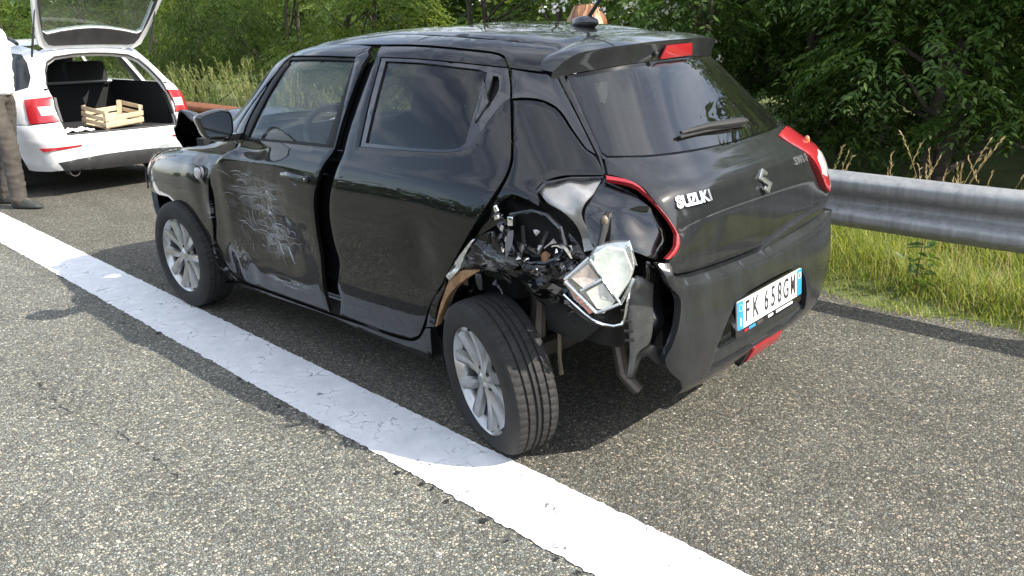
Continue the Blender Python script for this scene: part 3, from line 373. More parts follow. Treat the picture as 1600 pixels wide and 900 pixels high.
rear_window:140.68,1.3213 141.66,1.3236 142.67,1.326 143.72,1.3283 144.81,1.3306 145.95,1.3328 147.13,1.3349 148.38,1.337 149.68,1.3389 151.05,1.3407 152.51,1.3424 153.95,1.3438 155.5,1.3452 157.17,1.3465 158.95,1.3478 160.87,1.3489 162.93,1.3499 165.14,1.3508 167.49,1.3515 169.99,1.3521 172.6,1.3525 175.31,1.3528 178.06,1.353 180.85,1.3529 183.67,1.3528 186.53,1.3525 189.45,1.3521 192.5,1.3515 195.76,1.3508 199.4,1.3498 204,1.3482 209,1.3421 210.97,1.3322 210.05,1.3199 210.22,1.3071 209.95,1.2947 209.81,1.2822 209.71,1.2694 209.46,1.2566 210.86,1.2418 212.41,1.2257 210.49,1.2125 212.84,1.1943 212.31,1.1791 211.96,1.1634 211.55,1.1477 210.24,1.1333 209.22,1.1185 208.3,1.1037 207.41,1.089 206.56,1.0744 202.99,1.0722 199.78,1.0687 196.75,1.0649 193.85,1.0613 191.06,1.0584 188.38,1.0567 186.23,1.0559 183.95,1.0555 181.57,1.0553 179.14,1.0554 176.68,1.0556 174.25,1.056 171.86,1.0566 169.57,1.0573 167.4,1.058 165.38,1.0588 163.53,1.0595 161.72,1.0603 159.98,1.0611 158.31,1.062 156.72,1.0627 155.21,1.0635 153.79,1.0642 152.47,1.0649 151.22,1.0656 150.07,1.0662 148.99,1.0668 148,1.0674 147.07,1.0682 146.18,1.069 145.33,1.0698 144.52,1.0707 143.74,1.0715 142.99,1.0722 142.26,1.0729 141.54,1.0735 140.85,1.0739 140.17,1.0742 140.26,1.0869 140.33,1.0997 140.38,1.1127 140.42,1.1258 140.45,1.139 140.47,1.1523 140.49,1.1658 140.51,1.1793 140.52,1.1907 140.55,1.2026 140.57,1.215 140.58,1.2277 140.59,1.2407 140.61,1.2539 140.62,1.2673 140.64,1.2808 140.67,1.2944 140.69,1.3079
brake:172.93,1.3635 177.48,1.3782 183.15,1.393 186.08,1.393 189.1,1.3929 192.28,1.3927 195.72,1.3925 199.65,1.392 194.22,1.3773 190.63,1.3622 187.48,1.3625 184.44,1.3628 181.47,1.363 178.55,1.3632 175.69,1.3633
side_low:60.15,1.0307 58.84,1.0531 57.72,1.0756 56.87,1.0977 56.43,1.1134 56.13,1.1311 56,1.1499 56.01,1.1692 56.13,1.1882 56.3,1.2064 56.66,1.2255 57.2,1.2453 57.8,1.2652 58.38,1.2843 58.84,1.3022 59.03,1.3182 58.57,1.3371 57.43,1.3561 55.88,1.3733 54.62,1.3871 54.46,1.3952 54.55,1.403 54.56,1.4104 54.63,1.417 55.01,1.4229 55.88,1.4279 57.28,1.4317 59.3,1.4342 61.95,1.4358 64.94,1.4366 68.05,1.4368 71.12,1.4367 73.99,1.4364 76.51,1.4361 78.54,1.4361 81.34,1.436 84.29,1.4355 86.81,1.4351 91.18,1.4345 92.79,1.4343 94.73,1.4342 96.85,1.434 99.05,1.4337 101.2,1.4332 103.2,1.4325 105.06,1.4316 106.85,1.4305 108.59,1.4293 110.26,1.4279 111.87,1.4264 113.4,1.4248 114.77,1.4233 116.19,1.4215 117.62,1.4195 119.02,1.4175 120.33,1.4154 121.54,1.4134 122.62,1.4115 123.55,1.4098 124.8,1.4075 126.05,1.405 127.18,1.4023 128.11,1.3996 129.18,1.3953 130.07,1.3871 130.52,1.3713 130.75,1.353 131.15,1.3465 131.68,1.3447 132.4,1.3425 133.24,1.34 134.13,1.3375 135.01,1.3352 135.8,1.3332 136.45,1.3318 137.28,1.3314 138.15,1.3322 138.9,1.3327 140.2,1.332
quarter_full:128.93,1.1247 129.1,1.1393 129.26,1.1539 129.43,1.1686 129.6,1.1833 129.78,1.1981 129.96,1.2129 130.14,1.2279 130.32,1.2429 131.04,1.2428 131.78,1.2433 132.52,1.2438 133.24,1.2436 133.92,1.2421 134.53,1.2386 135.07,1.2331 135.55,1.226 135.97,1.2176 136.35,1.2084 136.68,1.1987 136.98,1.1887 137.21,1.1802 137.45,1.1702 137.7,1.1593 137.94,1.1476 138.18,1.1354 138.39,1.1232 138.58,1.1113 138.74,1.0998 138.87,1.0891 138.97,1.0795 139.03,1.0712 139.04,1.0589 138.94,1.0459 138.8,1.0327 138.68,1.0199 138.15,0.9978 138.47,0.9956 138.98,0.9942 139.59,0.993 140.25,0.9913 140.85,0.9885 141.29,0.9841 141.59,0.9778 141.82,0.9702 142.04,0.9613 142.33,0.9511 142.71,0.9397 143.1,0.9281 143.47,0.9173 143.86,0.9053 144.28,0.8926 144.69,0.8795 145.08,0.8666 145.41,0.8542 145.63,0.8431 145.59,0.8291 145.22,0.816 144.71,0.8042 144.25,0.7943 143.48,0.7823 142.65,0.7718 141.98,0.7577 141.23,0.755 140.53,0.7518 139.87,0.748 139.24,0.7439 138.65,0.7396 138.07,0.7351 137.52,0.7307 136.98,0.7265 136.45,0.7226 135.98,0.7192 135.49,0.7158 135,0.7122 134.5,0.7085 134,0.7048 133.52,0.7012 133.04,0.6975 132.58,0.6941 132.14,0.6908 131.73,0.6879 131.35,0.6853 130.9,0.6831 130.46,0.6818 130.01,0.6812 129.56,0.6811 129.12,0.681 128.66,0.6807 128.21,0.6799 127.83,0.6896 127.45,0.6999 127.07,0.7098 126.66,0.7184 126.22,0.7248 125.72,0.7293 125.17,0.7327 124.59,0.7343 124,0.7332 123.43,0.729 122.88,0.7205 122.31,0.7083 121.75,0.6933 121.2,0.6768 120.65,0.6601 120.1,0.6431 119.56,0.6249 119.02,0.6058 118.49,0.586 117.97,0.5658 117.46,0.5444 116.98,0.5215 116.53,0.4983 116.13,0.4761 115.79,0.4561 115.44,0.4331 115.15,0.4097 114.84,0.3858 114.02,0.3781 113.16,0.3702 113.54,0.3932 113.88,0.4159 114.22,0.4381 114.55,0.4599 114.88,0.4811 115.22,0.5016 115.6,0.5216 116.09,0.5439 116.61,0.5656 117.14,0.5867 117.68,0.6074 118.18,0.6278 118.65,0.6481 119.01,0.6658 119.37,0.6846 119.71,0.7038 120.05,0.723 120.39,0.7417 120.72,0.7595 121.03,0.7761 121.32,0.7912 121.63,0.8076 121.94,0.8237 122.25,0.8396 122.56,0.8552 122.86,0.8704 123.16,0.8851 123.46,0.8996 123.78,0.9143 124.11,0.9287 124.43,0.9425 124.74,0.955 125.09,0.9658 125.61,0.9794 126.16,0.9931 126.65,1.0074 127.11,1.0231 127.56,1.0396 127.95,1.0565 128.18,1.0688 128.38,1.0823 128.57,1.0964 128.75,1.1107
roof_gap:144.2,1.4118 145.37,1.4164 148.86,1.4248 151.52,1.4303 154.93,1.4361 158.54,1.4409 162.99,1.4446 167.6,1.447 170.77,1.4483 174.7,1.4499 179.14,1.4513 183.63,1.4525 187.76,1.4531 193.52,1.4535 202.02,1.4536 213.1,1.4524 211.46,1.4505 210.98,1.4488
window_top:140.1,1.3279 139.99,1.3287 141.22,1.3328 143.09,1.3378 144.78,1.3416 145.65,1.3431 146.66,1.3448 147.79,1.3464 149.03,1.348 150.38,1.3495 151.8,1.3509 153.3,1.3523 154.83,1.3535 156.37,1.3546 158.03,1.3556 159.81,1.3566 161.71,1.3575 163.73,1.3583 165.88,1.3589 168.16,1.3594 170.57,1.3598 173.09,1.36 176.27,1.36 180.43,1.36 185.03,1.3599 189.61,1.3596 193.71,1.359 196.66,1.3582 197.52,1.3574 195.47,1.3568
liner:129.52,0.9728 130.09,0.9849 130.7,0.9951 131.24,1.0006 131.9,1.006 132.6,1.0107 133.27,1.0138 133.71,1.015 134.22,1.016 134.76,1.0168 135.34,1.0173 135.94,1.0177 136.56,1.0179 137.2,1.0181 137.83,1.0181 138.45,1.0183 137.72,1.0078 137.02,0.9973 136.3,0.987 135.6,0.9766 135,0.9669 134.44,0.956 134.01,0.9443 133.68,0.9329 133.47,0.9227 133.46,0.904 133.71,0.886 133.88,0.8749 134.1,0.8622 134.35,0.8484 134.59,0.8347 134.8,0.8216 134.18,0.8164 133.56,0.811 132.96,0.8053 132.9,0.8186 132.85,0.8326 132.78,0.8468 132.68,0.8606 132.58,0.8731 132.45,0.8837 132.18,0.8973 131.81,0.9089 131.4,0.919 131.03,0.9257 130.6,0.9315 130.18,0.9371 129.85,0.9434 129.58,0.9574
lamp_hole:138.4,1.0165 138.83,1.012 139.29,1.0077 139.75,1.0033 140.21,0.9988 140.63,0.9941 141,0.9893 141.29,0.9841 141.57,0.9767 141.79,0.9684 142.01,0.9591 142.33,0.9488 142.73,0.9379 143.14,0.9266 143.58,0.9143 144.01,0.9017 144.42,0.8891 144.79,0.8771 145.29,0.8604 145.72,0.8423 145.8,0.8247 145.5,0.8119 144.95,0.7993 144.34,0.7867 143.8,0.7738 143.03,0.7832 142.34,0.7923 141.69,0.8009 141.08,0.8087 140.47,0.8154 139.87,0.8207 139.3,0.8244 138.7,0.8272 138.09,0.8293 137.51,0.8307 136.96,0.8315 136.49,0.8319 136.09,0.832 135.4,0.8252 134.81,0.8235 134.59,0.8316 134.35,0.8443 134.1,0.8593 133.88,0.874 133.71,0.886 133.5,0.8977 133.32,0.9098 133.34,0.9225 133.59,0.9355 134.01,0.9501 134.64,0.9642 135.38,0.9765 136.11,0.9869 136.87,0.9968 137.62,1.0066
cavity:123.53,0.8929 124.02,0.9016 124.5,0.9108 124.99,0.9198 125.47,0.928 125.96,0.9348 126.44,0.9395 126.93,0.942 127.42,0.9428 127.91,0.9423 128.38,0.9409 128.84,0.9388 129.29,0.9363 129.82,0.9334 130.35,0.9302 130.86,0.9257 131.32,0.9194 131.69,0.9103 131.91,0.9012 132.07,0.89 132.21,0.8773 132.34,0.8638 132.47,0.8503 132.6,0.8378 132.75,0.8271 132.96,0.8153 133.2,0.804 133.47,0.7933 133.77,0.7831 134.1,0.7738 134.53,0.7664 135.04,0.761 135.57,0.7555 136.05,0.7478 136.41,0.7357 136.62,0.723 136.82,0.7072 136.99,0.6893 137.08,0.6708 137.04,0.6532 136.87,0.6375 136.58,0.6247 136.25,0.6163 135.83,0.6084 135.34,0.6008 134.82,0.5937 134.27,0.5871 133.73,0.5811 133.2,0.576 132.72,0.5719 132.29,0.5692 131.8,0.5679 131.33,0.5688 130.87,0.5716 130.44,0.576 130.03,0.5816 129.64,0.5883 129.26,0.5955 128.98,0.6025 128.7,0.6115 128.43,0.6219 128.15,0.6331 127.86,0.6448 127.57,0.6562 127.25,0.667 126.92,0.6765 126.58,0.6842 126.23,0.6895 125.72,0.6921 125.14,0.6903 124.52,0.6858 123.88,0.6799 123.27,0.6746 122.71,0.6714 122.27,0.6721 121.75,0.6811 121.37,0.6968 121.16,0.7164 121.16,0.7373 121.28,0.75 121.45,0.7643 121.67,0.7796 121.92,0.7957 122.19,0.8123 122.47,0.829 122.76,0.8458 123.03,0.8623 123.29,0.8781
bracket:138.43,0.6858 138.91,0.6959 139.41,0.7057 140.02,0.7095 140.64,0.7057 141.4,0.6972 142.24,0.6865 143.12,0.6761 143.17,0.6596 143.15,0.6434 143.09,0.6275 142.98,0.612 142.85,0.597 142.69,0.5826 142.51,0.569 142.28,0.5517 142.03,0.5336 141.79,0.5156 141.54,0.4988 141.25,0.4843 140.77,0.4728 140.15,0.4644 139.56,0.4556 139.13,0.4431 138.89,0.4257 138.72,0.4036 138.6,0.3801 138.48,0.3589 138.34,0.3437 137.35,0.3387 137.4,0.3573 137.49,0.3752 137.58,0.393 137.66,0.4105 137.73,0.4278 137.77,0.4449 137.78,0.4611 137.79,0.4784 137.79,0.4963 137.8,0.5145 137.83,0.5323 137.89,0.5495 137.96,0.5659 138.05,0.581 138.16,0.5982 138.27,0.6154 138.37,0.6326 138.44,0.65 138.46,0.6677
bracket_dark:142.41,0.7563 142.81,0.74 143.35,0.7223 143.98,0.7035 144.64,0.6842 145.26,0.6653 145.75,0.6477 146.08,0.6316 146.27,0.6171 146.28,0.5996 146.08,0.5828 145.74,0.5666 145.36,0.5508 145,0.5356 144.65,0.5205 144.28,0.505 143.92,0.4896 143.58,0.4754 143.29,0.4634 142.74,0.4477 142.14,0.4327 141.31,0.4227 140.53,0.412 140.07,0.4162 140.03,0.4262 140.07,0.4405 140.18,0.4579 140.34,0.4768 140.53,0.4961 140.75,0.5145 140.97,0.5309 141.2,0.5459 141.47,0.5605 141.75,0.5749 142.03,0.5893 142.3,0.6037 142.53,0.6184 142.71,0.6334 142.83,0.6496 142.84,0.6668 142.76,0.6849 142.63,0.7034 142.5,0.7218 142.41,0.7395
foot:139.13,0.4431 139.84,0.4521 140.61,0.4615 141.39,0.4681 142.11,0.469 143.02,0.4585 143.86,0.4399 144.39,0.421 144.44,0.4018 144.1,0.3832 143.49,0.3759 142.8,0.3853 141.96,0.4034 141.17,0.4203 140.55,0.427 140.1,0.4195 139.73,0.4034 139.43,0.3843 139.19,0.3682 138.97,0.3483 138.88,0.326 138.18,0.33 137.53,0.3332 137.76,0.3529 138.02,0.3717 138.28,0.3901 138.56,0.4081 138.84,0.4258
lamp_face:131.27,0.726 131.65,0.7363 132.04,0.7464 132.45,0.7561 132.85,0.7653 133.23,0.774 133.56,0.7822 134,0.7958 134.41,0.8107 134.82,0.8253 135.41,0.83 136.01,0.8345 136.62,0.8377 137.28,0.839 137.96,0.8391 138.67,0.8389 138.71,0.8229 138.74,0.8064 138.79,0.7899 138.82,0.7745 138.84,0.7613 138.66,0.7437 138.4,0.726 138.12,0.7128 137.86,0.6991 137.6,0.6853 137.32,0.6721 137.02,0.6599 136.62,0.647 136.19,0.6348 135.75,0.6227 135.31,0.6103 134.61,0.6103 133.98,0.6135 133.6,0.621 133.2,0.6314 132.78,0.6429 132.36,0.6537 132.16,0.6682 131.95,0.6828 131.72,0.6973 131.5,0.7117
chrome_lip:131.22,0.6481 131.54,0.6385 131.85,0.6288 132.17,0.6192 132.48,0.6099 132.82,0.5998 133.17,0.5892 133.54,0.5795 133.91,0.5717 134.41,0.5651 134.97,0.5607 135.53,0.5584 136.08,0.5566 136.66,0.5569 137.16,0.5641 137.45,0.5757 137.71,0.5917 137.95,0.61 138.15,0.6287 138.34,0.6457 138.5,0.6643 138.61,0.6832 138.68,0.7023 138.75,0.7211 139.3,0.7112 139.27,0.693 139.22,0.6745 139.13,0.6564 138.97,0.6393 138.77,0.6233 138.53,0.6049 138.27,0.5857 137.96,0.5683 137.58,0.5553 137.09,0.5479 136.54,0.5444 135.98,0.5432 135.45,0.5428 134.94,0.543 134.43,0.5446 133.94,0.5477 133.49,0.5524 133.05,0.5593 132.63,0.568 132.26,0.5782 131.95,0.5896 131.72,0.6026 131.55,0.6174 131.4,0.6329
torn_edge:118.11,0.6293 118.58,0.649 119.04,0.6692 119.45,0.6892 119.84,0.7081 120.2,0.7254 120.53,0.7403 121.06,0.7618 121.61,0.7818 122.02,0.7952 122.4,0.7929 122.05,0.7776 121.68,0.7619 121.31,0.7457 120.99,0.729 120.69,0.7054 120.42,0.6809 120.06,0.6583 119.48,0.637 118.77,0.617 118.23,0.6053
arch_inner:117.35,0.5686 117.79,0.592 118.2,0.615 118.6,0.6378 119.53,0.6532 120.42,0.6658 120.95,0.6699 121.52,0.6727 122.1,0.675 122.66,0.6774 122.06,0.6628 121.42,0.6479 120.78,0.6317 120.15,0.615 119.45,0.596 118.73,0.5754 118.07,0.554 117.51,0.5312 117.02,0.5067 116.59,0.4823 116.2,0.4597 115.81,0.4363 115.44,0.4123 115.06,0.3878 114.62,0.3838 114.97,0.4101 115.31,0.436 115.63,0.461 115.96,0.4847 116.28,0.5062 116.63,0.5273 116.99,0.5481
shards:124.26,0.9061 125.03,0.9115 125.69,0.9115 125.91,0.9005 126.05,0.8847 126.35,0.8739 126.76,0.8729 127.28,0.8756 127.84,0.8793 128.36,0.8816 128.89,0.8828 129.48,0.8845 130.08,0.8853 130.6,0.8842 130.96,0.8801 131.19,0.8692 131.27,0.8537 131.19,0.8368 130.96,0.8219 130.69,0.8124 130.34,0.8016 129.92,0.7901 129.47,0.7785 129.02,0.7672 128.57,0.757 128.17,0.7487 127.65,0.7405 127.09,0.7342 126.51,0.7303 125.98,0.7293 125.55,0.7318 125.15,0.7412 124.89,0.7565 124.71,0.7745 124.58,0.7923 124.5,0.8058 124.45,0.8211 124.41,0.8376 124.37,0.855 124.34,0.8726 124.3,0.8898"""
ESTATE_LINES="""lamp_left:137.29,0.915 138.58,0.921 139.91,0.926 141.26,0.931 142.67,0.936 144.12,0.941 145.64,0.945 146.45,0.93 146.49,0.896 146.64,0.866 146.79,0.836 146.95,0.802 147.11,0.765 147.25,0.729 146.55,0.712 145.1,0.712 143.71,0.712 142.36,0.712 141.06,0.711 139.79,0.71 138.55,0.709 137.33,0.707 136.8,0.723 136.97,0.758 137.12,0.793 137.24,0.828 137.33,0.863 137.32,0.898
lamp_left_white:140.37,0.852 141.71,0.855 143.09,0.857 144.52,0.859 146.01,0.861 146.78,0.845 146.76,0.81 146.73,0.776 145.24,0.778 143.82,0.78 142.44,0.782 141.11,0.783 140.45,0.801 140.4,0.835
lamp_right:221.06,0.704 217.15,0.708 216.05,0.728 216.72,0.768 217.51,0.808 218.44,0.847 219.76,0.886 223.17,0.922
reflector:138.18,0.508 139.43,0.508 140.71,0.507 142.03,0.506 143.4,0.504 144.83,0.502 146.31,0.499 147.87,0.497 149.49,0.494 151.19,0.49 152.97,0.487 151.86,0.467 150.13,0.467 148.48,0.468 146.91,0.468 145.4,0.468 143.95,0.467 142.56,0.466 141.22,0.465 139.92,0.464 138.66,0.461 138.11,0.484
diffuser:141.41,0.299 142.41,0.337 143.43,0.373 144.67,0.391 146.2,0.392 147.79,0.392 149.46,0.392 151.2,0.391 153.02,0.391 154.92,0.39 156.91,0.39 158.97,0.389 161.11,0.388 163.32,0.388 165.6,0.387 167.95,0.386 170.36,0.386 172.83,0.385 175.34,0.384 177.89,0.383 180.47,0.383 183.06,0.382 185.66,0.381 188.26,0.38 190.85,0.379 193.41,0.379 194.54,0.356 194.59,0.311 195.24,0.263 192.53,0.265 189.74,0.267 186.91,0.268 184.05,0.27 181.19,0.271 178.35,0.272 175.56,0.274 172.85,0.275 170.23,0.277 167.72,0.278 165.33,0.28 163.08,0.281 160.98,0.283 159.02,0.284 156.87,0.286 154.81,0.288 152.84,0.29 150.97,0.293 149.18,0.295 147.48,0.296 145.86,0.298 144.31,0.299 142.84,0.3
opening:147.04,1.262 148.98,1.269 151.08,1.275 153.32,1.282 155.72,1.289 158.28,1.296 160.98,1.302 163.8,1.308 166.71,1.313 169.67,1.318 172.62,1.322 175.75,1.325 179.17,1.327 182.63,1.328 186.06,1.327 189.41,1.327 192.61,1.325 195.62,1.322 198.4,1.319 200.94,1.315 203.82,1.31 206.67,1.304 209.4,1.295 211.94,1.284 214.18,1.27 215.94,1.252 216.92,1.229 217.07,1.202 216.67,1.172 216.13,1.14 215.62,1.109 215.27,1.078 215.05,1.047 214.87,1.016 214.62,0.984 214.35,0.951 214.27,0.916 214.11,0.88 213.84,0.842 213.44,0.803 213.01,0.763 212.62,0.722 212.29,0.683 210.17,0.654 208.16,0.625 205.99,0.61 204.58,0.608 202.89,0.607 200.95,0.606 198.76,0.605 196.36,0.604 193.76,0.603 191.01,0.603 188.14,0.603 185.19,0.602 182.22,0.603 179.26,0.603 176.37,0.603 173.58,0.603 170.95,0.604 168.5,0.604 166.25,0.604 164.24,0.605 162.47,0.605 160.96,0.605 158.76,0.606 156.5,0.606 154.34,0.606 152.42,0.608 150.85,0.613 149.73,0.62 149.06,0.65 149.35,0.694 149.38,0.727 149.23,0.756 149.04,0.789 148.85,0.824 148.68,0.859 148.5,0.894 148.38,0.92 148.26,0.949 148.14,0.981 147.99,1.014 147.81,1.048 147.62,1.084 147.47,1.12 147.36,1.156 147.26,1.192 147.15,1.228
flank_window:131.05,1.334 132.95,1.331 134.89,1.33 136.65,1.324 137.95,1.305 138.57,1.28 139.08,1.246 139.46,1.207 139.71,1.167 139.85,1.129 139.92,1.097 139.83,1.068 139.13,1.036 138.02,1.014 136.86,1.006 135.4,1.003 133.82,1.001 132.27,0.998 132.15,1.033 132,1.068 131.86,1.103 131.75,1.138 131.66,1.173 131.54,1.208 131.41,1.244 131.27,1.28 131.11,1.316"""
def read_lines(t):
    return {l.split(':')[0]:np.array([[float(v) for v in p.split(',')] for p in l.split(':')[1].split()]) for l in t.split('\n')}
# ------------------------------------------------------------------ panels cut from a car's skin
HS = Skin(**HATCH); HL = read_lines(HATCH_LINES)
ES = Skin(**ESTATE); EL = read_lines(ESTATE_LINES)
KU = .022                                                   # metres per degree, roughly, for the grid

def mirror(line): return np.array([(360-a, z) for a, z in line[::-1]])

def phz(sk, x, z, side=1):
    """angle on the skin at length x, height z"""
    xm = sk.M(z); t = (x-xm)/np.where(x < xm, xm-sk.R(z), sk.F(z)-xm); n = np.where(x < xm, sk.NR(z), sk.NF(z))
    w = np.clip(1-np.abs(t)**n, 1e-6, 1)**(1/n)
    a = np.degrees(np.arctan2(w, t))
    return np.stack([a if side > 0 else 360-a, z+0*x], -1)

def circle_xz(sk, cx, cz, r, side=1, n=40, a0=0, a1=360):
    t = np.radians(np.linspace(a0, a1, n, endpoint=a1-a0 < 360))
    return phz(sk, cx+r*np.cos(t), cz+r*np.sin(t), side)

def in_poly(P, poly):
    x, y = P[:, 0], P[:, 1]; r = np.zeros(len(P), bool); n = len(poly)
    for i in range(n):
        x1, y1 = poly[i]; x2, y2 = poly[(i+1) % n]
        if y1 == y2: continue
        r ^= ((y1 > y) != (y2 > y)) & (x < (x2-x1)*(y-y1)/(y2-y1)+x1)
    return r

def seg_dist(P, poly):
    d = np.full(len(P), 9.)
    n = len(poly)
    for i in range(n):
        a = poly[i]; b = poly[(i+1) % n]; e = b-a; l = e@e
        t = np.clip(((P-a)@e)/max(l, 1e-12), 0, 1)
        d = np.minimum(d, np.hypot(*(P-a-t[:, None]*e).T))
    return d

def resample(poly, step):
    out = []
    n = len(poly)
    for i in range(n):
        a, b = poly[i], poly[(i+1) % n]; l = np.hypot(*(b-a))
        if l < 1e-5: continue
        k = max(1, int(l/step))
        out += [a+(b-a)*j/k for j in range(k)]
    out = np.array(out)
    keep = [0]
    for i in range(1, len(out)):
        if np.hypot(*(out[i]-out[keep[-1]])) > step*.35: keep.append(i)
    if np.hypot(*(out[keep[-1]]-out[0])) < step*.3: keep.pop()
    return out[keep]

def tri_fill(outer, holes, step):
    """fill a 2-D outline (with holes) by an even net of triangles"""
    rings = [outer]+holes
    V = []; E = []
    for r in rings:
        n0 = len(V); V += [tuple(p) for p in r]; E += [(n0+i, n0+(i+1) % len(r)) for i in range(len(r))]
    mn = outer.min(0); mx = outer.max(0)
    gx = np.arange(mn[0]+step*.5, mx[0], step); gy = np.arange(mn[1]+step*.5, mx[1], step*.87)
    G = np.array([(x+(step*.5 if j % 2 else 0), y) for j, y in enumerate(gy) for x in gx])
    if len(G):
        k = in_poly(G, outer)
        for h in holes: k &= ~in_poly(G, h)
        G = G[k]
        if len(G):
            d = seg_dist(G, outer)
            for h in holes: d = np.minimum(d, seg_dist(G, h))
            V += [tuple(p) for p in G[d > step*.55]]
    vo, eo, fo, *_ = delaunay_2d_cdt([Vector(v) for v in V], E, [], 0, 1e-6)
    vo = np.array([(v.x, v.y) for v in vo]); fo = [tuple(f) for f in fo if len(f) == 3]
    F = np.array(fo); c = vo[F].mean(1)
    k = in_poly(c, outer)
    for h in holes: k &= ~in_poly(c, h)
    return vo, F[k]

def panel(sk, name, line, m, parent, step=.016, inset=.0025, thick=.018, disp=None, off=0., holes=(), lip=.0025, label=None, kind=None, depth=None):
    ku = np.array([KU, 1.])
    out = np.asarray(line, float)*ku
    area = .5*np.sum(out[:, 0]*np.roll(out[:, 1], -1)-np.roll(out[:, 0], -1)*out[:, 1])
    if area < 0: out = out[::-1]
    out = resample(out, step)
    e = np.roll(out, -1, 0)-np.roll(out, 1, 0); nn = np.stack([-e[:, 1], e[:, 0]], 1); nn /= np.maximum(np.linalg.norm(nn, axis=1, keepdims=True), 1e-9)
    out = out+nn*inset
    hs = []
    for h in holes:
        q = np.asarray(h, float)*ku
        a = .5*np.sum(q[:, 0]*np.roll(q[:, 1], -1)-np.roll(q[:, 0], -1)*q[:, 1])
        hs.append(resample(q[::-1] if a < 0 else q, step))
    V2, F = tri_fill(out, hs, step)
    used = np.unique(F); rm = np.full(len(V2), -1); rm[used] = np.arange(len(used)); V2 = V2[used]; F = rm[F]
    ph = V2[:, 0]/KU; z = V2[:, 1]
    P = sk.pt(ph, z); N = sk.nrm(ph, z)
    dd = seg_dist(V2, out)
    for h in hs: dd = np.minimum(dd, seg_dist(V2, h))
    d = np.full(len(P), off, float)
    d -= lip*np.clip(1-dd/.008, 0, 1)**2
    if disp is not None: d = d+disp(P, ph, z)
    P = P+N*d[:, None]
    # orient
    a, b, c = P[F[0]]
    if np.dot(np.cross(b-a, c-a), N[F[0][0]]) < 0: F = F[:, ::-1]
    # rim turned inwards
    ed = {}
    for f in F:
        for i in range(3):
            u, v = int(f[i]), int(f[(i+1) % 3])
            if (v, u) in ed: del ed[(v, u)]
            else: ed[(u, v)] = 1
    n0 = len(P); bv = sorted({i for e in ed for i in e}); ia = {v: n0+i for i, v in enumerate(bv)}; ib = {v: n0+len(bv)+i for i, v in enumerate(bv)}
    A = P[bv]; Bv = P[bv]-N[bv]*thick
    V = np.concatenate([P, A, Bv])
    FF = [tuple(f) for f in F]+[(ia[v], ia[u], ib[u], ib[v]) for u, v in ed]
    return mesh_np(name, V, FF, m, parent, smooth=True, label=label, kind=kind)

def gauss(x, z, cx, cz, rx, rz): return np.exp(-((x-cx)/rx)**2-((z-cz)/rz)**2)
def sstep(a, b, x):
    t = np.clip((x-a)/(b-a), 0, 1); return t*t*(3-2*t)
def wob(P, s, seed=0):
    """smooth bumpy noise in -1..1"""
    rng = np.random.default_rng(seed); v = np.zeros(len(P))
    for k in range(7):
        d = rng.normal(size=3); d /= np.linalg.norm(d); v += np.sin((P@d)*s*(1+.25*k)+rng.uniform(0, 6.28))
    return v/4

# ------------------------------------------------------------------ the crashed black hatchback
car = empty('hatchback_car')
car.matrix_world = Matrix(((.99992, .00054, .01282, 0), (-.00092, .99956, .02955, 0), (-.0128, -.02956, .99948, .0244), (0, 0, 0, 1)))
tag(car, 'black five-door hatchback with smashed rear corner and scraped door beside the white line', 'car')

# --- left side, dented and torn
def d_front(P, ph, z):
    x = P[:, 0]
    v = -.050*gauss(x, z, 1.58, .70, .30, .20)-.012*gauss(x, z, 1.95, .55, .10, .35)-.018*gauss(x, z, 1.30, .52, .25, .14)
    v += .008*gauss(x, z, 1.82, .80, .06, .25)+.012*gauss(x, z, 1.38, .66, .04, .16)*np.sin(1)
    v += -.020*gauss(x, z, 1.62, .985, .16, .045)+.010*gauss(x, z, 1.50, .93, .25, .02)
    v += .0035*wob(P, 18, 3)*gauss(x, z, 1.55, .65, .4, .28)+.0025*wob(P, 60, 4)*gauss(x, z, 1.55, .68, .3, .2)
    v += .006*np.sin(x*34+z*9)*gauss(x, z, 1.9, .34, .3, .07)
    return v*sstep(1.04, .98, z)
def d_rear(P, ph, z):
    x = P[:, 0]
    return (-.007*gauss(x, z, .60, .60, .45, .25)-.016*gauss(x, z, .33, .70, .08, .10)+.0012*wob(P, 7, 8))*sstep(1.02, .95, z)
def d_fend(P, ph, z):
    x = P[:, 0]
    return -.008*gauss(x, z, 2.06, .74, .06, .2)+.005*gauss(x, z, 2.2, .84, .08, .12)+.0012*wob(P, 9, 11)-.85*np.maximum(z-.68, 0)**2*sstep(1.02, .93, z)
def d_quart(P, ph, z):
    x = P[:, 0]; g = np.exp(-((x+.02)/.20)**2-((z-.80)/.14)**2)
    return .012*g*wob(P, 26, 5)-.03*np.exp(-((x+.03)/.16)**2-((z-.84)/.09)**2)+.006*wob(P, 70, 6)*gauss(x, z, .02, .73, .2, .08)

def shape_door(side, key, holes, m, disp, parts):
    ln = HL[key]; ho = [HL[h] for h in holes]
    if side < 0: ln = mirror(ln); ho = [mirror(h) for h in ho]
    return panel(HS, 'front_door' if 'front' in key else 'rear_door', ln, m, car, step=.015 if side > 0 else .03, disp=disp, holes=ho)

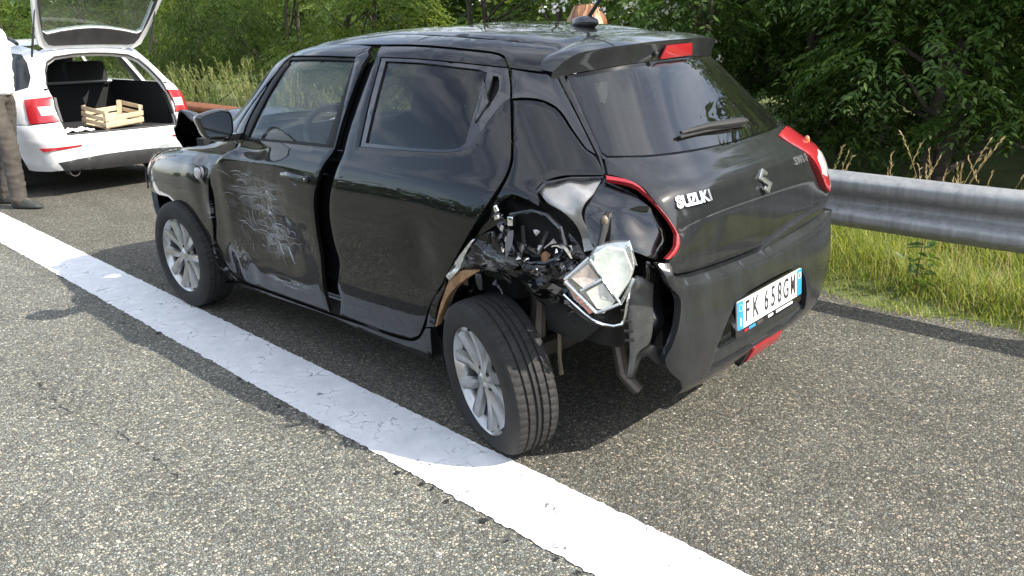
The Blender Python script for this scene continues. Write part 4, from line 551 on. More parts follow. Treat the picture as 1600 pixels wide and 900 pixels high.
def scratch_marks(door):
    rg = random.Random(31); mb = MB()
    def q(x, z):
        a_, z_ = phz(HS, np.array([x]), np.array([z]))[0]; P = HS.pt(a_, z_)[None]; d = d_front(P, np.array([a_]), np.array([z_]))[0]
        return Vector(P[0]+HS.nrm(a_, z_)*(d+.0012))
    def stroke(pts, w):
        P = [q(x, z) for x, z in pts]; m = len(P); L_, R_ = [], []
        for i, p in enumerate(P):
            d = (P[min(i+1, m-1)]-P[max(i-1, 0)]).normalized(); s = d.cross(Vector((0, 1, 0))).normalized()*w*math.sin(PI*(i+.6)/(m+.2))*rg.uniform(.4, 1.2); L_.append(p+s); R_.append(p-s)
        mb.add(L_+R_, [(i, i+1, m+i+1, m+i) for i in range(m-1)])
    for k in range(46):
        x = rg.gauss(1.50, .13); z = rg.gauss(.74, .085)+(1.5-x)*-.25; l = rg.uniform(.03, .16); b = rg.uniform(-.02, .05); t0 = rg.gauss(.05, .12)
        stroke([(x+l*(t-.5), z+l*(t-.5)*t0-b*4*(t-.5)**2*l*4) for t in np.linspace(0, 1, 7)], rg.uniform(.0006, .0020))
    for k in range(16):
        x = rg.gauss(1.52, .10); z = rg.gauss(.66, .07); l = rg.uniform(.03, .10)
        stroke([(x-l*.35*t+.012*math.sin(3*t), z-l*t) for t in np.linspace(0, 1, 6)], rg.uniform(.0006, .0018))
    for x0, z0, x1, z1, w in ((1.60, .585, 1.30, .545, .0022), (1.30, .545, 1.16, .60, .0016), (1.72, .60, 1.60, .585, .002), (1.55, .36, 1.28, .345, .002), (1.40, .56, 1.36, .50, .006), (1.33, .545, 1.27, .47, .006)):
        stroke([(x0+(x1-x0)*t, z0+(z1-z0)*t+.010*math.sin(6*t)) for t in np.linspace(0, 1, 9)], w)
    return mb.build('scratches', mat('scratched_primer', (.36, .38, .40), .6, var=.3, vscale=80), door, kind='stuff', smooth=False)
for side in (1, -1):
    mi = (lambda l: l) if side > 0 else mirror
    fd = panel(HS, 'front_door', mi(HL['door_front']), K['door'] if side > 0 else K['black'], car, step=.013 if side > 0 else .03, disp=d_front if side > 0 else None, holes=[mi(HL['door_front_glass_out'])],
               label='dented and scraped front door' if side > 0 else None)
    if side > 0: scratch_marks(fd)
    panel(HS, 'window_frame', mi(HL['door_front_glass_out']), K['trim'], fd, step=.02, off=-.006, holes=[mi(HL['door_front_glass'])], thick=.02)
    panel(HS, 'window', mi(HL['door_front_glass']), K['glass'], fd, step=.03, off=-.014, thick=.003, inset=-.004)
    rd = panel(HS, 'rear_door', mi(HL['door_rear']), K['black_low'], car, step=.014 if side > 0 else .03, disp=d_rear if side > 0 else None, holes=[mi(HL['door_rear_trim'])])
    panel(HS, 'window_trim', mi(HL['door_rear_trim']), K['gloss'], rd, step=.02, off=-.004, holes=[mi(HL['door_rear_glass']), mi(HL['handle_rear_dark'])], thick=.02)
    panel(HS, 'window', mi(HL['door_rear_glass']), K['privacy'], rd, step=.03, off=-.012, thick=.003, inset=-.004)
    panel(HS, 'handle_recess', mi(HL['handle_rear_dark']), K['dark'], rd, off=-.03, thick=.004, inset=-.004)
    # the pull: a blade standing over the recess
    hr = HL['handle_rear']; c = hr.mean(0)
    pl = np.array([(c[0]+(a-c[0])*.97, c[1]+(b-c[1])*.97) for a, b in hr if not (a > 127.0 and b > 1.20)] )
    panel(HS, 'door_handle', mi(pl), K['gloss'], rd, off=.004, thick=.02, step=.012)
    panel(HS, 'fender', mi(HL['fender']), K['fender'] if side > 0 else K['black'], car, step=.014 if side > 0 else .03, disp=d_fend if side > 0 else None,
          label='buckled front wing with a round indicator' if side > 0 else None)
    panel(HS, 'sill', mi(HL['sill']), K['black_low'], car, step=.02)
    panel(HS, 'quarter_pillar', mi(HL['pillar_gloss']), K['gloss'], car, step=.02)
    panel(HS, 'pillar_strip', mi(HL['pillar_strip']), K['tail'], car, step=.012)
panel(HS, 'quarter_panel', HL['quarter'], K['quarter'], car, step=.011, disp=d_quart, label='rear wing torn open above the wheel')
panel(HS, 'torn_flap', HL['quarter_lower'], K['quarter'], car, step=.009, disp=lambda P, a, z: .014*wob(P, 45, 2)-.012+.03*gauss(P[:, 0], z, .18, .68, .06, .05), thick=.004)
panel(HS, 'quarter_panel', mirror(HL['quarter_full']), K['black'], car, step=.03)
panel(HS, 'torn_edge', HL['torn_edge'], mat('bare_torn_metal', (.62, .60, .57), .35, metal=.6, var=.4, vscale=60), car, step=.008, off=.004, thick=.003, disp=lambda P, a, z: .006*wob(P, 80, 9))
panel(HS, 'arch_lining', HL['arch_inner'], mat('bare_brown_edge', (.28, .16, .08), .5, var=.5, vscale=30), car, step=.012, off=-.004, thick=.03)

# --- side frame, roof, windscreen
seam = np.array([(47.5, 1.40), (49, 1.43), (52, 1.449), (60, 1.464), (76.35, 1.474), (96, 1.470), (115.5, 1.460), (130.1, 1.443), (138.97, 1.425), (143.8, 1.411)])
low = HL['side_low']
frame = np.concatenate([low, [(141.2, 1.345), (142.6, 1.385), (143.8, 1.411)], seam[::-1][1:], [(47.2, 1.3), (47.8, 1.2), (48.5, 1.1), (49, 1.03), (52, 1.02)]])
for side in (1, -1):
    panel(HS, 'side_frame', frame if side > 0 else mirror(frame), K['black'], car, step=.014 if side > 0 else .03)
panel(HS, 'windscreen', [(-46.8, 1.03), (-46.5, 1.2), (-46, 1.42), (-30, 1.436), (0, 1.436), (30, 1.436), (46, 1.42), (46.5, 1.2), (46.8, 1.03), (30, 1.02), (0, 1.02), (-30, 1.02)], K['glass'], car, step=.05, off=-.004, thick=.004)

gap = HL['roof_gap']; gap = gap[gap[:, 0] < 180]
rp = HS.pt(seam[:, 0], seam[:, 1])[:, :2]; gp = HS.pt(gap[:, 0], gap[:, 1])[:, :2]
gp = gp[np.argsort(-gp[:, 1])]; gp = gp[gp[:, 1] > .02]
hd = HS.pt(np.linspace(42, 0, 10), np.full(10, 1.440))[:, :2]
half = np.concatenate([hd[::-1][1:], rp[1:], gp[1:], [(gp[-1, 0]-.004, 0)]])
full = np.concatenate([half, (half[1:-1]*[1, -1])[::-1]]) if False else np.concatenate([half, (half[:-1]*[1, -1])[::-1]])
def roof_sheet(name, poly, m, parent, step, sk, lower=0.):
    a = .5*np.sum(poly[:, 0]*np.roll(poly[:, 1], -1)-np.roll(poly[:, 0], -1)*poly[:, 1])
    if a < 0: poly = poly[::-1]
    poly = resample(poly, step); V2, F = tri_fill(poly, [], step)
    z = sk.top(V2[:, 0], V2[:, 1]); d = seg_dist(V2, poly); z = z-.004*np.clip(1-d/.02, 0, 1)**2-lower
    V = np.column_stack([V2, z])
    return mesh_np(name, V, F, m, parent)
roof_sheet('roof', full, K['roof'], car, .022, HS)
# roof lining so that no light falls into the cabin
roof_sheet('roof_lining', full*[.97, .94]+[.02, 0], K['cabin'], car, .06, HS, lower=.035)

# --- spoiler: lofted between the roof gap, the lip and the window's top edge
Y = np.linspace(-.52, .52, 53)
def at_y(line, y):
    P = HS.pt(line[:, 0], line[:, 1]); P = P[P[:, 1] > -.02]; o = np.argsort(P[:, 1]); P = P[o]
    return np.column_stack([np.interp(np.abs(y), P[:, 1], P[:, 0])+np.maximum(np.abs(y)-P[-1, 1], 0)*.8, y, np.interp(np.abs(y), P[:, 1], P[:, 2])-np.maximum(np.abs(y)-P[-1, 1], 0)*.5])
A = at_y(gap, Y); A[:, 0] -= .004; A[:, 2] -= .002
Cc = at_y(HL['window_top'], Y)
w = np.clip((.525-np.abs(Y))/.07, 0, 1)**.5
LIP = Cc+np.column_stack([-.022*w-.006, 0*Y, .006+.050*w])
# keep the lip just under the sight line of the roof
rows = []
for t in np.linspace(0, 1, 9):
    q = A*(1-t)+LIP*t; q[:, 2] += .012*np.sin(PI*t)*w; rows.append(q)
edge = LIP+np.column_stack([.001+0*Y, 0*Y, -.008*w-.001]); rows.append(edge)
und = Cc+np.column_stack([-.010+0*Y, 0*Y, -.013+0*Y]); rows.append(edge*.5+und*.5+np.array([.004, 0, 0])); rows.append(und); rows.append(Cc+np.array([.03, 0, -.012])); rows.append(Cc+np.array([.10, 0, .02]))
V = np.concatenate(rows); n = len(Y)
F = [(r*n+i, r*n+i+1, (r+1)*n+i+1, (r+1)*n+i) for r in range(len(rows)-1) for i in range(n-1)]
spo = mesh_np('roof_spoiler', V, F, K['tail'], car, sharp=40)
# third brake light in the spoiler's rear face
def spo_pt(y, t):
    a = np.array([np.interp(y, Y, edge[:, k]) for k in range(3)]); b = np.array([np.interp(y, Y, und[:, k]) for k in range(3)])
    return a*(1-t)+b*t+np.array([-.004, 0, 0])
q = [spo_pt(.11, .95), spo_pt(.085, .15), spo_pt(-.085, .12), spo_pt(-.11, .9)]
MB().prism(q, (0, 0, 0), (-.010, 0, 0)).build('brake_light', K['red'], spo, bevel=.003)
MB().ball(spo_pt(.135, .6), (.010, .010, .010)).build('washer_jet', K['plastic'], spo)

# --- tailgate with glass
tl = HL['tailgate_px']; i = np.argmax(tl[:, 0] > 180); j = len(tl)-np.argmax(tl[::-1, 0] > 180)
left_low = tl[:i]; left_top = tl[j:]
tg = np.concatenate([left_low, mirror(left_low), mirror(left_top), left_top])
def d_tail(P, ph, z):
    y = P[:, 1]
    v = -.016*sstep(.985, .90, z)*sstep(.70, .95, z+.25)+.006*np.exp(-((z-.985)/.02)**2)
    return v*np.clip((.62-np.abs(y))/.1, 0, 1)
tail = panel(HS, 'tailgate', tg, K['tail'], car, step=.016, disp=d_tail)
rw = HL['rear_window']; i = np.argmax(rw[:, 0] > 180); j = len(rw)-np.argmax(rw[::-1, 0] > 180)
top_l, rest_l = rw[:i], rw[j:]
rwl = np.concatenate([rest_l, top_l]) ; rwf = np.concatenate([rwl, mirror(rwl)])
panel(HS, 'rear_window', rwf, K['rear_glass'], tail, step=.04, off=-.003, thick=.004, inset=.002)
panel(HS, 'window_border', rwf, K['gloss'], tail, step=.02, off=-.010, thick=.02, inset=-.004, holes=[np.array([(180+(a-180)*.90, 1.20+(z-1.20)*.86) for a, z in rwf])])

def text_mesh(txt, size, name, m, parent, mtx, ext=.003, sx=1.0, bev=0, space=1.0):
    cu = bpy.data.curves.new(name, 'FONT'); cu.body = txt; cu.size = size; cu.extrude = ext; cu.align_x = 'CENTER'; cu.align_y = 'CENTER'; cu.offset = bev; cu.space_character = space
    o = bpy.data.objects.new(name, cu); COL.objects.link(o)
    bpy.context.view_layer.update()
    me = bpy.data.meshes.new_from_object(o.evaluated_get(bpy.context.evaluated_depsgraph_get()))
    bpy.data.objects.remove(o); bpy.data.curves.remove(cu)
    me.transform(Matrix.Diagonal((sx, 1, 1, 1))); me.transform(mtx); me.materials.clear(); me.materials.append(m)
    ob = link(bpy.data.objects.new(name, me), parent)
    return ob

def skin_frame(sk, a, z, off=0, roll=0):
    """matrix whose x runs to the reader's right, y up, z out of the skin"""
    p = Vector(sk.pt(a, z)); n = Vector(sk.nrm(a, z)); p = p+n*off
    r = Vector((0, 0, 1)).cross(n).normalized(); u = n.cross(r)
    return Matrix(((r.x, u.x, n.x, p.x), (r.y, u.y, n.y, p.y), (r.z, u.z, n.z, p.z), (0, 0, 0, 1)))
# maker's name, emblem and type name on the tailgate
for k, (ch, a) in enumerate(zip('SUZUKI', np.linspace(147.6, 155.9, 6))):
    text_mesh(ch, .052, 'letter', K['silver'], tail, skin_frame(HS, a, .934, -.006), .004, sx=1.02, bev=.0022)
for k, (ch, a) in enumerate(zip('SWIFT', np.linspace(198.2, 206.6, 5))):
    text_mesh(ch, .044, 'letter', K['silver'], tail, skin_frame(HS, a, .950, -.006), .003, sx=.95, bev=.001)
S_ = [(-.5, .18), (.0, .52), (.17, .41), (-.12, .19), (.5, -.18), (.0, -.52), (-.17, -.41), (.12, -.19)]
em = skin_frame(HS, 180, .921, -.010)
S2 = [(-.50, .19), (-.02, .55), (.34, .31), (.17, .20), (-.02, .32), (-.16, .22), (.50, -.19), (.02, -.55), (-.34, -.31), (-.17, -.20), (.02, -.32), (.16, -.22)]
MB().prism([em @ Vector((x*.084, y*.084, 0)) for x, y in S2], (0, 0, 0), em.to_3x3() @ Vector((0, 0, .010))).build('emblem', K['silver'], tail, bevel=.001)
# rear wiper
wp = [HS.pt(a, z)+HS.nrm(a, z)*.016 for a, z in ((159.15, 1.106), (165, 1.108), (171, 1.109), (180, 1.104), (188, 1.100), (191, 1.098))]
wb = MB().tube(wp[:4]+wp[4:], [.006, .010, .013, .016, .016, .010], 8).build('wiper', K['plastic'], tail)
wq = [HS.pt(a, z)+HS.nrm(a, z)*.006 for a, z in ((158.9, 1.098), (170, 1.100), (180, 1.096), (190, 1.090))]
MB().tube(wq, [.005, .006, .006, .005], 6).build('wiper_blade', K['rubber'], wb)

# --- bumper with the plate recess
bl = HL['bumper']; bl = bl[bl[:, 0] < 179.5]
# split: top edge (left corner to middle) and the torn left edge; the rest is mirrored or ends at the right wheel arch
zt = HL['tailgate_px']; 
top_edge = bl[:np.argmax(bl[:, 0] > 178)+1] if (bl[:, 0] > 178).any() else bl[:20]
top_edge = top_edge[:max(6, int(np.argmax(top_edge[:, 0])+1))]
torn = []
for a, z in HL['bumper'][::-1]:
    if a > 155: break
    torn.append((a, z))
torn = np.array(torn)                                        # from the top corner down the torn edge to the bottom tip
btm = [(150, .245), (157, .235), (165, .228), (180, .225), (195, .228), (203, .235), (212, .25), (222, .25), (228.5, .26), (228.8, .34), (227.5, .50), (227, .60)]
rt = mirror(top_edge)
bo = np.concatenate([torn, btm, [(222, .655), (216, .70)], rt[rt[:, 0] < 216], top_edge[::-1]])[::1]
TE = top_edge[np.argsort(top_edge[:, 0])]
def d_bump(P, ph, z):
    y = np.abs(P[:, 1])
    zt_ = np.interp(180-np.abs(np.asarray(ph)-180), TE[:, 0], TE[:, 1])
    v = .026*sstep(.004, .028, zt_-z)*np.clip((.78-y)/.1, 0, 1)
    v = v-.016*sstep(.30, .22, z)
    return v
pr_ = HL['plate_recess']; pl_half = pr_[pr_[:, 0] < 180]
rec = np.array([(155.0, .315), (156.2, .40), (159.6, .475), (163.2, .532), (170, .545), (180, .548), (190, .545), (197, .535), (200.5, .48), (203.5, .40), (205, .325), (195, .300), (180, .292), (165, .300)])
bump = panel(HS, 'rear_bumper', bo, K['bumper'], car, step=.015, disp=d_bump, holes=[rec], thick=.03, label='rear bumper torn off at its left end')
panel(HS, 'plate_recess', rec, K['bumper'], bump, step=.02, off=-.028, inset=-.006, thick=.004, disp=lambda P, a, z: .040*sstep(.40, .32, z)-.012*sstep(.36, .46, z))
if False: panel(HS, 'handle_recess', [(176, .662), (177, .690), (180, .700), (187, .699), (189.5, .680), (188, .668), (182, .660)], K['trim'], bump, off=.014, thick=.01, step=.015)
fg = HL['fog']; 
panel(HS, 'fog_light', [(177, .222), (178.5, .286), (195, .282), (196.5, .226)], K['red'], bump, off=.030, thick=.05, step=.015)
panel(HS, 'fog_surround', [(175.6, .200), (177.2, .30), (196.6, .296), (198.4, .205)], K['plastic'], bump, off=.020, thick=.06, step=.015)

# number plate: leaning plate with frame
pm = Matrix.Translation((-.672, 0, .480)) @ Matrix(((0, .063, -.998, 0), (-1, 0, 0, 0), (0, .998, .063, 0), (0, 0, 0, 1)))
pm = pm @ Matrix.Translation((0, 0, 0))
def slab(w, h, d, z, r):
    pts = []
    for cx, cy, a0 in ((w/2-r, h/2-r, 0), (-w/2+r, h/2-r, 90), (-w/2+r, -h/2+r, 180), (w/2-r, -h/2+r, 270)):
        for k in range(5):
            a = R(a0+k*22.5); pts.append(pm @ Vector((cx+r*math.cos(a), cy+r*math.sin(a), z)))
    return pts, pm.to_3x3() @ Vector((0, 0, d))
def slab_at(x, y, w, h, d, z, r, name, m, parent):
    pts, dv = slab(w, h, d, z, r); sh = pm.to_3x3() @ Vector((x, y, 0))
    return MB().prism([p+sh for p in pts], (0, 0, 0), dv).build(name, m, parent)
num = slab_at(0, -.010, .532, .146, .018, -.012, .012, 'number_plate', K['gloss'], bump)
slab_at(0, 0, .518, .108, .003, .006, .008, 'plate_face', K['plate'], num)
slab_at(-.238, 0, .040, .106, .002, .0085, .006, 'country_band', K['plate_blue'], num)
slab_at(.238, 0, .040, .106, .002, .0085, .006, 'country_band', K['plate_blue'], num)
for ch, x in zip('FK658GM', (-.186, -.124, -.040, .014, .068, .122, .182)):
    text_mesh(ch, .112, 'character', K['plate_ink'], num, pm @ Matrix.Translation((x, 0, .0095)), .0012, sx=.62 if ch not in 'M' else .50, bev=.0008)
text_mesh('I', .042, 'character', K['plate'], num, pm @ Matrix.Translation((-.238, -.026, .011)), .001, sx=.9, bev=.001)
rg = MB()
for k in range(12):
    a = 2*PI*k/12; c_ = pm @ Vector((-.238+.012*math.cos(a), .028+.012*math.sin(a), .0112)); rg.ball(c_, .0018, 6, 4)
rg.build('star_ring', mat('plate_yellow', (.75, .60, .08), .4), num)
MB().lathe([(.010, 0), (.014, 0)], 20).build('ring', K['plate'], num).matrix_local = pm @ Matrix.Translation((.238, .028, .0112)) @ Matrix.Rotation(PI/2, 4, 'X')
# remains of the dealer's strip under the plate: broken blots of print
for x, wd, m_ in ((-.19, .03, 'red'), (-.145, .05, 'plate_blue'), (-.085, .045, 'steel'), (.0, .04, 'plate'), (.07, .05, 'plate'), (.14, .09, 'plate')):
    slab_at(x, -.068, wd, .010, .002, .0055, .002, 'print_blot', K[m_], num)

# --- tail lights
lr = panel(HS, 'tail_light', [(201.3, 1.036), (206, 1.046), (212, 1.05), (219, 1.03), (223, .97), (224, .90), (221.5, .83), (217, .775), (214.5, .772), (212, .80), (209, .86), (206.4, .93), (203.5, .99)], K['red'], car, step=.012, off=.008, thick=.04)
panel(HS, 'reversing_lens', [(209.2, .865), (208.4, .935), (212.5, .958), (217.5, .935), (216.6, .862), (213.0, .838)], K['white_lens'], lr, step=.012, off=.010, thick=.01)
MB().ball(HS.pt(213.5, .985)+HS.nrm(213.5, .985)*.008, (.012, .012, .02)).build('bulb', K['amber'], lr)
rs_ = HL['red_strip']; k_ = int(np.argmin(np.abs(rs_[:, 0]-146.5)+10*np.abs(rs_[:, 1]-.80)))
def thin(line, f):
    # keep the outer edge, draw the inner one nearer to it
    n_ = len(line); c_ = int(np.argmax([line[i, 1] < .79 and line[i, 0] < 145.5 for i in range(n_)])) or n_//2
    outer_, inner_ = line[:c_+1], line[c_+1:]
    out_ = []
    for p_ in inner_:
        d_ = (outer_-p_)*[KU, 1]; q_ = outer_[int(np.argmin((d_**2).sum(1)))]; out_.append(p_+(q_-p_)*f)
    return np.concatenate([outer_, out_])
ll = panel(HS, 'broken_tail_light', thin(rs_, .38), K['red'], car, step=.009, off=.004, thick=.016, disp=lambda P, a, z: .003*wob(P, 30, 1), label='thin red strip left of the shattered tail light')
# --- the torn corner: cavity, linings, hanging lamp, shreds
panel(HS, 'inner_wing', HL['cavity'], K['dark'], car, step=.02, off=-.11, thick=.02, inset=-.05, disp=lambda P, a, z: .035*wob(P, 18, 21))
panel(HS, 'lamp_pocket', HL['lamp_hole'], K['gloss'], car, step=.011, off=-.045, thick=.02, inset=-.012, disp=lambda P, a, z: .014*wob(P, 16, 22)+.03*np.clip((z-.93)/.1, 0, 1)-.02*gauss(a, z, 141, .90, 3, .06))
panel(HS, 'torn_liner', HL['liner'], K['liner'], car, step=.008, off=-.012, thick=.006, disp=lambda P, a, z: .008*wob(P, 14, 24)+.004*np.sin(a*1.6+z*20)-.03*sstep(.95, .82, z))
panel(HS, 'pocket_lip', [(134.2, 1.018), (138.3, 1.020), (138.3, 1.012), (134, 1.010), (131, .992), (129.3, .962), (128.9, .968), (130.8, 1.002)], K['gloss'], car, step=.008, off=.002, thick=.02)
panel(HS, 'inner_quarter', [(130.5, .40), (130.5, .66), (135, .64), (139.5, .60), (140, .42), (136, .37)], K['dark'], car, step=.02, off=-.15, thick=.02, disp=lambda P, a, z: .025*wob(P, 15, 77))
panel(HS, 'wing_liner', [(127.5, .46), (127, .68), (130, .70), (133, .66), (133.5, .50), (131, .42)], K['dark'], car, step=.02, off=-.10, thick=.01, disp=lambda P, a, z: .03*wob(P, 17, 78))
# lamp unit hanging by its cable
def hang(a, z, o): return Vector(HS.pt(a, z)+HS.nrm(a, z)*o)
lf = HL['lamp_face']; lc = lf.mean(0)
cen = hang(lc[0], lc[1], .02); nrm_ = Vector(HS.nrm(lc[0], lc[1])); nrm_ = (nrm_+Vector((-.35, .1, .25))).normalized()
ax = Vector((0, 0, 1)).cross(nrm_).normalized(); ay = nrm_.cross(ax)
def loc2(a, z):                                              # flat coordinates on the lamp's own face
    p = Vector(HS.pt(a, z))-cen; return Vector((p.dot(ax), p.dot(ay)))
fl = [loc2(a, z) for a, z in lf]
def L3(p, h): return cen+ax*p[0]+ay*p[1]+nrm_*h
lampm = mat('lamp_reflector', (.52, .53, .52), .14, metal=.8, var=.12, vscale=40, bump=.1, bscale=60)
unit = MB().prism([L3(p, -.055) for p in fl], (0, 0, 0), nrm_*.05).build('lamp_unit', lampm, car, bevel=.006, label='clear lamp unit hanging out by its cable')
def inner(pts, k, c=None):
    c = c or sum(pts, Vector((0, 0)))/len(pts); return [c+(p-c)*k for p in pts]
mn = Vector((min(p.x for p in fl), min(p.y for p in fl))); mxv = Vector((max(p.x for p in fl), max(p.y for p in fl))); sz = mxv-mn
def U(u, v): return Vector((mn.x+u*sz.x, mn.y+(1-v)*sz.y))      # u to the right, v downwards inside the lamp's box
big = [U(.42, .16), (U(.62, .05)), U(.86, .10), U(.97, .38), U(.93, .56), U(.76, .80), U(.40, .33)]
tl_ = [U(.10, .48), U(.34, .28), U(.53, .50), U(.28, .64)]
bl_ = [U(.30, .67), U(.55, .53), U(.74, .82), U(.60, .95), U(.46, .92)]
for nm, pts, m_ in (('clear_lens', big, mat('milky_lens', (.52, .55, .50), .2, coat=1, var=.25, vscale=25, bump=.15, bscale=22)), ('amber_lens', tl_, mat('faded_amber', (.44, .37, .32), .3, coat=1, var=.35, vscale=45)), ('clear_lens', bl_, mat('cloudy_lens', (.52, .52, .47), .28, coat=1, var=.3, vscale=30, bump=.2, bscale=30))):
    a_ = MB(); cc = sum(pts, Vector((0, 0)))/len(pts); n_ = len(pts)
    Vv = [L3(p, -.004) for p in pts]+[L3(cc+(p-cc)*.92, .008) for p in pts]+[L3(cc, .001)]
    a_.add(Vv, [(i, (i+1) % n_, n_+(i+1) % n_, n_+i) for i in range(n_)]+[(n_+i, n_+(i+1) % n_, 2*n_) for i in range(n_)])
    a_.build(nm, m_, unit, sharp=20)
rib = MB()
for p, q in ((U(.38, .22), U(.80, .86)), (U(.24, .66), U(.57, .48)), (U(.02, .52), U(.46, .97)), (U(.46, .97), U(.80, .84)), (U(.80, .84), U(.98, .50)), (U(.02, .50), U(.36, .20))):
    rib.tube([L3(p, .006), L3((p+q)/2, .010), L3(q, .006)], .0055, 6)
for k in range(7):
    p = U(.02+.055*k, .56+.055*k); rib.tube([L3(p, .004), L3(p+(U(.08, .0)-U(0, .06))*.6, -.02)], .004, 5)
rib.build('reflector_rib', lampm, unit)
MB().prism([L3(p, -.05) for p in (U(.0, .55), U(.05, .50), U(.42, .97), U(.36, 1.0))], (0, 0, 0), nrm_*.05).build('side_marker', mat('pale_red_lens', (.6, .25, .2), .25, coat=1), unit, bevel=.004)
MB().prism([L3(p, -.02) for p in (U(.72, .10), U(.93, -.02), U(1.04, .34), U(.90, .30))], (0, 0, 0), nrm_*.012).build('reflector_shard', K['chrome'], unit, bevel=.002)
cab = [hang(136.5, .93, -.05), hang(136.0, .90, -.01), hang(135.8, .87, .0), L3(U(.52, .06), -.02)]
MB().tube(cab, [.012, .016, .013, .010], 8).build('lamp_cable', K['plastic'], car)
MB().ball(hang(136.0, .897, .002), (.012, .012, .018)).build('bulb_holder', mat('tan_bulb_socket', (.16, .12, .085), .3), car)

# bumper bracket and ragged plates under the pocket
panel(HS, 'bumper_bracket', HL['bracket'], K['bracket'], car, step=.010, off=-.03, thick=.012, disp=lambda P, a, z: .012*wob(P, 18, 31)+.02*gauss(a, z, 140, .68, 2.2, .03))
panel(HS, 'bumper_bracket', HL['bracket_dark'], K['gloss'], car, step=.012, off=-.065, thick=.02, inset=-.01, disp=lambda P, a, z: .018*wob(P, 20, 32))
panel(HS, 'bracket_foot', HL['foot'], K['plastic'], car, step=.010, off=-.035, thick=.02, disp=lambda P, a, z: .012*wob(P, 30, 33))
panel(HS, 'chrome_lip', HL['chrome_lip'], K['metal_dark'], car, step=.008, off=-.02, thick=.012, disp=lambda P, a, z: .012*wob(P, 30, 34))
edge_ = [hang(a, z, -.012) for a, z in HL['chrome_lip'][:len(HL['chrome_lip'])//2]]
MB().tube(edge_[::2], [.004+.002*random.random() for _ in edge_[::2]], 6).build('bright_edge', K['chrome'], car)
slots = MB()
for k in range(4): slots.box(hang(137.9, .50+.035*k, -.024), (.012, .03, .006), (0, 0, R(-50)))
slots.build('bracket_slots', K['dark'], car, kind='stuff')

# shreds of plastic and sheet metal round the hole
def shred(name, m, n, arng, zrng, off, size, seed, kind='stuff'):
    rg_ = random.Random(seed); mb = MB()
    for k in range(n):
        a = rg_.uniform(*arng); z = rg_.uniform(*zrng); o = hang(a, z, rg_.uniform(*off)); s = rg_.uniform(*size)
        d = Vector((rg_.uniform(-1, 1), rg_.uniform(-.3, 1), rg_.uniform(-1, .6))).normalized(); e = Vector((rg_.uniform(-1, 1), rg_.uniform(-1, 1), rg_.uniform(-1, 1))).normalized()
        m_ = 4; L_ = []; Rr = []
        for i in range(m_+1):
            t = i/m_; c = o+d*s*t+e*s*.35*math.sin(t*2.6+k)+Vector((0, 0, -.25*s*t*t)); w_ = s*.22*(1-.75*t)*(1+.5*math.sin(5*t+k)); side = d.cross(e).normalized()
            L_.append(c+side*w_); Rr.append(c-side*w_)
        mb.add(L_+Rr, [(i, i+1, m_+2+i, m_+1+i) for i in range(m_)])
    return mb.build(name, m, car, kind=kind, smooth=False)
shred('torn_plastic', K['gloss'], 16, (123.6, 132.5), (.70, .93), (-.07, .012), (.02, .07), 1)
shred('torn_metal', K['metal_dark'], 20, (121, 134), (.60, .80), (-.07, .006), (.03, .11), 2)
shred('bright_splinter', K['chrome'], 12, (121.5, 131.5), (.70, .80), (-.02, .014), (.008, .028), 3)
shred('torn_liner_bits', K['liner'], 10, (128, 133), (.72, .84), (-.03, .01), (.02, .05), 6)
shred('hanging_scrap', K['plastic'], 7, (129, 138), (.52, .64), (-.09, -.02), (.03, .07), 4)
# crumpled sheet metal between the arch and the hole
crum = np.array([(119.6, .66), (120.2, .72), (122.2, .775), (124.0, .80), (124.4, .84), (125.4, .86), (126.0, .80), (126.8, .745), (128.2, .735), (129.6, .75), (130.8, .79), (131.6, .86), (132.6, .83), (133.6, .77), (134.6, .70), (134.2, .63), (132.0, .60), (129.5, .60), (127.5, .64), (125.5, .68), (123, .675), (121, .655)])
cw = panel(HS, 'crumpled_wing', crum, K['quarter'], car, step=.013, off=-.030, thick=.006, disp=lambda P, a, z: .020*np.abs(wob(P, 24, 71))+.009*wob(P, 60, 72)-.03*sstep(128, 134, a))
cw.data.polygons.foreach_set('use_smooth', np.zeros(len(cw.data.polygons), bool))
rim_ = [(124.4, .85), (125.4, .87), (126.4, .90), (128.2, .915), (129.8, .905), (131.0, .87), (131.4, .82), (130.6, .775), (129.2, .745), (127.6, .735), (126.4, .76), (125.6, .80)]
MB().tube([hang(a, z, -.022+.006*math.sin(a*5)) for a, z in rim_+rim_[:1]], [.006+.004*random.random() for _ in range(len(rim_)+1)], 6, cap=False).build('hole_edge', K['gloss'], car)
# the split reflector bits and a latch at the hole's left rim
bits = MB()
for a, z, s in ((124.6, .905, .018), (124.9, .880, .022), (125.3, .850, .020), (125.6, .815, .016), (126.2, .872, .024), (125.2, .775, .014), (126.9, .76, .02)):
    bits.box(hang(a, z, -.004), (s, s*.6, s*1.3), (random.uniform(0, 2), random.uniform(0, 2), 0))
bits.build('broken_latch', K['chrome'], car, bevel=.003, kind='stuff')
frm = MB(); ring = [(126.6, .86), (126.6, .79), (127.6, .755), (129.4, .775), (130.2, .82), (129.9, .87)]
frm.tube([hang(a, z, -.05) for a, z in ring[:4]], .008, 6); frm.tube([hang(127.2, .79, -.04), hang(128.0, .765, -.05), hang(128.9, .85, -.07)], .010, 6)
frm.build('vent_frame', K['plastic'], car)
MB().ball(hang(129.1, .765, -.03), (.016, .014, .022)).build('cable_plug', mat('brown_plug', (.22, .11, .05), .5), car)

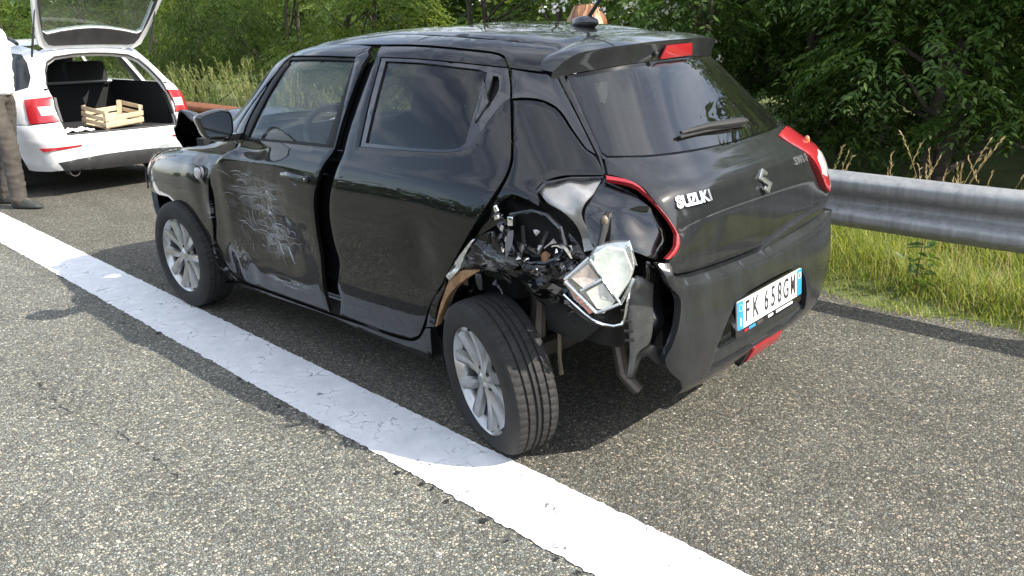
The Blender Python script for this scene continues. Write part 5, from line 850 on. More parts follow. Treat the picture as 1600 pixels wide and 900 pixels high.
# --- wheel wells, floor, axle, exhaust
def arch(x, y0, y1, r=.345, z=.31, name='wheel_well', te=1.16):
    mb = MB(); n = 16; V = []
    for k in range(n+1):
        t = PI*(-.08+te*k/n)
        for y in (y0, y1): V.append((x+r*math.cos(t), y, z+r*math.sin(t)))
    mb.add(V, [(2*k, 2*k+1, 2*k+3, 2*k+2) for k in range(n)])
    mb.add([(x+r*math.cos(PI*(-.08+te*k/n)), y1, z+r*math.sin(PI*(-.08+te*k/n))) for k in range(n+1)], [tuple(range(n+1))])
    return mb.build(name, K['dark'], car)
arch(2.42, .80, .48); arch(2.42, -.80, -.48); arch(.03, .80, .46, .36, te=.70); arch(.0, -.82, -.48)
fl_ = MB(); fl_.box((1.2, 0, .22), (2.0, 1.40, .05)); fl_.box((-.33, 0, .44), (.40, 1.0, .06)); fl_.box((2.75, 0, .30), (.9, 1.0, .1)); fl_.box((1.2, 0, .26), (1.9, 1.48, .08))
fl_.build('floor_pan', K['dark'], car)
inn = MB(); inn.box((2.55, 0, .58), (1.0, .98, .5)); inn.box((2.2, 0, .62), (.08, 1.5, .72)); MB().box((-.40, 0, .62), (.08, 1.1, .30)).build('rear_panel', K['dark'], car); MB().box((-.12, 0, .50), (.75, .90, .04)).build('boot_floor', K['dark'], car)
inn.build('inner_structure', K['dark'], car)
for s in (1, -1):                                           # door jambs behind the gaps
    panel(HS, 'door_jamb', [(52, .22), (52, 1.0), (95, 1.0), (118, 1.0), (118, .55), (113, .22), (90, .20)] if s > 0 else mirror([(52, .30), (52, 1.0), (95, 1.0), (118, 1.0), (118, .55), (113, .22), (90, .20)]), K['gloss'] if s > 0 else K['dark'], car, step=.05, off=-.075, thick=.03)
    bp = [(94.5, 1.0), (95.0, 1.2), (95.2, 1.42), (101.5, 1.42), (102.0, 1.2), (102.0, 1.0)]
    panel(HS, 'centre_pillar', bp if s > 0 else mirror(bp), K['gloss'], car, step=.03, off=-.035, thick=.04)
MB().tube([(.0, .72, .30), (.0, .4, .28), (.0, -.72, .30)], .045, 10).build('rear_axle', K['steel'], car)
MB().tube([(-.30, .10, .36), (-.30, -.36, .36)], .075, 14).build('silencer', K['steel'], car); ex = MB(); ex.tube([(-.30, .46, .42), (-.33, .46, .24), (-.38, .43, .17)], .026, 10); ex.build('exhaust_pipe', K['steel'], car); ex = MB(); ex.tube([(-.28, .40, .45), (-.30, .40, .22), (-.32, .40, .15)], .012, 8)
ex.build('exhaust_hanger', K['steel'], car)
MB().tube([(-.02, .56, .62), (-.03, .60, .36)], [.03, .035], 10).build('shock_absorber', K['steel'], car)
MB().tube([(-.20, .66, .60), (-.21, .68, .36), (-.20, .66, .27)], [.008, .008, .01], 6).build('brake_hose', mat('hose_tan', (.16, .14, .09), .6), car)

# --- front end
fb = np.array([(-60, .24), (-30, .22), (0, .21), (30, .22), (43.5, .25), (42.6, .45), (41.5, .58), (40.5, .66), (20, .70), (0, .72), (-20, .70), (-40.5, .66), (-46, .6), (-55, .5)])
panel(HS, 'front_bumper', fb, K['black'], car, step=.04, disp=lambda P, a, z: .01*wob(P, 12, 41), thick=.03)
panel(HS, 'headlight', [(41, .67), (39.5, .80), (36, .87), (26, .85), (24, .70)], K['clear'], car, step=.02, off=.004, thick=.03)
panel(HS, 'headlight', mirror([(41, .67), (39.5, .80), (36, .87), (26, .85), (24, .70)])-[360, 0], K['clear'], car, step=.03, off=.004, thick=.03)
panel(HS, 'grille', [(-23, .70), (-22, .86), (0, .88), (22, .86), (23, .70)], K['plastic'], car, step=.05)
panel(HS, 'loose_trim', [(41.5, .60), (39.8, .60), (39.4, .66), (39.0, .72), (40.2, .73)], K['bracket'], car, step=.02, off=.02, thick=.006)
# crumpled bonnet, its left front corner thrown up
gx = np.linspace(2.26, 3.18, 40); gy = np.linspace(-.66, .64, 44); GX, GY = np.meshgrid(gx, gy, indexing='ij')
ed_y = np.interp(gx, [2.26, 2.5, 2.71, 2.91, 3.05, 3.18], [.60, .61, .605, .57, .50, .40]); 
GYs = np.where(GY > 0, GY/.64*ed_y[:, None], GY/.66*np.interp(gx, [2.26, 2.9, 3.18], [.66, .64, .5])[:, None])
GZ = np.interp(GX, [2.26, 2.6, 2.9, 3.1, 3.18], [1.010, .985, .94, .86, .80])+.02*(1-(GYs/.6)**2)
GZ += .105*gauss(GX, GYs, 2.70, .62, .13, .16)+.075*gauss(GX, GYs, 2.50, .25, .25, .35)+.05*gauss(GX, GYs, 2.92, .50, .12, .12)+.012*np.sin(GX*24+GYs*9)*gauss(GX, GYs, 2.7, .4, .3, .3)
GZ += .02*gauss(GX, GYs, 2.45, .6, .12, .2)
n1, n2 = GX.shape
V = np.column_stack([GX.ravel(), GYs.ravel(), GZ.ravel()]); V = np.concatenate([V, V-[0, 0, .012]]); o_ = n1*n2
F = [(i*n2+j, (i+1)*n2+j, (i+1)*n2+j+1, i*n2+j+1) for i in range(n1-1) for j in range(n2-1)]
F += [tuple(q+o_ for q in f[::-1]) for f in F]+[(i*n2+n2-1, (i+1)*n2+n2-1, o_+(i+1)*n2+n2-1, o_+i*n2+n2-1) for i in range(n1-1)]+[((n1-1)*n2+j, (n1-1)*n2+j+1, o_+(n1-1)*n2+j+1, o_+(n1-1)*n2+j) for j in range(n2-1)]
mesh_np('bonnet', V, F, K['black'], car, sharp=50, label='crumpled bonnet pushed up at its left corner')

# --- indicator, handle, mirrors, aerial
im = skin_frame(HS, 65.32, .827, -.004)
ind = MB().lathe([(0, .014), (.018, .013), (.027, .008), (.030, -.02)], 24).build('indicator', K['white_lens'], car); ind.matrix_local = im @ Matrix.Rotation(PI/2, 4, 'X')
MB().prism([im @ Vector(p) for p in ((-.055, .050, -.006), (.02, .030, -.006), (.05, -.06, -.006), (-.02, -.03, -.006))], (0, 0, 0), im.to_3x3() @ Vector((0, 0, .004))).build('indicator_base', K['gloss'], car, bevel=.002)
for side in (1, -1):
    a = 89.25 if side > 0 else 270.75
    hm = skin_frame(HS, a, .900, -.006 if side > 0 else 0)
    sgn = 1
    rc = MB()
    Vc = [hm @ Vector((.052*math.cos(t), .040*math.sin(t), .0035)) for t in np.linspace(0, 2*PI, 24, endpoint=False)]+[hm @ Vector((0, 0, -.014))]
    rc.add(Vc, [(i, (i+1) % 24, 24) for i in range(24)]); rc.build('handle_cup', K['gloss'], car)
    h = MB().tube([hm @ Vector(p) for p in ((-.088, -.002, .010), (-.07, .0, .030), (-.02, .002, .036), (.03, .0, .034), (.062, -.002, .026), (.070, -.004, .010))], [.011, .013, .013, .0125, .012, .011], 10).build('door_handle', K['gloss'], car)
    MB().box(hm @ Vector((.082, -.004, .012)), (.036, .018, .024)).build('handle_cap', K['gloss'], h, bevel=.007)
    MB().ball(hm @ Vector((.088, -.004, .024)), (.004, .004, .004)).build('keyhole', K['chrome'], h)
    # mirror: shell, glass, arm
    s = side
    mc = Vector((1.625, s*.925, 1.095)); mface = Matrix.Rotation(R(5*s), 4, 'Z') @ Matrix.Rotation(R(-3), 4, 'Y')
    pts = [(-.105, .052), (-.07, .075), (.03, .088), (.085, .072), (.100, .02), (.092, -.045), (.06, -.070), (-.03, -.068), (-.075, -.045)]
    def MP(u, v, d): return mc+(mface.to_3x3() @ Vector((d*.85, s*u*.80, v*.80)))
    ring2 = [[(u*k, v*k) for u, v in [(-x, y) for x, y in pts]] for k in (1.0,)]
    P0 = [(-x, y) for x, y in pts]
    mb = MB(); layers = ((0.0, .97), (.006, 1.06), (.03, 1.09), (.07, .98), (.10, .78), (.118, .45))
    Vv = []; 
    fine = []
    npt = len(P0)
    for k in range(npt):
        for j in range(4):
            t = j/4; p0, p1, p2, p3 = (Vector(P0[(k+d) % npt]) for d in (-1, 0, 1, 2))
            fine.append(.5*((2*p1)+(-p0+p2)*t+(2*p0-5*p1+4*p2-p3)*t*t+(-p0+3*p1-3*p2+p3)*t**3))
    nf = len(fine)
    for d, k in layers:
        Vv += [MP(p.x*k, p.y*k, d) for p in fine]
    Ff = [(l*nf+i, l*nf+(i+1) % nf, (l+1)*nf+(i+1) % nf, (l+1)*nf+i) for l in range(len(layers)-1) for i in range(nf)]+[tuple(range((len(layers)-1)*nf, len(layers)*nf))]
    mb.add(Vv, Ff); mir = mb.build('wing_mirror', K['gloss'], car, sharp=50)
    MB().add([MP(p.x*.93, p.y*.93, .004) for p in fine]+[MP(0, 0, .0045)], [(i, (i+1) % nf, nf) for i in range(nf)]).build('mirror_glass', K['mirror'], mir)
    MB().bar((1.70, s*.90, 1.035), (1.72, s*.78, 1.03), .10, .035).build('mirror_arm', K['gloss'], mir, bevel=.01)
ab = MB().ball((.195, 0, 1.487), (.070, .026, .028), 16, 10).build('aerial_base', K['gloss'], car)
MB().tube([(.185, 0, 1.497), (.112, 0, 1.577), (.0, 0, 1.70)], [.009, .008, .006], 8).build('aerial', K['plastic'], car)

# --- cabin
def seat(x, y, w=.48):
    s = MB(); s.box((x, y, .55), (.50, w, .16)); o = s.build('seat', K['cabin'], car, bevel=.05, seg=3)
    MB().box((x-.33, y, .86), (.14, w, .60), (0, R(-16), 0), taper=.82).build('backrest', K['cabin'], o, bevel=.05, seg=3)
    MB().box((x-.44, y, 1.24), (.10, .27, .20), (0, R(-10), 0), taper=.85).build('headrest', K['cabin'], o, bevel=.04, seg=3)
seat(1.15, .36); seat(1.15, -.36)
rs = MB(); rs.box((.30, 0, .55), (.48, 1.2, .16)); rs.box((.0, 0, .84), (.14, 1.22, .50), (0, R(-18), 0)); o = rs.build('rear_seat', K['cabin'], car, bevel=.04)
for y in (.40, -.40): MB().box((-.10, y, 1.14), (.09, .24, .15), (0, R(-10), 0)).build('headrest', K['cabin'], o, bevel=.035)
MB().box((-.30, 0, .98), (.36, 1.15, .02)).build('parcel_shelf', K['cabin'], car)
ds = MB().box((1.85, 0, .90), (.42, 1.42, .22), (0, R(6), 0)).build('dashboard', K['cabin_grey'], car, bevel=.05, seg=3)
MB().box((1.70, .37, 1.00), (.2, .34, .09), (0, R(12), 0)).build('instrument_hood', K['cabin_grey'], ds, bevel=.03)
sw = MB(); t = np.linspace(0, 2*PI, 33); 
swm = Matrix.Translation((1.47, .37, .965)) @ Matrix.Rotation(R(-66), 4, 'Y')
sw.tube([swm @ Vector((.185*math.cos(a), .185*math.sin(a), 0)) for a in t], .016, 8, cap=False)
for a in (0, 2.1, 4.2): sw.bar(swm @ Vector((0, 0, -.02)), swm @ Vector((.18*math.cos(a+PI), .18*math.sin(a+PI), 0)), .05, .02, swm.to_3x3() @ Vector((0, 0, 1)))
sw.ball(swm @ Vector((0, 0, -.02)), (.06, .06, .06)); sw.build('steering_wheel', K['cabin_grey'], car)

# --- wheels
def wheel_meshes():
    # tyre: ribs, grooves and sipes
    prof = [(.208, -.080), (.214, -.088), (.232, -.0945), (.255, -.0955), (.275, -.092), (.290, -.084), (.2985, -.076)]
    rib_edges = [-.074, -.046, -.040, -.014, -.007, .007, .014, .040, .046, .074]
    tread = [(.3000, -.074, 1), (.3035, -.062, 1), (.3045, -.047, 1), (.2965, -.045, 0), (.2965, -.040, 0), (.3050, -.038, 2), (.3053, -.016, 2), (.2965, -.014, 0), (.2965, -.006, 0), (.3055, -.004, 3), (.3055, .004, 3),
             (.3055, .006, 3), (.2965, .008, 0), (.2965, .015, 0), (.3053, .017, 2), (.3050, .038, 2), (.2965, .040, 0), (.2965, .045, 0), (.3045, .047, 1), (.3035, .062, 1), (.3000, .074, 1)]
    full_ = [(r, h, 0) for r, h in prof]+tread+[(r, -h, 0) for r, h in prof[::-1]]
    n = 240; m = len(full_); V = []
    for k in range(n):
        t = 2*PI*k/n
        for r, h, c in full_:
            rr = r
            if c == 1 and k % 4 == (0 if h < 0 else 2): rr -= .0045
            if c == 2 and (k+(2 if h > 0 else 0)) % 5 == 0: rr -= .0035
            V.append((rr*math.cos(t), h, rr*math.sin(t)))
    F = np.array([(k*m+j, k*m+j+1, ((k+1) % n)*m+j+1, ((k+1) % n)*m+j) for k in range(n) for j in range(m-1)])
    ty = mesh_np('tyre', V, F, K['rubber'], None, sharp=40)
    rim = MB(); rim.lathe([(.209, -.08), (.205, -.06), (.190, -.02), (.188, .05), (.197, .066), (.2085, .079), (.2125, .083), (.2145, .080), (.212, .074), (.200, .060)], 64)
    ri = rim.build('rim', K['alloy'], None, sharp=50)
    disc = MB(); disc.lathe([(0, .0), (.135, .0), (.135, -.012), (0, -.012)], 40); disc.lathe([(.0, -.055), (.187, -.055), (.187, -.06), (0, -.06)], 40); di = disc.build('brake_disc', K['alloy_dark'], None, sharp=40)
    sp = MB()
    for k in range(5):
        for s in (-1, 1):
            a0 = 2*PI*k/5+s*R(10.5); a1 = 2*PI*k/5+s*R(19.0)
            d0 = Vector((math.cos(a0), 0, math.sin(a0))); d1 = Vector((math.cos(a1), 0, math.sin(a1)))
            w0, w1 = .022, .027
            V = []
            for (dd, r, h, w) in ((d0, .034, .062, .016), (d0, .07, .060, w0*.85), ((d0+d1).normalized(), .13, .066, (w0+w1)/2), (d1, .197, .078, w1)):
                tn = Vector((-dd.z, 0, dd.x))
                V += [dd*r+tn*w+Vector((0, h-.024, 0)), dd*r+tn*w*.80+Vector((0, h-.002, 0)), dd*r+tn*w*.15+Vector((0, h+.002, 0)), dd*r-tn*w*.80+Vector((0, h-.004, 0)), dd*r-tn*w+Vector((0, h-.024, 0))]
            sp.add(V, [(i*5+j, i*5+j+1, (i+1)*5+j+1, (i+1)*5+j) for i in range(3) for j in range(4)])
        a = 2*PI*k/5; dd = Vector((math.cos(a), 0, math.sin(a))); tn = Vector((-dd.z, 0, dd.x))
        # web between the twin spokes near the hub
        sp.add([dd*.03-tn*.012+Vector((0, .058, 0)), dd*.03+tn*.012+Vector((0, .058, 0)), dd*.085+tn*.008+Vector((0, .050, 0)), dd*.085-tn*.008+Vector((0, .050, 0))], [(0, 1, 2, 3)])
    sp.lathe([(0, .070), (.022, .070), (.027, .066), (.034, .062), (.050, .056), (.056, .030)], 30)
    so = sp.build('spokes', K['alloy'], None, sharp=28)
    nut = MB()
    for k in range(5):
        a = 2*PI*(k+.5)/5; nut.tube([(.046*math.cos(a), .052, .046*math.sin(a)), (.046*math.cos(a), .0595, .046*math.sin(a))], .008, 8)
    nu = nut.build('wheel_nuts', K['alloy_dark'], None, kind='stuff')
    return [ty, ri, di, so, nu]
protos = wheel_meshes()
def put_wheel(parent, loc, yaw, lean, side, spin, first=False, scale=1, group_label=None):
    w_ = empty('wheel', parent=parent)
    if group_label: w_['label'] = group_label
    base = Matrix.Translation(loc) @ Matrix.Rotation(R(yaw), 4, 'Z') @ Matrix.Rotation(R(lean), 4, 'X') @ (Matrix.Rotation(PI, 4, 'Z') if side < 0 else Matrix.Identity(4)) @ Matrix.Scale(scale, 4)
    w_.matrix_local = base
    for p in protos:
        c = p if first else p.copy()
        if not first: COL.objects.link(c)
        c.parent = w_
        c.matrix_local = Matrix.Rotation(R(spin), 4, 'Y')
    return w_
put_wheel(car, (2.396, .795, .332), 1.5, 0, 1, 20, first=True)
rw_ = put_wheel(car, (-.010, .801, .262), -18, -5, 1, 44, group_label='rear wheel knocked inwards with its tread turned out')
# its tyre is going flat: the bottom spreads on the road
bpy.context.view_layer.update()
ty = [c for c in rw_.children if c.name.startswith('tyre')][0]; me = ty.data.copy(); ty.data = me
mw = car.matrix_world @ rw_.matrix_local @ ty.matrix_local; mi_ = mw.inverted()
co = np.empty(len(me.vertices)*3); me.vertices.foreach_get('co', co); co = co.reshape(-1, 3); A4 = np.array(mw); Wd = co @ A4[:3, :3].T+A4[:3, 3]
zc = Wd[:, 2]; lowz = np.clip((.075-zc)/.11, 0, 1); zn = np.where(zc < .05, .006+.044*np.clip((zc+.06)/.11, 0, 1)**1.4, zc)
co[:, 1] *= 1+.10*lowz; Wd = co @ A4[:3, :3].T+A4[:3, 3]; Wd[:, 2] = np.maximum(zn, .005); B4 = np.array(mi_); co = Wd @ B4[:3, :3].T+B4[:3, 3]
me.vertices.foreach_set('co', co.ravel()); me.update()
put_wheel(car, (2.43, -.76, .278), 1.5, 0, -1, 10)
put_wheel(car, (.0, -.76, .258), 0, 0, -1, 10)
# ------------------------------------------------------------------ the white estate car, its tailgate up
est = empty('estate_car', (6.35, -.45, 0), R(5), 'white estate car parked ahead with its tailgate raised and boot empty but for a crate', 'car')
def full_half(l): return np.concatenate([l, mirror(l)])
WC = K['white_car']
lampL = np.array([(136.9, .925), (147.0, .947), (146.9, .865), (146.2, .80), (147.3, .725), (136.7, .706)])
op = np.array([(148.2, .603), (160, .602), (180, .602)]); op_top = np.array([(180, 1.338), (165, 1.332), (152, 1.31), (147.2, 1.262), (145.6, 1.18), (145.2, 1.05), (146.6, .93), (147.4, .83), (148.0, .72), (148.0, .64)])
# bumper: from wheel arch to wheel arch
archL = circle_xz(ES, 1.02, .32, .375, 1, 26, -14, 200)
bmp_half = np.array([(180, .30), (165, .302), (150, .292), (141, .285), (134, .262), (131.6, .262), (130.6, .40), (130.4, .55), (130.6, .695), (136.6, .703), (147.4, .722), (148.4, .596), (160, .594), (180, .594)])
low_h = bmp_half[:9]; up_h = bmp_half[9:]
bpoly = np.concatenate([bmp_half, mirror(bmp_half)[1:-1]])
dif = np.array([(180, .258), (160, .262), (144, .285), (142.4, .355), (150, .375), (165, .392), (180, .395)])
difp = np.concatenate([dif, mirror(dif)[1:-1]])
rfl = [(138.0, .497), (152.9, .506), (152.9, .488), (139, .462)]
def d_eb(P, a, z):
    y = np.abs(P[:, 1])
    return .035*sstep(.62, .55, z)*np.clip((.80-y)/.1, 0, 1)-.01*gauss(P[:, 0], z, .18, .36, .15, .06)+.006*np.exp(-((z-.535)/.012)**2)
eb = panel(ES, 'rear_bumper', bpoly, WC, est, step=.03, disp=d_eb, holes=[difp*[1, 1]], thick=.03)
panel(ES, 'diffuser', difp, K['grey_trim'], eb, step=.03, off=.03, inset=-.004, thick=.04)
for mm in (0, 1):
    panel(ES, 'reflector', rfl if not mm else mirror(np.array(rfl)), K['red'], eb, step=.02, off=.046, thick=.02)
MB().lathe([(.045, -.06), (.05, .06), (.042, .06)], 20, axis='y', c=(.02, 0, 0)).build('exhaust', K['steel'], est).matrix_local = Matrix.Translation((.12, .50, .25)) @ Matrix.Rotation(PI/2, 4, 'Z')
# flanks
fwin = np.array([(128, 1.0), (134, .998), (138.5, 1.03), (139.6, 1.12), (138.6, 1.25), (136.4, 1.325), (131, 1.336), (118, 1.345), (118, .999)])
arF = circle_xz(ES, 3.71, .32, .375, 1, 26, -20, 200)
flank = np.concatenate([[(130.4, .70), (130.2, .50)], phz(ES, np.array([.70, .66, .68, .75, .86, 1.02, 1.18, 1.29, 1.36, 1.385]), np.array([.33, .42, .50, .58, .665, .70, .665, .58, .45, .28])),
                        phz(ES, np.array([2.0, 2.6, 3.33, 3.36, 3.43, 3.54, 3.71, 3.88, 3.99, 4.07, 4.08, 4.35]), np.array([.25, .25, .28, .45, .58, .665, .70, .665, .58, .45, .28, .30])),
                        [(38, .55), (38, .80)], phz(ES, np.array([4.0, 3.6]), np.array([.88, .96])), [(62, 1.0), (56, 1.08), (53, 1.2), (50, 1.30), (49, 1.40), (60, 1.43), (90, 1.44), (118, 1.436), (136, 1.405), (144.0, 1.36), (147.2, 1.268), (145.6, 1.18), (145.2, 1.05), (146.8, .949), (136.9, .927), (136.6, .702)]])
wf = np.array([(63, 1.02), (58, 1.12), (56, 1.25), (57, 1.37), (84, 1.385), (84, 1.0)]); wr = np.array([(87, 1.0), (87, 1.385), (114, 1.37), (114, 1.0)])
for s in (1, -1):
    mi = (lambda l: np.asarray(l)) if s > 0 else (lambda l: mirror(np.asarray(l)))
    fk = panel(ES, 'flank', mi(flank), WC, est, step=.035, holes=[mi(fwin), mi(wf), mi(wr)], thick=.03)
    panel(ES, 'side_window', mi(fwin), K['est_rear'] if s > 0 else K['est_glass'], fk, step=.04, off=-.008, thick=.004, inset=-.003)
    panel(ES, 'side_window', mi(wf), K['est_glass'], fk, step=.08, off=-.008, thick=.004, inset=-.003)
    panel(ES, 'side_window', mi(wr), K['est_glass'], fk, step=.08, off=-.008, thick=.004, inset=-.003)
    tlm = panel(ES, 'tail_light', mi(lampL), K['red'], est, step=.02, off=.010, thick=.06)
    panel(ES, 'reversing_lens', mi([(140.6, .862), (146.6, .864), (146.4, .80), (147.0, .782), (141.2, .776)]), K['white_lens'], tlm, step=.012, off=.013, thick=.01)
    panel(ES, 'light_gap', mi([(147.3, .945), (148.6, .94), (148.6, .72), (147.5, .725)]), K['grey_trim'], est, step=.02, off=-.004, thick=.05)
    rl = MB().tube([Vector((x, s*.555, 1.43+h)) for x, h in ((.75, -.012), (.90, .035), (1.3, .045), (2.0, .045), (2.3, .03), (2.4, -.01))], .018, 8)
    rl.build('roof_rail', K['grey_trim'], est)
# roof
rf = np.array([(.66, 0), (.67, .30), (.72, .47), (.86, .53), (1.5, .57), (2.1, .55), (2.3, .5), (2.36, .3), (2.38, 0)])
roof_sheet('roof', np.concatenate([rf, (rf[1:-1]*[1, -1])[::-1]]), WC, est, .06, ES)
hdr = np.array([(143.6, 1.365), (147.4, 1.275), (152, 1.322), (165, 1.345), (180, 1.35), (180, 1.432), (165, 1.43), (150, 1.415)])
panel(ES, 'tailgate_header', np.concatenate([hdr, mirror(hdr)[1:-1]]) if False else np.concatenate([hdr[:5], mirror(hdr[:4]), mirror(hdr[5:]), hdr[6:]]), K['white_trim'], est, step=.03, off=-.02, thick=.03)
panel(ES, 'windscreen', [(-46, 1.03), (-44, 1.40), (0, 1.42), (44, 1.40), (46, 1.03), (0, 1.0)], K['est_glass'], est, step=.1, off=-.004, thick=.004)
bonn = np.array([(-40, .80), (-60, .98), (-45, 1.01), (0, .99), (45, 1.01), (60, .98), (40, .80), (0, .80)])
panel(ES, 'bonnet', bonn, WC, est, step=.08, thick=.02); panel(ES, 'front_bumper', [(-40, .3), (-40, .80), (0, .78), (40, .80), (40, .3), (0, .25)], WC, est, step=.08, thick=.03)
# the opening's edge: rubber seal and painted frame
ring_o = np.concatenate([op, mirror(op)[1:], mirror(op_top)[::1], op_top[1:]])
hl = np.concatenate([op_top, [(148.2, .603)], op[1:]])
loop = np.concatenate([hl, mirror(hl)[1:-1]])
big = np.array([(180+(a-180)*1.075, .965+(z-.965)*1.045) for a, z in loop])
panel(ES, 'opening_frame', big, K['white_trim'], est, step=.02, off=-.016, thick=.04, holes=[loop])
sl = MB(); sp_ = [Vector(ES.pt(a, z)-ES.nrm(a, z)*.020) for a, z in resample(loop*[KU, 1], .05)/[KU, 1]]
sl.tube(sp_+[sp_[0]], .010, 6, cap=False); sl.build('seal', K['plastic'], est)
# boot: carpeted box, seat backs, parcel net rail, head rests
bx = MB(); bx.box((.70, 0, .585), (1.30, 1.06, .03)); bx.box((1.36, 0, .78), (.06, 1.16, .46), (0, R(8), 0)); bx.box((.80, .59, .80), (1.20, .03, .44)); bx.box((.80, -.59, .80), (1.20, .03, .44))
bx.build('boot_lining', K['boot'], est)
MB().box((.08, 0, .592), (.10, 1.0, .018)).build('loading_lip', K['plastic'], est, bevel=.006)
MB().tube([(1.30, .56, 1.005), (1.30, -.56, 1.005)], .016, 8).build('seat_rail', mat('seat_rail', (.25, .25, .26), .4, metal=.6), est)
def est_seat(x, y, w, h0=1.0, top=1.32):
    s = MB().box((x, y, (h0+.55)/2+.1), (.16, w, h0-.35), (0, R(12), 0)).build('seat_back', K['cabin'], est, bevel=.05, seg=3)
    MB().box((x+.02, y, top-.09), (.11, .27, .19), (0, R(8), 0), taper=.85).build('headrest', K['cabin'], s, bevel=.04, seg=3)
est_seat(1.50, .38, .42, 1.02, 1.14); est_seat(1.50, -.40, .42, 1.02, 1.12)
est_seat(2.25, .38, .46, 1.14, 1.36); est_seat(2.25, -.38, .46, 1.14, 1.36)
MB().box((2.3, 0, .30), (4.0, 1.5, .06)).build('floor_pan', K['dark'], est)
MB().box((3.4, 0, .60), (1.4, 1.2, .5)).build('engine_bay', K['dark'], est)
MB().box((3.1, 0, .92), (.4, 1.4, .16)).build('dashboard', K['cabin'], est, bevel=.04)
for x in (1.02, 3.71):
    for s in (1, -1):
        mb = MB(); n = 14; V = [(x+.375*math.cos(PI*k/n), y, .32+.375*math.sin(PI*k/n)) for k in range(n+1) for y in (s*.86, s*.56)]
        mb.add(V, [(2*k, 2*k+1, 2*k+3, 2*k+2) for k in range(n)]); mb.add([(x+.375*math.cos(PI*k/n), s*.56, .32+.375*math.sin(PI*k/n)) for k in range(n+1)], [tuple(range(n+1))]); mb.build('wheel_well', K['dark'], est)
        put_wheel(est, (x, s*.80, .318), 0, 0, s, 15, scale=1.04)
# raised tailgate: hinged at the roof's rear edge, seen from its inner side
ht = Matrix.Translation((.50, -.02, 1.372)) @ Matrix.Rotation(R(-54), 4, 'Y') @ Matrix(((-1, 0, 0, 0), (0, 1, 0, 0), (0, 0, 1, 0), (0, 0, 0, 1)))
# local x runs from the hinge outwards, y across, z: up side of the raised lid (its outer skin)
ht = Matrix.Translation((.50, -.02, 1.372)) @ Matrix(((-math.cos(R(54)), 0, math.sin(R(54)), 0), (0, -1, 0, 0), (math.sin(R(54)), 0, math.cos(R(54)), 0), (0, 0, 0, 1)))
def hw(x): return np.interp(x, [0, .12, .5, .8, 1.05], [.50, .53, .60, .66, .60])
tg_e = MB()
def frame_poly(x0, x1, k, n=14, r=.07):
    xs = np.linspace(x0, x1, n); return [(x, hw(x)*k) for x in xs]
def slabp(name, outer, hole, z0, z1, m, parent, smooth=True):
    o_ = resample(np.array(outer, float), .04); h_ = [resample(np.array(h, float), .04) for h in hole]
    if .5*np.sum(o_[:, 0]*np.roll(o_[:, 1], -1)-np.roll(o_[:, 0], -1)*o_[:, 1]) < 0: o_ = o_[::-1]
    V2, F = tri_fill(o_, h_, .05)
    bow = lambda q: -.03*(q[:, 1]/.6)**2
    T = np.array(ht)
    def tr(z): 
        P = np.column_stack([V2, z+bow(V2), np.ones(len(V2))]); return (P @ T.T)[:, :3]
    ed = {}
    for f in F:
        for i in range(3):
            u, v = int(f[i]), int(f[(i+1) % 3])
            if (v, u) in ed: del ed[(v, u)]
            else: ed[(u, v)] = 1
    n = len(V2); V = np.concatenate([tr(z0), tr(z1)])
    FF = [tuple(f[::-1]) for f in F]+[tuple(f+n) for f in F]+[(u, v, v+n, u+n) for u, v in ed]
    return mesh_np(name, V, FF, m, parent, sharp=40)
def sym(pts): return pts+[(x, -y) for x, y in pts[::-1]]
outer_ = sym([(0.0, .44), (.05, .50), (.2, .545), (.5, .60), (.8, .66), (.95, .66), (1.05, .58), (1.10, .3)])
glass_h = sym([(.22, .0), (.195, .28), (.165, .44), (.21, .485), (.42, .52), (.56, .535), (.60, .50), (.60, .2)])[1:]
glass_h = [(.235, 0), (.225, .15), (.20, .32), (.175, .44), (.21, .487), (.42, .525), (.55, .54), (.59, .50), (.60, .2), (.60, -.2), (.59, -.50), (.55, -.54), (.42, -.525), (.21, -.487), (.175, -.44), (.20, -.32), (.225, -.15)]
lid = slabp('tailgate', outer_, [glass_h], 0, .05, K['white_trim'], est)
trim_o = sym([(.045, .36), (.06, .42), (.12, .46), (.3, .515), (.5, .56), (.62, .575), (.66, .54), (.66, .2)])
slabp('tailgate_trim', trim_o, [glass_h], -.012, .004, K['grey_trim'], lid)
slabp('tailgate_window', glass_h, [], .02, .025, glass('tailgate_glass', (.74, .79, .75), dust=.09), lid)
slabp('tailgate_trim', sym([(.68, .55), (.90, .60), (1.0, .52), (1.02, .2)]), [], -.012, .004, K['grey_trim'], lid)
for s in (1, -1):
    MB().bar(ht @ Vector((.02, s*.34, .0)), ht @ Vector((-.06, s*.34, .02)), .05, .02).build('hinge', K['white_trim'], lid)
    b0 = Vector((.42, s*.575, 1.30)); b1 = ht @ Vector((.52, -s*.575, -.01))
    g = MB().tube([b0, b0*.45+b1*.55], .011, 8); g.tube([b0*.45+b1*.55, b1], .006, 8); g.build('gas_strut', K['grey_trim'], est)

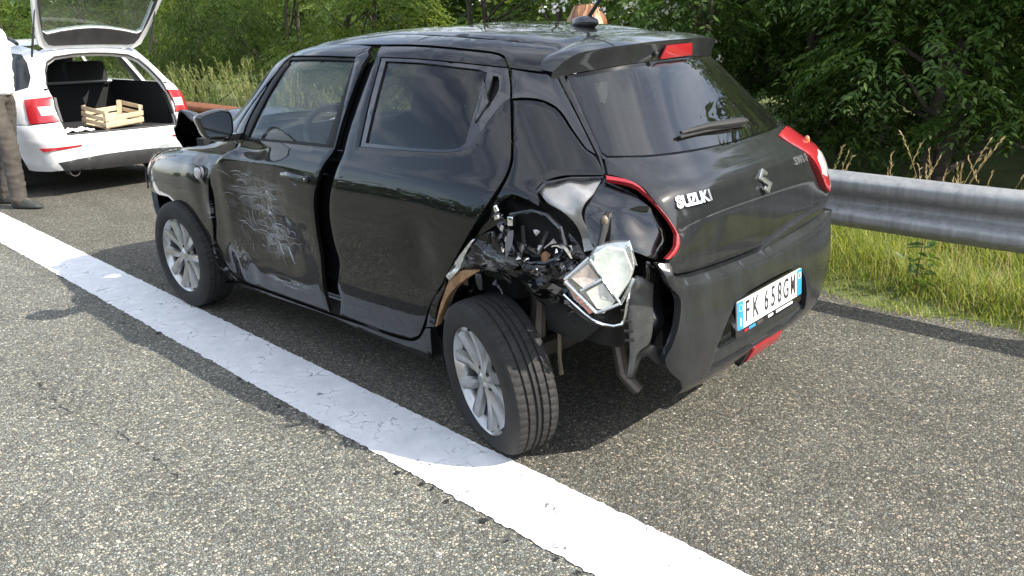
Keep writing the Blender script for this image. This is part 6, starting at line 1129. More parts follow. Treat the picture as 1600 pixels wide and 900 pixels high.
# things in the boot
cr = empty('wooden_crate', parent=None, label='pale slatted wooden fruit crate standing in the open boot', cat='crate')
cr.matrix_world = Matrix.Translation((6.35, -.45, 0)) @ Matrix.Rotation(R(5), 4, 'Z') @ Matrix.Translation((.27, -.02, .640)) @ Matrix.Rotation(R(-9), 4, 'Y') @ Matrix.Rotation(R(106), 4, 'Z')
wood = mat('poplar_wood', (.56, .44, .29), .65, var=.22, vscale=14, bump=.2, bscale=30)
cl_, cw_, ch_ = .47, .32, .14
slat0 = None
def slat(c, d, nm='slat', rot=None):
    return MB().box(c, d, rot).build(nm, wood, cr, bevel=.0015)
for sx in (-1, 1):
    for sy in (-1, 1):
        MB().prism([(sx*(cl_/2-.012), sy*(cw_/2-.012), 0), (sx*(cl_/2-.047), sy*(cw_/2-.012), 0), (sx*(cl_/2-.012), sy*(cw_/2-.047), 0)], (0, 0, 0), (0, 0, ch_+.045)).build('corner_post', wood, cr)
for sy in (-1, 1):
    for z in (.030, .095): slat((0, sy*(cw_/2-.004), z+.01), (cl_, .007, .048))
for sx in (-1, 1):
    for z in (.030, .085, .150): slat((sx*(cl_/2-.004), 0, z+.012), (.007, cw_-.012, .040))
for k in range(5): slat((0, -cw_/2+.04+k*(cw_-.08)/4, .006), (cl_-.02, .055, .006), 'base_slat')
# rag
gx = np.linspace(-1, 1, 26); X_, Y_ = np.meshgrid(gx, gx, indexing='ij'); q = np.column_stack([X_.ravel(), Y_.ravel(), 0*X_.ravel()])
hz = .022+.018*wob(q, 5, 51)+.010*wob(q, 11, 52); rr_ = 1+.14*np.sin(3*np.arctan2(q[:, 1], q[:, 0])+1)
V = np.column_stack([q[:, 0]*.10*rr_, q[:, 1]*.13*rr_, np.maximum(.004, hz*(1.1-.5*(q[:, 0]**2+q[:, 1]**2)/2))])
F = [(i*26+j, (i+1)*26+j, (i+1)*26+j+1, i*26+j+1) for i in range(25) for j in range(25)]
rag = mesh_np('cloth', V, F, mat('white_cloth', (.72, .66, .66), .8, var=.2, vscale=20), None, label='crumpled pale cloth on the boot floor left of the crate')
rag['category'] = 'cloth'; rag.matrix_world = Matrix.Translation((6.35, -.45, 0)) @ Matrix.Rotation(R(5), 4, 'Z') @ Matrix.Translation((.17, .40, .602))

# ------------------------------------------------------------------ people
def limbs(name, chains, m, parent, sub=2, root=0, label=None, folds=0):
    """one continuous skinned surface; chains: lists of (point, radius); points that coincide are joined"""
    bm = bmesh.new(); sl = bm.verts.layers.skin.verify(); idx = {}
    def vtx(p, r):
        k = tuple(round(c, 4) for c in p)
        if k not in idx:
            v = bm.verts.new(p); v[sl].radius = (r, r) if not hasattr(r, '__len__') else r; idx[k] = v
            v[sl].use_root = len(idx) == 1
        return idx[k]
    for ch in chains:
        vs = [vtx(p, r) for p, r in ch]
        for a, b in zip(vs, vs[1:]):
            if not bm.edges.get((a, b)): bm.edges.new((a, b))
    me = bpy.data.meshes.new(name); bm.to_mesh(me); bm.free()
    o = bpy.data.objects.new(name, me); COL.objects.link(o)
    o.modifiers.new('skin', 'SKIN').use_smooth_shade = True
    s = o.modifiers.new('sub', 'SUBSURF'); s.levels = s.render_levels = sub
    bpy.context.view_layer.update()
    me2 = bpy.data.meshes.new_from_object(o.evaluated_get(bpy.context.evaluated_depsgraph_get()))
    bpy.data.objects.remove(o); bpy.data.meshes.remove(me)
    if folds:                                               # cloth folds: slanting creases pushed along the normals
        P = np.array([v.co for v in me2.vertices]); N_ = np.array([v.normal for v in me2.vertices])
        d = folds*(np.abs(wob(P*[1, 1, 2.4], 17, 81))**1.0+.5*wob(P*[1.5, 1.5, 3], 34, 82)-.3); P = P+N_*d[:, None]
        me2.vertices.foreach_set('co', P.ravel()); me2.update()
    me2.materials.clear(); me2.materials.append(m); me2.polygons.foreach_set('use_smooth', np.ones(len(me2.polygons), bool))
    ob = link(bpy.data.objects.new(name, me2), parent)
    return tag(ob, label)
skin_m = mat('skin', (.52, .31, .22), .5, var=.08)
def person(p, H, pose, cloth, hair_m, label, loc, rotz):
    k = H/1.80; e = empty('person', loc, rotz, label, 'person')
    def S(v): return tuple(c*k for c in v)
    def ch(*a): return [(S(q), r*k if not hasattr(r, '__len__') else (r[0]*k, r[1]*k)) for q, r in a]
    pel = (0, 0, .98); wst = (.0, 0, 1.12); cst = (.01, 0, 1.34); nb = (.0, 0, 1.50); nk = (.015, 0, 1.57); hd = (.03, 0, 1.65); ht_ = (.03, 0, 1.735)
    body = [ch((pel, .10), (wst, .10), (cst, .11), (nb, .07), (nk, .055), (hd, (.082, .092)), (ht_, (.078, .085)))]
    shirt = [ch(((0, 0, .955), .150), (pel, .162), (wst, .162), (cst, .172), (nb, .088))]
    trous = [ch(((0, 0, 1.04), (.150, .135)), (pel, (.160, .145)))]
    for s, nm in ((1, 'l'), (-1, 'r')):
        sh = (0, s*.185, 1.46); el, wr, fi = pose['arm_'+nm]
        body.append(ch((nb, .07), (sh, .042), (el, .034), (wr, .027)))
        el_, wr_, fi_ = Vector(el), Vector(wr), Vector(fi); d = (fi_-wr_).normalized(); sd = d.cross(Vector((1, 0, .2))).normalized(); up = sd.cross(d)
        palm = wr_+d*.05; body.append(ch((wr, .030), (tuple(palm), (.036, .020))))
        for i, (off, ln) in enumerate(((-.027, .070), (-.009, .082), (.009, .077), (.027, .060))):
            a = palm+d*.035+sd*off; body.append(ch((tuple(palm), (.036, .020)), (tuple(a), .0105), (tuple(a+d*ln*.5-up*.006), .009), (tuple(a+d*ln*.9-up*.022), .007)))
        t0 = wr_+d*.03-sd*.036; body.append(ch((wr, .030), (tuple(t0), .012), (tuple(t0+d*.035-sd*.014), .009)))
        shirt.append(ch((cst, .172), ((0, s*.17, 1.44), .085), (sh, .080), (tuple((Vector(sh)+el_)/2), .068), (el, .060), (tuple(el_*.45+wr_*.55), .052), (tuple(el_*.12+wr_*.88), .040)))
        hp, kn, an, to = pose['leg_'+nm]
        body.append(ch((pel, .10), (hp, .075), (kn, .056), (an, .032)))
        body.append(ch((an, .032), (to, .018)))
        m1 = tuple((Vector(hp)+Vector(kn))/2); m2 = tuple((Vector(kn)+Vector(an))/2)
        trous.append(ch((pel, (.160, .145)), (hp, .105), (m1, .094), (kn, .080), (m2, .074), (tuple(Vector(an)+Vector((0, 0, -.075))), .070)))
        an_, to_ = Vector(an), Vector(to); f = (to_-an_); f.z = 0; f.normalize(); hl_ = an_-f*.055; 
        sb = MB()
        sole = [(-.07, .035), (-.03, .042), (.05, .043), (.12, .050), (.18, .042), (.215, .018)]
        lat = Vector((-f.y, f.x, 0)); b = Vector((an_.x, an_.y, 0))
        loop_ = [b+f*x+lat*w_ for x, w_ in sole]+[b+f*x-lat*w_ for x, w_ in sole[::-1]]
        n_ = len(loop_); hz_ = [.105, .115, .095, .066, .045, .03]; hz_ = hz_+hz_[::-1]
        Vv = [p_*k for p_ in loop_]+[(p_+Vector((0, 0, .022)))*k for p_ in loop_]+[(b+(p_-b)*.9+Vector((0, 0, h_)))*k for p_, h_ in zip(loop_, hz_)]+[(b+f*x+Vector((0, 0, h_+.012)))*k for x, h_ in zip([q_[0] for q_ in sole], hz_)]
        m_ = len(sole); F_ = [tuple(range(n_-1, -1, -1))]
        for L_ in (0, 1): F_ += [(L_*n_+i, L_*n_+(i+1) % n_, (L_+1)*n_+(i+1) % n_, (L_+1)*n_+i) for i in range(n_)]
        F_ += [(2*n_+i, 2*n_+i+1, 3*n_+i+1, 3*n_+i) for i in range(m_-1)]+[(2*n_+n_-1-i-1, 2*n_+n_-1-i, 3*n_+i, 3*n_+i+1) for i in range(m_-1)]
        sb.add(Vv, F_); sb.build('shoe', cloth['shoe'], e, sub=1)
    limbs('body', body, skin_m, e)
    limbs('top', shirt, cloth['top'], e, sub=3, folds=.010); limbs('trousers', trous, cloth['legs'], e, sub=3, folds=.0065)
    # face
    hc = Vector(S((.03, 0, 1.68)))
    fc = MB(); fc.add([hc+Vector(p_)*k for p_ in ((.085, 0, .02), (.090, .014, -.03), (.118, 0, -.032), (.090, -.014, -.03))], [(0, 1, 2), (0, 2, 3), (1, 3, 2)])
    for s in (1, -1): fc.ball(hc+Vector((-.005, s*.088, -.01))*k, (.02*k, .010*k, .032*k), 8, 6)
    fc.build('face', skin_m, e)
    ey = MB()
    for s in (1, -1): ey.ball(hc+Vector((.078, s*.032, .012))*k, .011*k, 8, 6)
    ey.build('eyes', K['dark'], e)
    MB().box(hc+Vector((.084, 0, -.062))*k, (.008*k, .045*k, .010*k)).build('mouth', mat('lips', (.40, .16, .13), .5), e, bevel=.003)
    return e, hc, k
stand = dict(arm_l=((-.12, .25, 1.20), (-.06, .27, .98), (-.04, .27, .84)), arm_r=((.00, -.29, 1.21), (-.17, -.05, 1.16), (-.22, .03, 1.14)),
             leg_l=((0, .10, .94), (-.06, .11, .52), (-.20, .11, .09), (-.02, .12, .03)), leg_r=((0, -.10, .94), (.10, -.10, .53), (.10, -.11, .09), (.28, -.12, .03)))
tw = mat('brown_trousers', (.058, .050, .042), .85, var=.3, vscale=9, bump=.9, bscale=9)
man, hc, k = person(None, 1.86, stand, dict(top=mat('white_shirt', (.80, .80, .80), .8, bump=.7, bscale=8), legs=tw, shoe=mat('grey_shoe', (.030, .033, .030), .8, var=.3, bump=.2)), None,
                    'person in white shirt and brown trousers standing beside the white car', (6.35, .62, 0), math.atan2(-.66, -.75))
hb = MB().ball(hc+Vector((-.012, 0, .03)), (.098, .090, .085), 16, 10); hb.build('hair', mat('dark_hair', (.03, .022, .016), .6, bump=.5, bscale=90), man)
st2 = dict(arm_l=((-.03, .27, 1.19), (.10, .20, 1.02), (.19, .14, .97)), arm_r=((-.04, -.26, 1.20), (.05, -.27, .98), (.07, -.27, .83)),
           leg_l=((0, .10, .94), (.01, .11, .52), (-.03, .11, .09), (.14, .13, .03)), leg_r=((0, -.10, .94), (.01, -.11, .52), (-.03, -.11, .09), (.14, -.13, .03)))
wom, hc, k = person(None, 1.588, st2, dict(top=mat('pale_top', (.62, .55, .50), .85, var=.15, bump=.3), legs=mat('blue_jeans', (.05, .08, .16), .85, var=.3), shoe=mat('white_shoe', (.6, .6, .6), .7)), None,
                    'person with reddish blond hair behind the black car, only the head seen over its roof', (1.245, -1.275, 0), R(200))
hm_ = mat('reddish_blond_hair', (.42, .20, .075), .42, var=.5, vscale=30)
n_, t_, b_, L_ = hm_, hm_.node_tree, hm_.node_tree.nodes['Principled BSDF'], hm_.node_tree.links.new
gi = t_.nodes.new('ShaderNodeNewGeometry'); rpp = ramp(t_, [(0, (.09, .035, .014)), (.45, (.24, .105, .042)), (1, (.48, .28, .13))]); L_(gi.outputs['Random Per Island'], rpp.inputs['Fac']); L_(rpp.outputs['Color'], b_.inputs['Base Color'])
hs_ = MB(); hs_.ball(hc+Vector((-.018, 0, .035)), (.122, .120, .100), 20, 12)
rg_ = random.Random(5)
for i in range(520):
    th = rg_.uniform(.5, 2*PI-.5) if i % 4 else rg_.uniform(.9, 2*PI-.9); ct = Vector((math.cos(th), math.sin(th), 0)); ln = rg_.uniform(.26, .38)
    part = Vector((rg_.uniform(-.06, .05), rg_.uniform(-.02, .02), .142+rg_.uniform(-.006, .010)))
    pts = [part, part*.6+ct*.050+Vector((0, 0, .052)), ct*.118+Vector((0, 0, .070)), ct*.148+Vector((0, 0, .010)), ct*(.155+rg_.uniform(-.01, .014))+Vector((0, 0, -.05)), ct*(.150+rg_.uniform(-.012, .02))+Vector((-.01, 0, -.15)), ct*(.118+rg_.uniform(-.02, .02))+Vector((-.015, 0, -ln))]
    pts = [hc+Vector((-.018, 0, 0))+p_ for p_ in pts]; tn = Vector((-ct.y, ct.x, 0))*rg_.uniform(.004, .009)
    n0 = len(pts); hs_.add([p_+tn*min(1, .4+.25*j) for j, p_ in enumerate(pts)]+[p_-tn*min(1, .5+.3*j) for j, p_ in enumerate(pts)], [(j, j+1, n0+j+1, n0+j) for j in range(n0-1)])
hs_.build('hair', hm_, wom, sharp=80)
# ------------------------------------------------------------------ ground, road, marking
def asphalt():
    m, t, b, L = nmat('exposed_aggregate_asphalt'); N = t.nodes.new
    tc = N('ShaderNodeTexCoord')
    wn = N('ShaderNodeTexNoise'); wn.inputs['Scale'].default_value = 60; L(tc.outputs['Object'], wn.inputs['Vector'])
    wv = N('ShaderNodeVectorMath'); wv.operation = 'MULTIPLY_ADD'; wv.inputs[1].default_value = (.008, .008, .008); L(wn.outputs['Color'], wv.inputs[0]); L(tc.outputs['Object'], wv.inputs[2])
    def stones(scale, stops):
        v = N('ShaderNodeTexVoronoi'); v.voronoi_dimensions = '2D'; v.inputs['Scale'].default_value = scale; L(wv.outputs[0], v.inputs['Vector'])
        e = N('ShaderNodeTexVoronoi'); e.voronoi_dimensions = '2D'; e.feature = 'DISTANCE_TO_EDGE'; e.inputs['Scale'].default_value = scale; L(wv.outputs[0], e.inputs['Vector'])
        s = N('ShaderNodeSeparateColor'); L(v.outputs['Color'], s.inputs[0])
        r = ramp(t, stops, 'CONSTANT'); L(s.outputs[0], r.inputs['Fac'])
        return v, e, s, r
    pal = [(0, (.07, .071, .068)), (.10, (.152, .150, .132)), (.32, (.21, .215, .195)), (.50, (.26, .245, .205)), (.64, (.17, .185, .178)), (.80, (.33, .295, .235)), (.91, (.42, .395, .34)), (.955, (.09, .085, .08)), (.985, (.58, .56, .51))]
    v, e, s, r = stones(104, pal); v2, e2, s2, r2 = stones(190, pal)
    big = N('ShaderNodeMath'); big.operation = 'GREATER_THAN'; big.inputs[1].default_value = .42; L(s.outputs[1], big.inputs[0])
    c = N('ShaderNodeMix'); c.data_type = 'RGBA'; L(big.outputs[0], c.inputs[0]); L(r2.outputs['Color'], c.inputs[6]); L(r.outputs['Color'], c.inputs[7])
    em = N('ShaderNodeMix'); em.data_type = 'FLOAT'; L(big.outputs[0], em.inputs[0])
    h1 = N('ShaderNodeMapRange'); h1.inputs['From Max'].default_value = .22; L(e.outputs['Distance'], h1.inputs['Value'])
    h2 = N('ShaderNodeMapRange'); h2.inputs['From Max'].default_value = .30; h2.inputs['To Max'].default_value = .75; L(e2.outputs['Distance'], h2.inputs['Value'])
    L(h2.outputs['Result'], em.inputs[2]); L(h1.outputs['Result'], em.inputs[3])
    bind = N('ShaderNodeMix'); bind.data_type = 'RGBA'; bind.inputs[6].default_value = (.052, .052, .049, 1); L(em.outputs[0], bind.inputs[0]); L(c.outputs[2], bind.inputs[7])
    pt = N('ShaderNodeTexNoise'); pt.inputs['Scale'].default_value = 1.3; pt.inputs['Detail'].default_value = 8; pt.inputs['Roughness'].default_value = .65; L(tc.outputs['Object'], pt.inputs['Vector'])
    pr0 = ramp(t, [(.3, .78), (.7, 1.14)]); L(pt.outputs['Fac'], pr0.inputs['Fac'])
    # the running lane left of the line is coloured paler than the hard shoulder
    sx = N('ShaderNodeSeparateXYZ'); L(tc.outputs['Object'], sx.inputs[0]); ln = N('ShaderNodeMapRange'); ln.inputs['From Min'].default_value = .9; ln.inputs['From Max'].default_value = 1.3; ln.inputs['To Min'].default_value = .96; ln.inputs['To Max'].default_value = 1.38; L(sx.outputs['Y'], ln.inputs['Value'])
    mpl = N('ShaderNodeMapping'); mpl.inputs['Scale'].default_value = (.12, 3.2, 1); L(tc.outputs['Object'], mpl.inputs['Vector'])
    nl = N('ShaderNodeTexNoise'); nl.inputs['Scale'].default_value = 1; nl.inputs['Detail'].default_value = 5; L(mpl.outputs['Vector'], nl.inputs['Vector'])
    lr_ = N('ShaderNodeMapRange'); lr_.inputs['From Min'].default_value = .3; lr_.inputs['From Max'].default_value = .7; lr_.inputs['To Min'].default_value = .86; lr_.inputs['To Max'].default_value = 1.1; L(nl.outputs['Fac'], lr_.inputs['Value'])
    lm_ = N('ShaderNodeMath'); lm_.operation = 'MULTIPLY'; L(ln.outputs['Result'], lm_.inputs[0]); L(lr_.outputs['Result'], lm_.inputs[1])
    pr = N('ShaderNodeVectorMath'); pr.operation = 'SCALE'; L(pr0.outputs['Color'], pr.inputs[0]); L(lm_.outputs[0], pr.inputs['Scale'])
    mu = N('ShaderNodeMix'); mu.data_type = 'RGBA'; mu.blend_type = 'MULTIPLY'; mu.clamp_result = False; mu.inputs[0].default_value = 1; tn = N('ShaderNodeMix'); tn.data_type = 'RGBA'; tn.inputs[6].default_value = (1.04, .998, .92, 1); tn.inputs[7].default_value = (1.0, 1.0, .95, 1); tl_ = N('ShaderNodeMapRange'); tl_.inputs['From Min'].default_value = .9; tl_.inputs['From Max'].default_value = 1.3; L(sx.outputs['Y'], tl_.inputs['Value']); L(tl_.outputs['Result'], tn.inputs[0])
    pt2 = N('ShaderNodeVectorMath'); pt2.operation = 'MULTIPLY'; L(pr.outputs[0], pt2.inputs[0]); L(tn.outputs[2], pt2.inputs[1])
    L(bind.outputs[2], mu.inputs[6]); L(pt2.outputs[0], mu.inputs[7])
    L(mu.outputs[2], b.inputs['Base Color']); b.inputs['Roughness'].default_value = .82; b.inputs['Specular IOR Level'].default_value = .25
    hh = N('ShaderNodeMath'); hh.operation = 'MULTIPLY_ADD'; hh.inputs[1].default_value = .6; L(s.outputs[2], hh.inputs[0]); L(em.outputs[0], hh.inputs[2])
    bu = N('ShaderNodeBump'); bu.inputs['Strength'].default_value = 1.; bu.inputs['Distance'].default_value = .0024; L(hh.outputs[0], bu.inputs['Height']); L(bu.outputs['Normal'], b.inputs['Normal'])
    return m
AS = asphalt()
def sheet(name, pts, z, m, kind='structure', parent=None):
    return mesh_np(name, [(x, y, z) for x, y in pts], [tuple(range(len(pts)))], m, parent, smooth=False, kind=kind)
soil = mat('soil_under_grass', (.085, .10, .03), .95, var=.5, vscale=3, bump=.5)
sheet('ground', [(-500, -500), (500, -500), (500, 500), (-500, 500)], -.06, soil)
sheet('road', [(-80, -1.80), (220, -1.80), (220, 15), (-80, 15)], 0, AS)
# the verge: uneven soil rising a little behind the rail
gx = np.concatenate([np.linspace(-30, -3, 28), np.linspace(-2.8, 6, 60), np.linspace(6.5, 60, 60)]); gy = np.array([-1.66, -1.74, -1.82, -1.95, -2.2, -2.6, -3.2, -4, -5, -7, -10, -16, -30])
X_, Y_ = np.meshgrid(gx, gy, indexing='ij'); q = np.column_stack([X_.ravel(), Y_.ravel(), 0*X_.ravel()])
wv_ = .10*np.sin(q[:, 0]*2.3)+.07*np.sin(q[:, 0]*5.1+1)
yy = q[:, 1]-wv_*(q[:, 1] > -2.0)-.10*(q[:, 1] > -2)
V = np.column_stack([q[:, 0], yy, -.015+.05*sstep(-1.66, -2.1, q[:, 1])+.02*wob(q, 3, 61)*(q[:, 1] < -1.8)+.012*(q[:, 1] < -1.7)+.25*sstep(-4, -10, q[:, 1])])
F = [(i*13+j, i*13+j+1, (i+1)*13+j+1, (i+1)*13+j) for i in range(len(gx)-1) for j in range(12)]
mesh_np('verge', V, F, soil, kind='structure')
# edge line: thick paint with ragged edges and cracks
def line_mat():
    m, t, b, L = nmat('road_marking_paint'); N = t.nodes.new
    tc = N('ShaderNodeTexCoord')
    n = N('ShaderNodeTexVoronoi'); n.feature = 'DISTANCE_TO_EDGE'; n.inputs['Scale'].default_value = 11; n.inputs['Randomness'].default_value = 1
    wn = N('ShaderNodeTexNoise'); wn.inputs['Scale'].default_value = 18; wn.inputs['Detail'].default_value = 5; L(tc.outputs['Object'], wn.inputs['Vector'])
    wv = N('ShaderNodeVectorMath'); wv.operation = 'MULTIPLY_ADD'; wv.inputs[1].default_value = (.10, .10, 0); L(wn.outputs['Color'], wv.inputs[0]); L(tc.outputs['Object'], wv.inputs[2]); L(wv.outputs[0], n.inputs['Vector'])
    k = N('ShaderNodeTexNoise'); k.inputs['Scale'].default_value = 7; k.inputs['Detail'].default_value = 7; k.inputs['Roughness'].default_value = .7; L(tc.outputs['Object'], k.inputs['Vector'])
    kr = ramp(t, [(.50, 0.), (.62, 1.)]); L(k.outputs['Fac'], kr.inputs['Fac'])
    cr_ = ramp(t, [(.0, 1.), (.018, .7), (.035, 0.)]); L(n.outputs['Distance'], cr_.inputs['Fac'])
    f = N('ShaderNodeMath'); f.operation = 'MULTIPLY'; L(kr.outputs['Color'], f.inputs[0]); L(cr_.outputs['Color'], f.inputs[1])
    p2 = N('ShaderNodeTexNoise'); p2.inputs['Scale'].default_value = 45; p2.inputs['Detail'].default_value = 4; p2.inputs['Roughness'].default_value = .6; L(tc.outputs['Object'], p2.inputs['Vector'])
    pr = ramp(t, [(.685, 0.), (.72, 1.)]); L(p2.outputs['Fac'], pr.inputs['Fac'])
    pk = N('ShaderNodeMath'); pk.operation = 'MULTIPLY'; L(pr.outputs['Color'], pk.inputs[0]); L(kr.outputs['Color'], pk.inputs[1])
    mxx = N('ShaderNodeMath'); mxx.operation = 'MAXIMUM'; L(f.outputs[0], mxx.inputs[0]); L(pk.outputs[0], mxx.inputs[1])
    tone = ramp(t, [(.3, (.58, .59, .60)), (.7, (.82, .82, .82))]); L(k.outputs['Fac'], tone.inputs['Fac'])
    c = N('ShaderNodeMix'); c.data_type = 'RGBA'; c.inputs[7].default_value = (.06, .06, .062, 1); L(mxx.outputs[0], c.inputs[0]); L(tone.outputs['Color'], c.inputs[6]); L(c.outputs[2], b.inputs['Base Color'])
    b.inputs['Roughness'].default_value = .6
    inv = N('ShaderNodeMath'); inv.operation = 'SUBTRACT'; inv.inputs[0].default_value = 1; L(mxx.outputs[0], inv.inputs[1])
    v = N('ShaderNodeTexVoronoi'); v.inputs['Scale'].default_value = 70; L(tc.outputs['Object'], v.inputs['Vector'])
    ad = N('ShaderNodeMath'); ad.operation = 'MULTIPLY_ADD'; ad.inputs[1].default_value = -.5; L(v.outputs['Distance'], ad.inputs[0]); L(inv.outputs[0], ad.inputs[2])
    bu = N('ShaderNodeBump'); bu.inputs['Strength'].default_value = .5; bu.inputs['Distance'].default_value = .003; L(ad.outputs[0], bu.inputs['Height']); L(bu.outputs['Normal'], b.inputs['Normal'])
    return m
rg_ = np.random.default_rng(3)
xs = np.concatenate([np.arange(-12, -1.6, .05), np.arange(-1.6, 5, .008), np.arange(5, 12, .03), np.arange(12, 120, .5)])
def rag_(n, s): 
    a = rg_.normal(size=n); kx = np.ones(3)/3; return np.convolve(a, kx, 'same')*s
yr = .908-.013*(xs+1)*(xs < 8)-.117*(xs >= 8)+rag_(len(xs), .0035); yl = 1.212-.010*(xs+1)*(xs < 8)-.09*(xs >= 8)+rag_(len(xs), .005)
V = np.concatenate([np.column_stack([xs, yr, 0*xs+.004]), np.column_stack([xs, yl, 0*xs+.004])]); n = len(xs)
mesh_np('edge_line', V, np.array([(i, i+1, n+i+1, n+i) for i in range(n-1)]), line_mat(), smooth=False, kind='structure')
# tar-filled cracks and dark crumbs in the running lane
cm = mat('tar_crack', (.018, .018, .018), .6, var=.4)
mb = MB(); r_ = random.Random(12)
def crack(pts, w):
    L_, R_ = [], []
    for i, (x, y) in enumerate(pts):
        a = Vector(pts[min(i+1, len(pts)-1)])-Vector(pts[max(i-1, 0)]); a.normalize(); nn = Vector((-a.y, a.x)); ww = w*r_.uniform(.25, 1.2)
        L_.append((x+nn.x*ww, y+nn.y*ww, .003)); R_.append((x-nn.x*ww, y-nn.y*ww, .003))
    m_ = len(pts); mb.add(L_+R_, [(i, i+1, m_+i+1, m_+i) for i in range(m_-1)])
path = [(2.02, 1.83)]
while path[-1][0] > .62: path.append((path[-1][0]-r_.uniform(.006, .02), 1.83-.035*(2.02-path[-1][0])+.03*math.sin(path[-1][0]*5)+r_.gauss(0, .008)))
i = 0
while i < len(path)-3:
    n_ = r_.randint(3, 9); crack(path[i:i+n_+1], r_.choice((.0015, .0025, .004)))
    if r_.random() < .3 and i+2 < len(path): x_, y_ = path[i+1]; crack([(x_, y_), (x_+r_.uniform(-.02, .02), y_+.02), (x_+r_.uniform(-.03, .03), y_+.04)], .002)
    i += n_+r_.choice((0, 1, 4, 7))
for i in range(26):
    x = r_.uniform(-.9, 3.0); y = 1.215-.010*(x+1)+abs(r_.gauss(0, .03)); s = r_.uniform(.004, .014)
    pl = [(x+s*math.cos(t)*r_.uniform(.5, 1.2), y+s*math.sin(t)*r_.uniform(.5, 1.2), .0075) for t in np.linspace(0, 2*PI, 7, endpoint=False)]; mb.add(pl, [tuple(range(7))])
mb.build('road_crack', cm, None, kind='stuff', smooth=False)

# ------------------------------------------------------------------ guard rails
zinc = None
def zinc_mat(name, a, b_, rough, metal, streak):
    m, t, b, L = nmat(name); N = t.nodes.new; tc = N('ShaderNodeTexCoord')
    mp = N('ShaderNodeMapping'); mp.inputs['Scale'].default_value = (9, 9, .8); L(tc.outputs['Object'], mp.inputs['Vector'])
    n = N('ShaderNodeTexNoise'); n.inputs['Scale'].default_value = 2.2; n.inputs['Detail'].default_value = 9; n.inputs['Roughness'].default_value = .7; L(mp.outputs['Vector'], n.inputs['Vector'])
    r = ramp(t, [(.30, a), (.72, b_)]); L(n.outputs['Fac'], r.inputs['Fac']); L(r.outputs['Color'], b.inputs['Base Color'])
    b.inputs['Metallic'].default_value = metal; b.inputs['Roughness'].default_value = rough
    return m
ZN = zinc_mat('galvanised_steel', (.19, .195, .195), (.40, .405, .40), .48, .30, 1); RU = zinc_mat('weathered_steel', (.16, .055, .022), (.30, .115, .05), .8, .1, 1)
prof = [(0, .405), (.006, .400), (.020, .405), (.050, .425), (.078, .442), (.083, .455), (.083, .480), (.078, .492), (.045, .515), (.010, .530), (.002, .545), (.002, .565), (.010, .580), (.045, .597), (.078, .622), (.083, .635), (.083, .660), (.078, .675), (.050, .690), (.020, .709), (.006, .715), (0, .710)]
def rail_run(x0, x1, m, label, py=-1.79, seglen=4.0):
    e = empty('guard_rail', (x0, py, 0), 0, label, 'guard rail')
    x = x0; k = 0
    while x < x1-.1:
        xe = min(x+seglen, x1)+.16; off = .0035 if k % 2 else 0
        V = []
        for i in range(13):
            xx = (x-x0)+(xe-x)*i/12
            for j, (y, z) in enumerate(prof): V.append((xx, y*.9+off, z+.0025*math.sin(xx*3+j)))
        n = len(prof); F = [(i*n+j, i*n+j+1, (i+1)*n+j+1, (i+1)*n+j) for i in range(12) for j in range(n-1)]
        o = mesh_np('rail_beam', V, F, m, e, sharp=60); md = o.modifiers.new('thick', 'SOLIDIFY'); md.thickness = .003
        x += seglen; k += 1
    x = x0+1.85
    while x < x1:
        p = MB(); p.box((x-x0, -.075, .30), (.08, .12, .78)); p.build('rail_post', m, e, bevel=.006)
        sp = MB(); sp.box((x-x0, -.012, .555), (.10, .02, .20)); sp.build('spacer', m, e, bevel=.003)
        bt = MB(); bt.tube([(x-x0, .0, .555), (x-x0, .016, .555)], .014, 6); bt.build('bolt', m, e)
        x += 2.25
    return e
rail_run(-10.5, 5.0, ZN, 'grey galvanised guard rail behind the black car along the grass')
fr_ = rail_run(-22, 46, ZN, 'far guard rail across the motorway, seen only mirrored in the black doors', py=13.6)
fr_.rotation_euler.z = PI; fr_.location.x = 46
rail_run(5.3, 33, RU, 'rusty brown guard rail beyond the white car')

# ------------------------------------------------------------------ plants
def leaf_mat(name, dark, mid, light, trans=.35, rough=.45):
    m, t, b, L = nmat(name); t.nodes.remove(b); N = t.nodes.new; out = t.nodes['Material Output']
    gi = N('ShaderNodeNewGeometry'); r = ramp(t, [(0, dark), (.5, mid), (1, light)]); L(gi.outputs['Random Per Island'], r.inputs['Fac'])
    d = N('ShaderNodeBsdfPrincipled'); d.inputs['Roughness'].default_value = rough; d.inputs['Specular IOR Level'].default_value = .3; L(r.outputs['Color'], d.inputs['Base Color'])
    tr = N('ShaderNodeBsdfTranslucent'); hs = N('ShaderNodeHueSaturation'); hs.inputs['Value'].default_value = 1.5; hs.inputs['Hue'].default_value = .485; hs.inputs['Saturation'].default_value = 1.1; L(r.outputs['Color'], hs.inputs['Color']); L(hs.outputs['Color'], tr.inputs[0])
    mx = N('ShaderNodeMixShader'); mx.inputs[0].default_value = trans; L(d.outputs[0], mx.inputs[1]); L(tr.outputs[0], mx.inputs[2]); L(mx.outputs[0], out.inputs['Surface'])
    return m
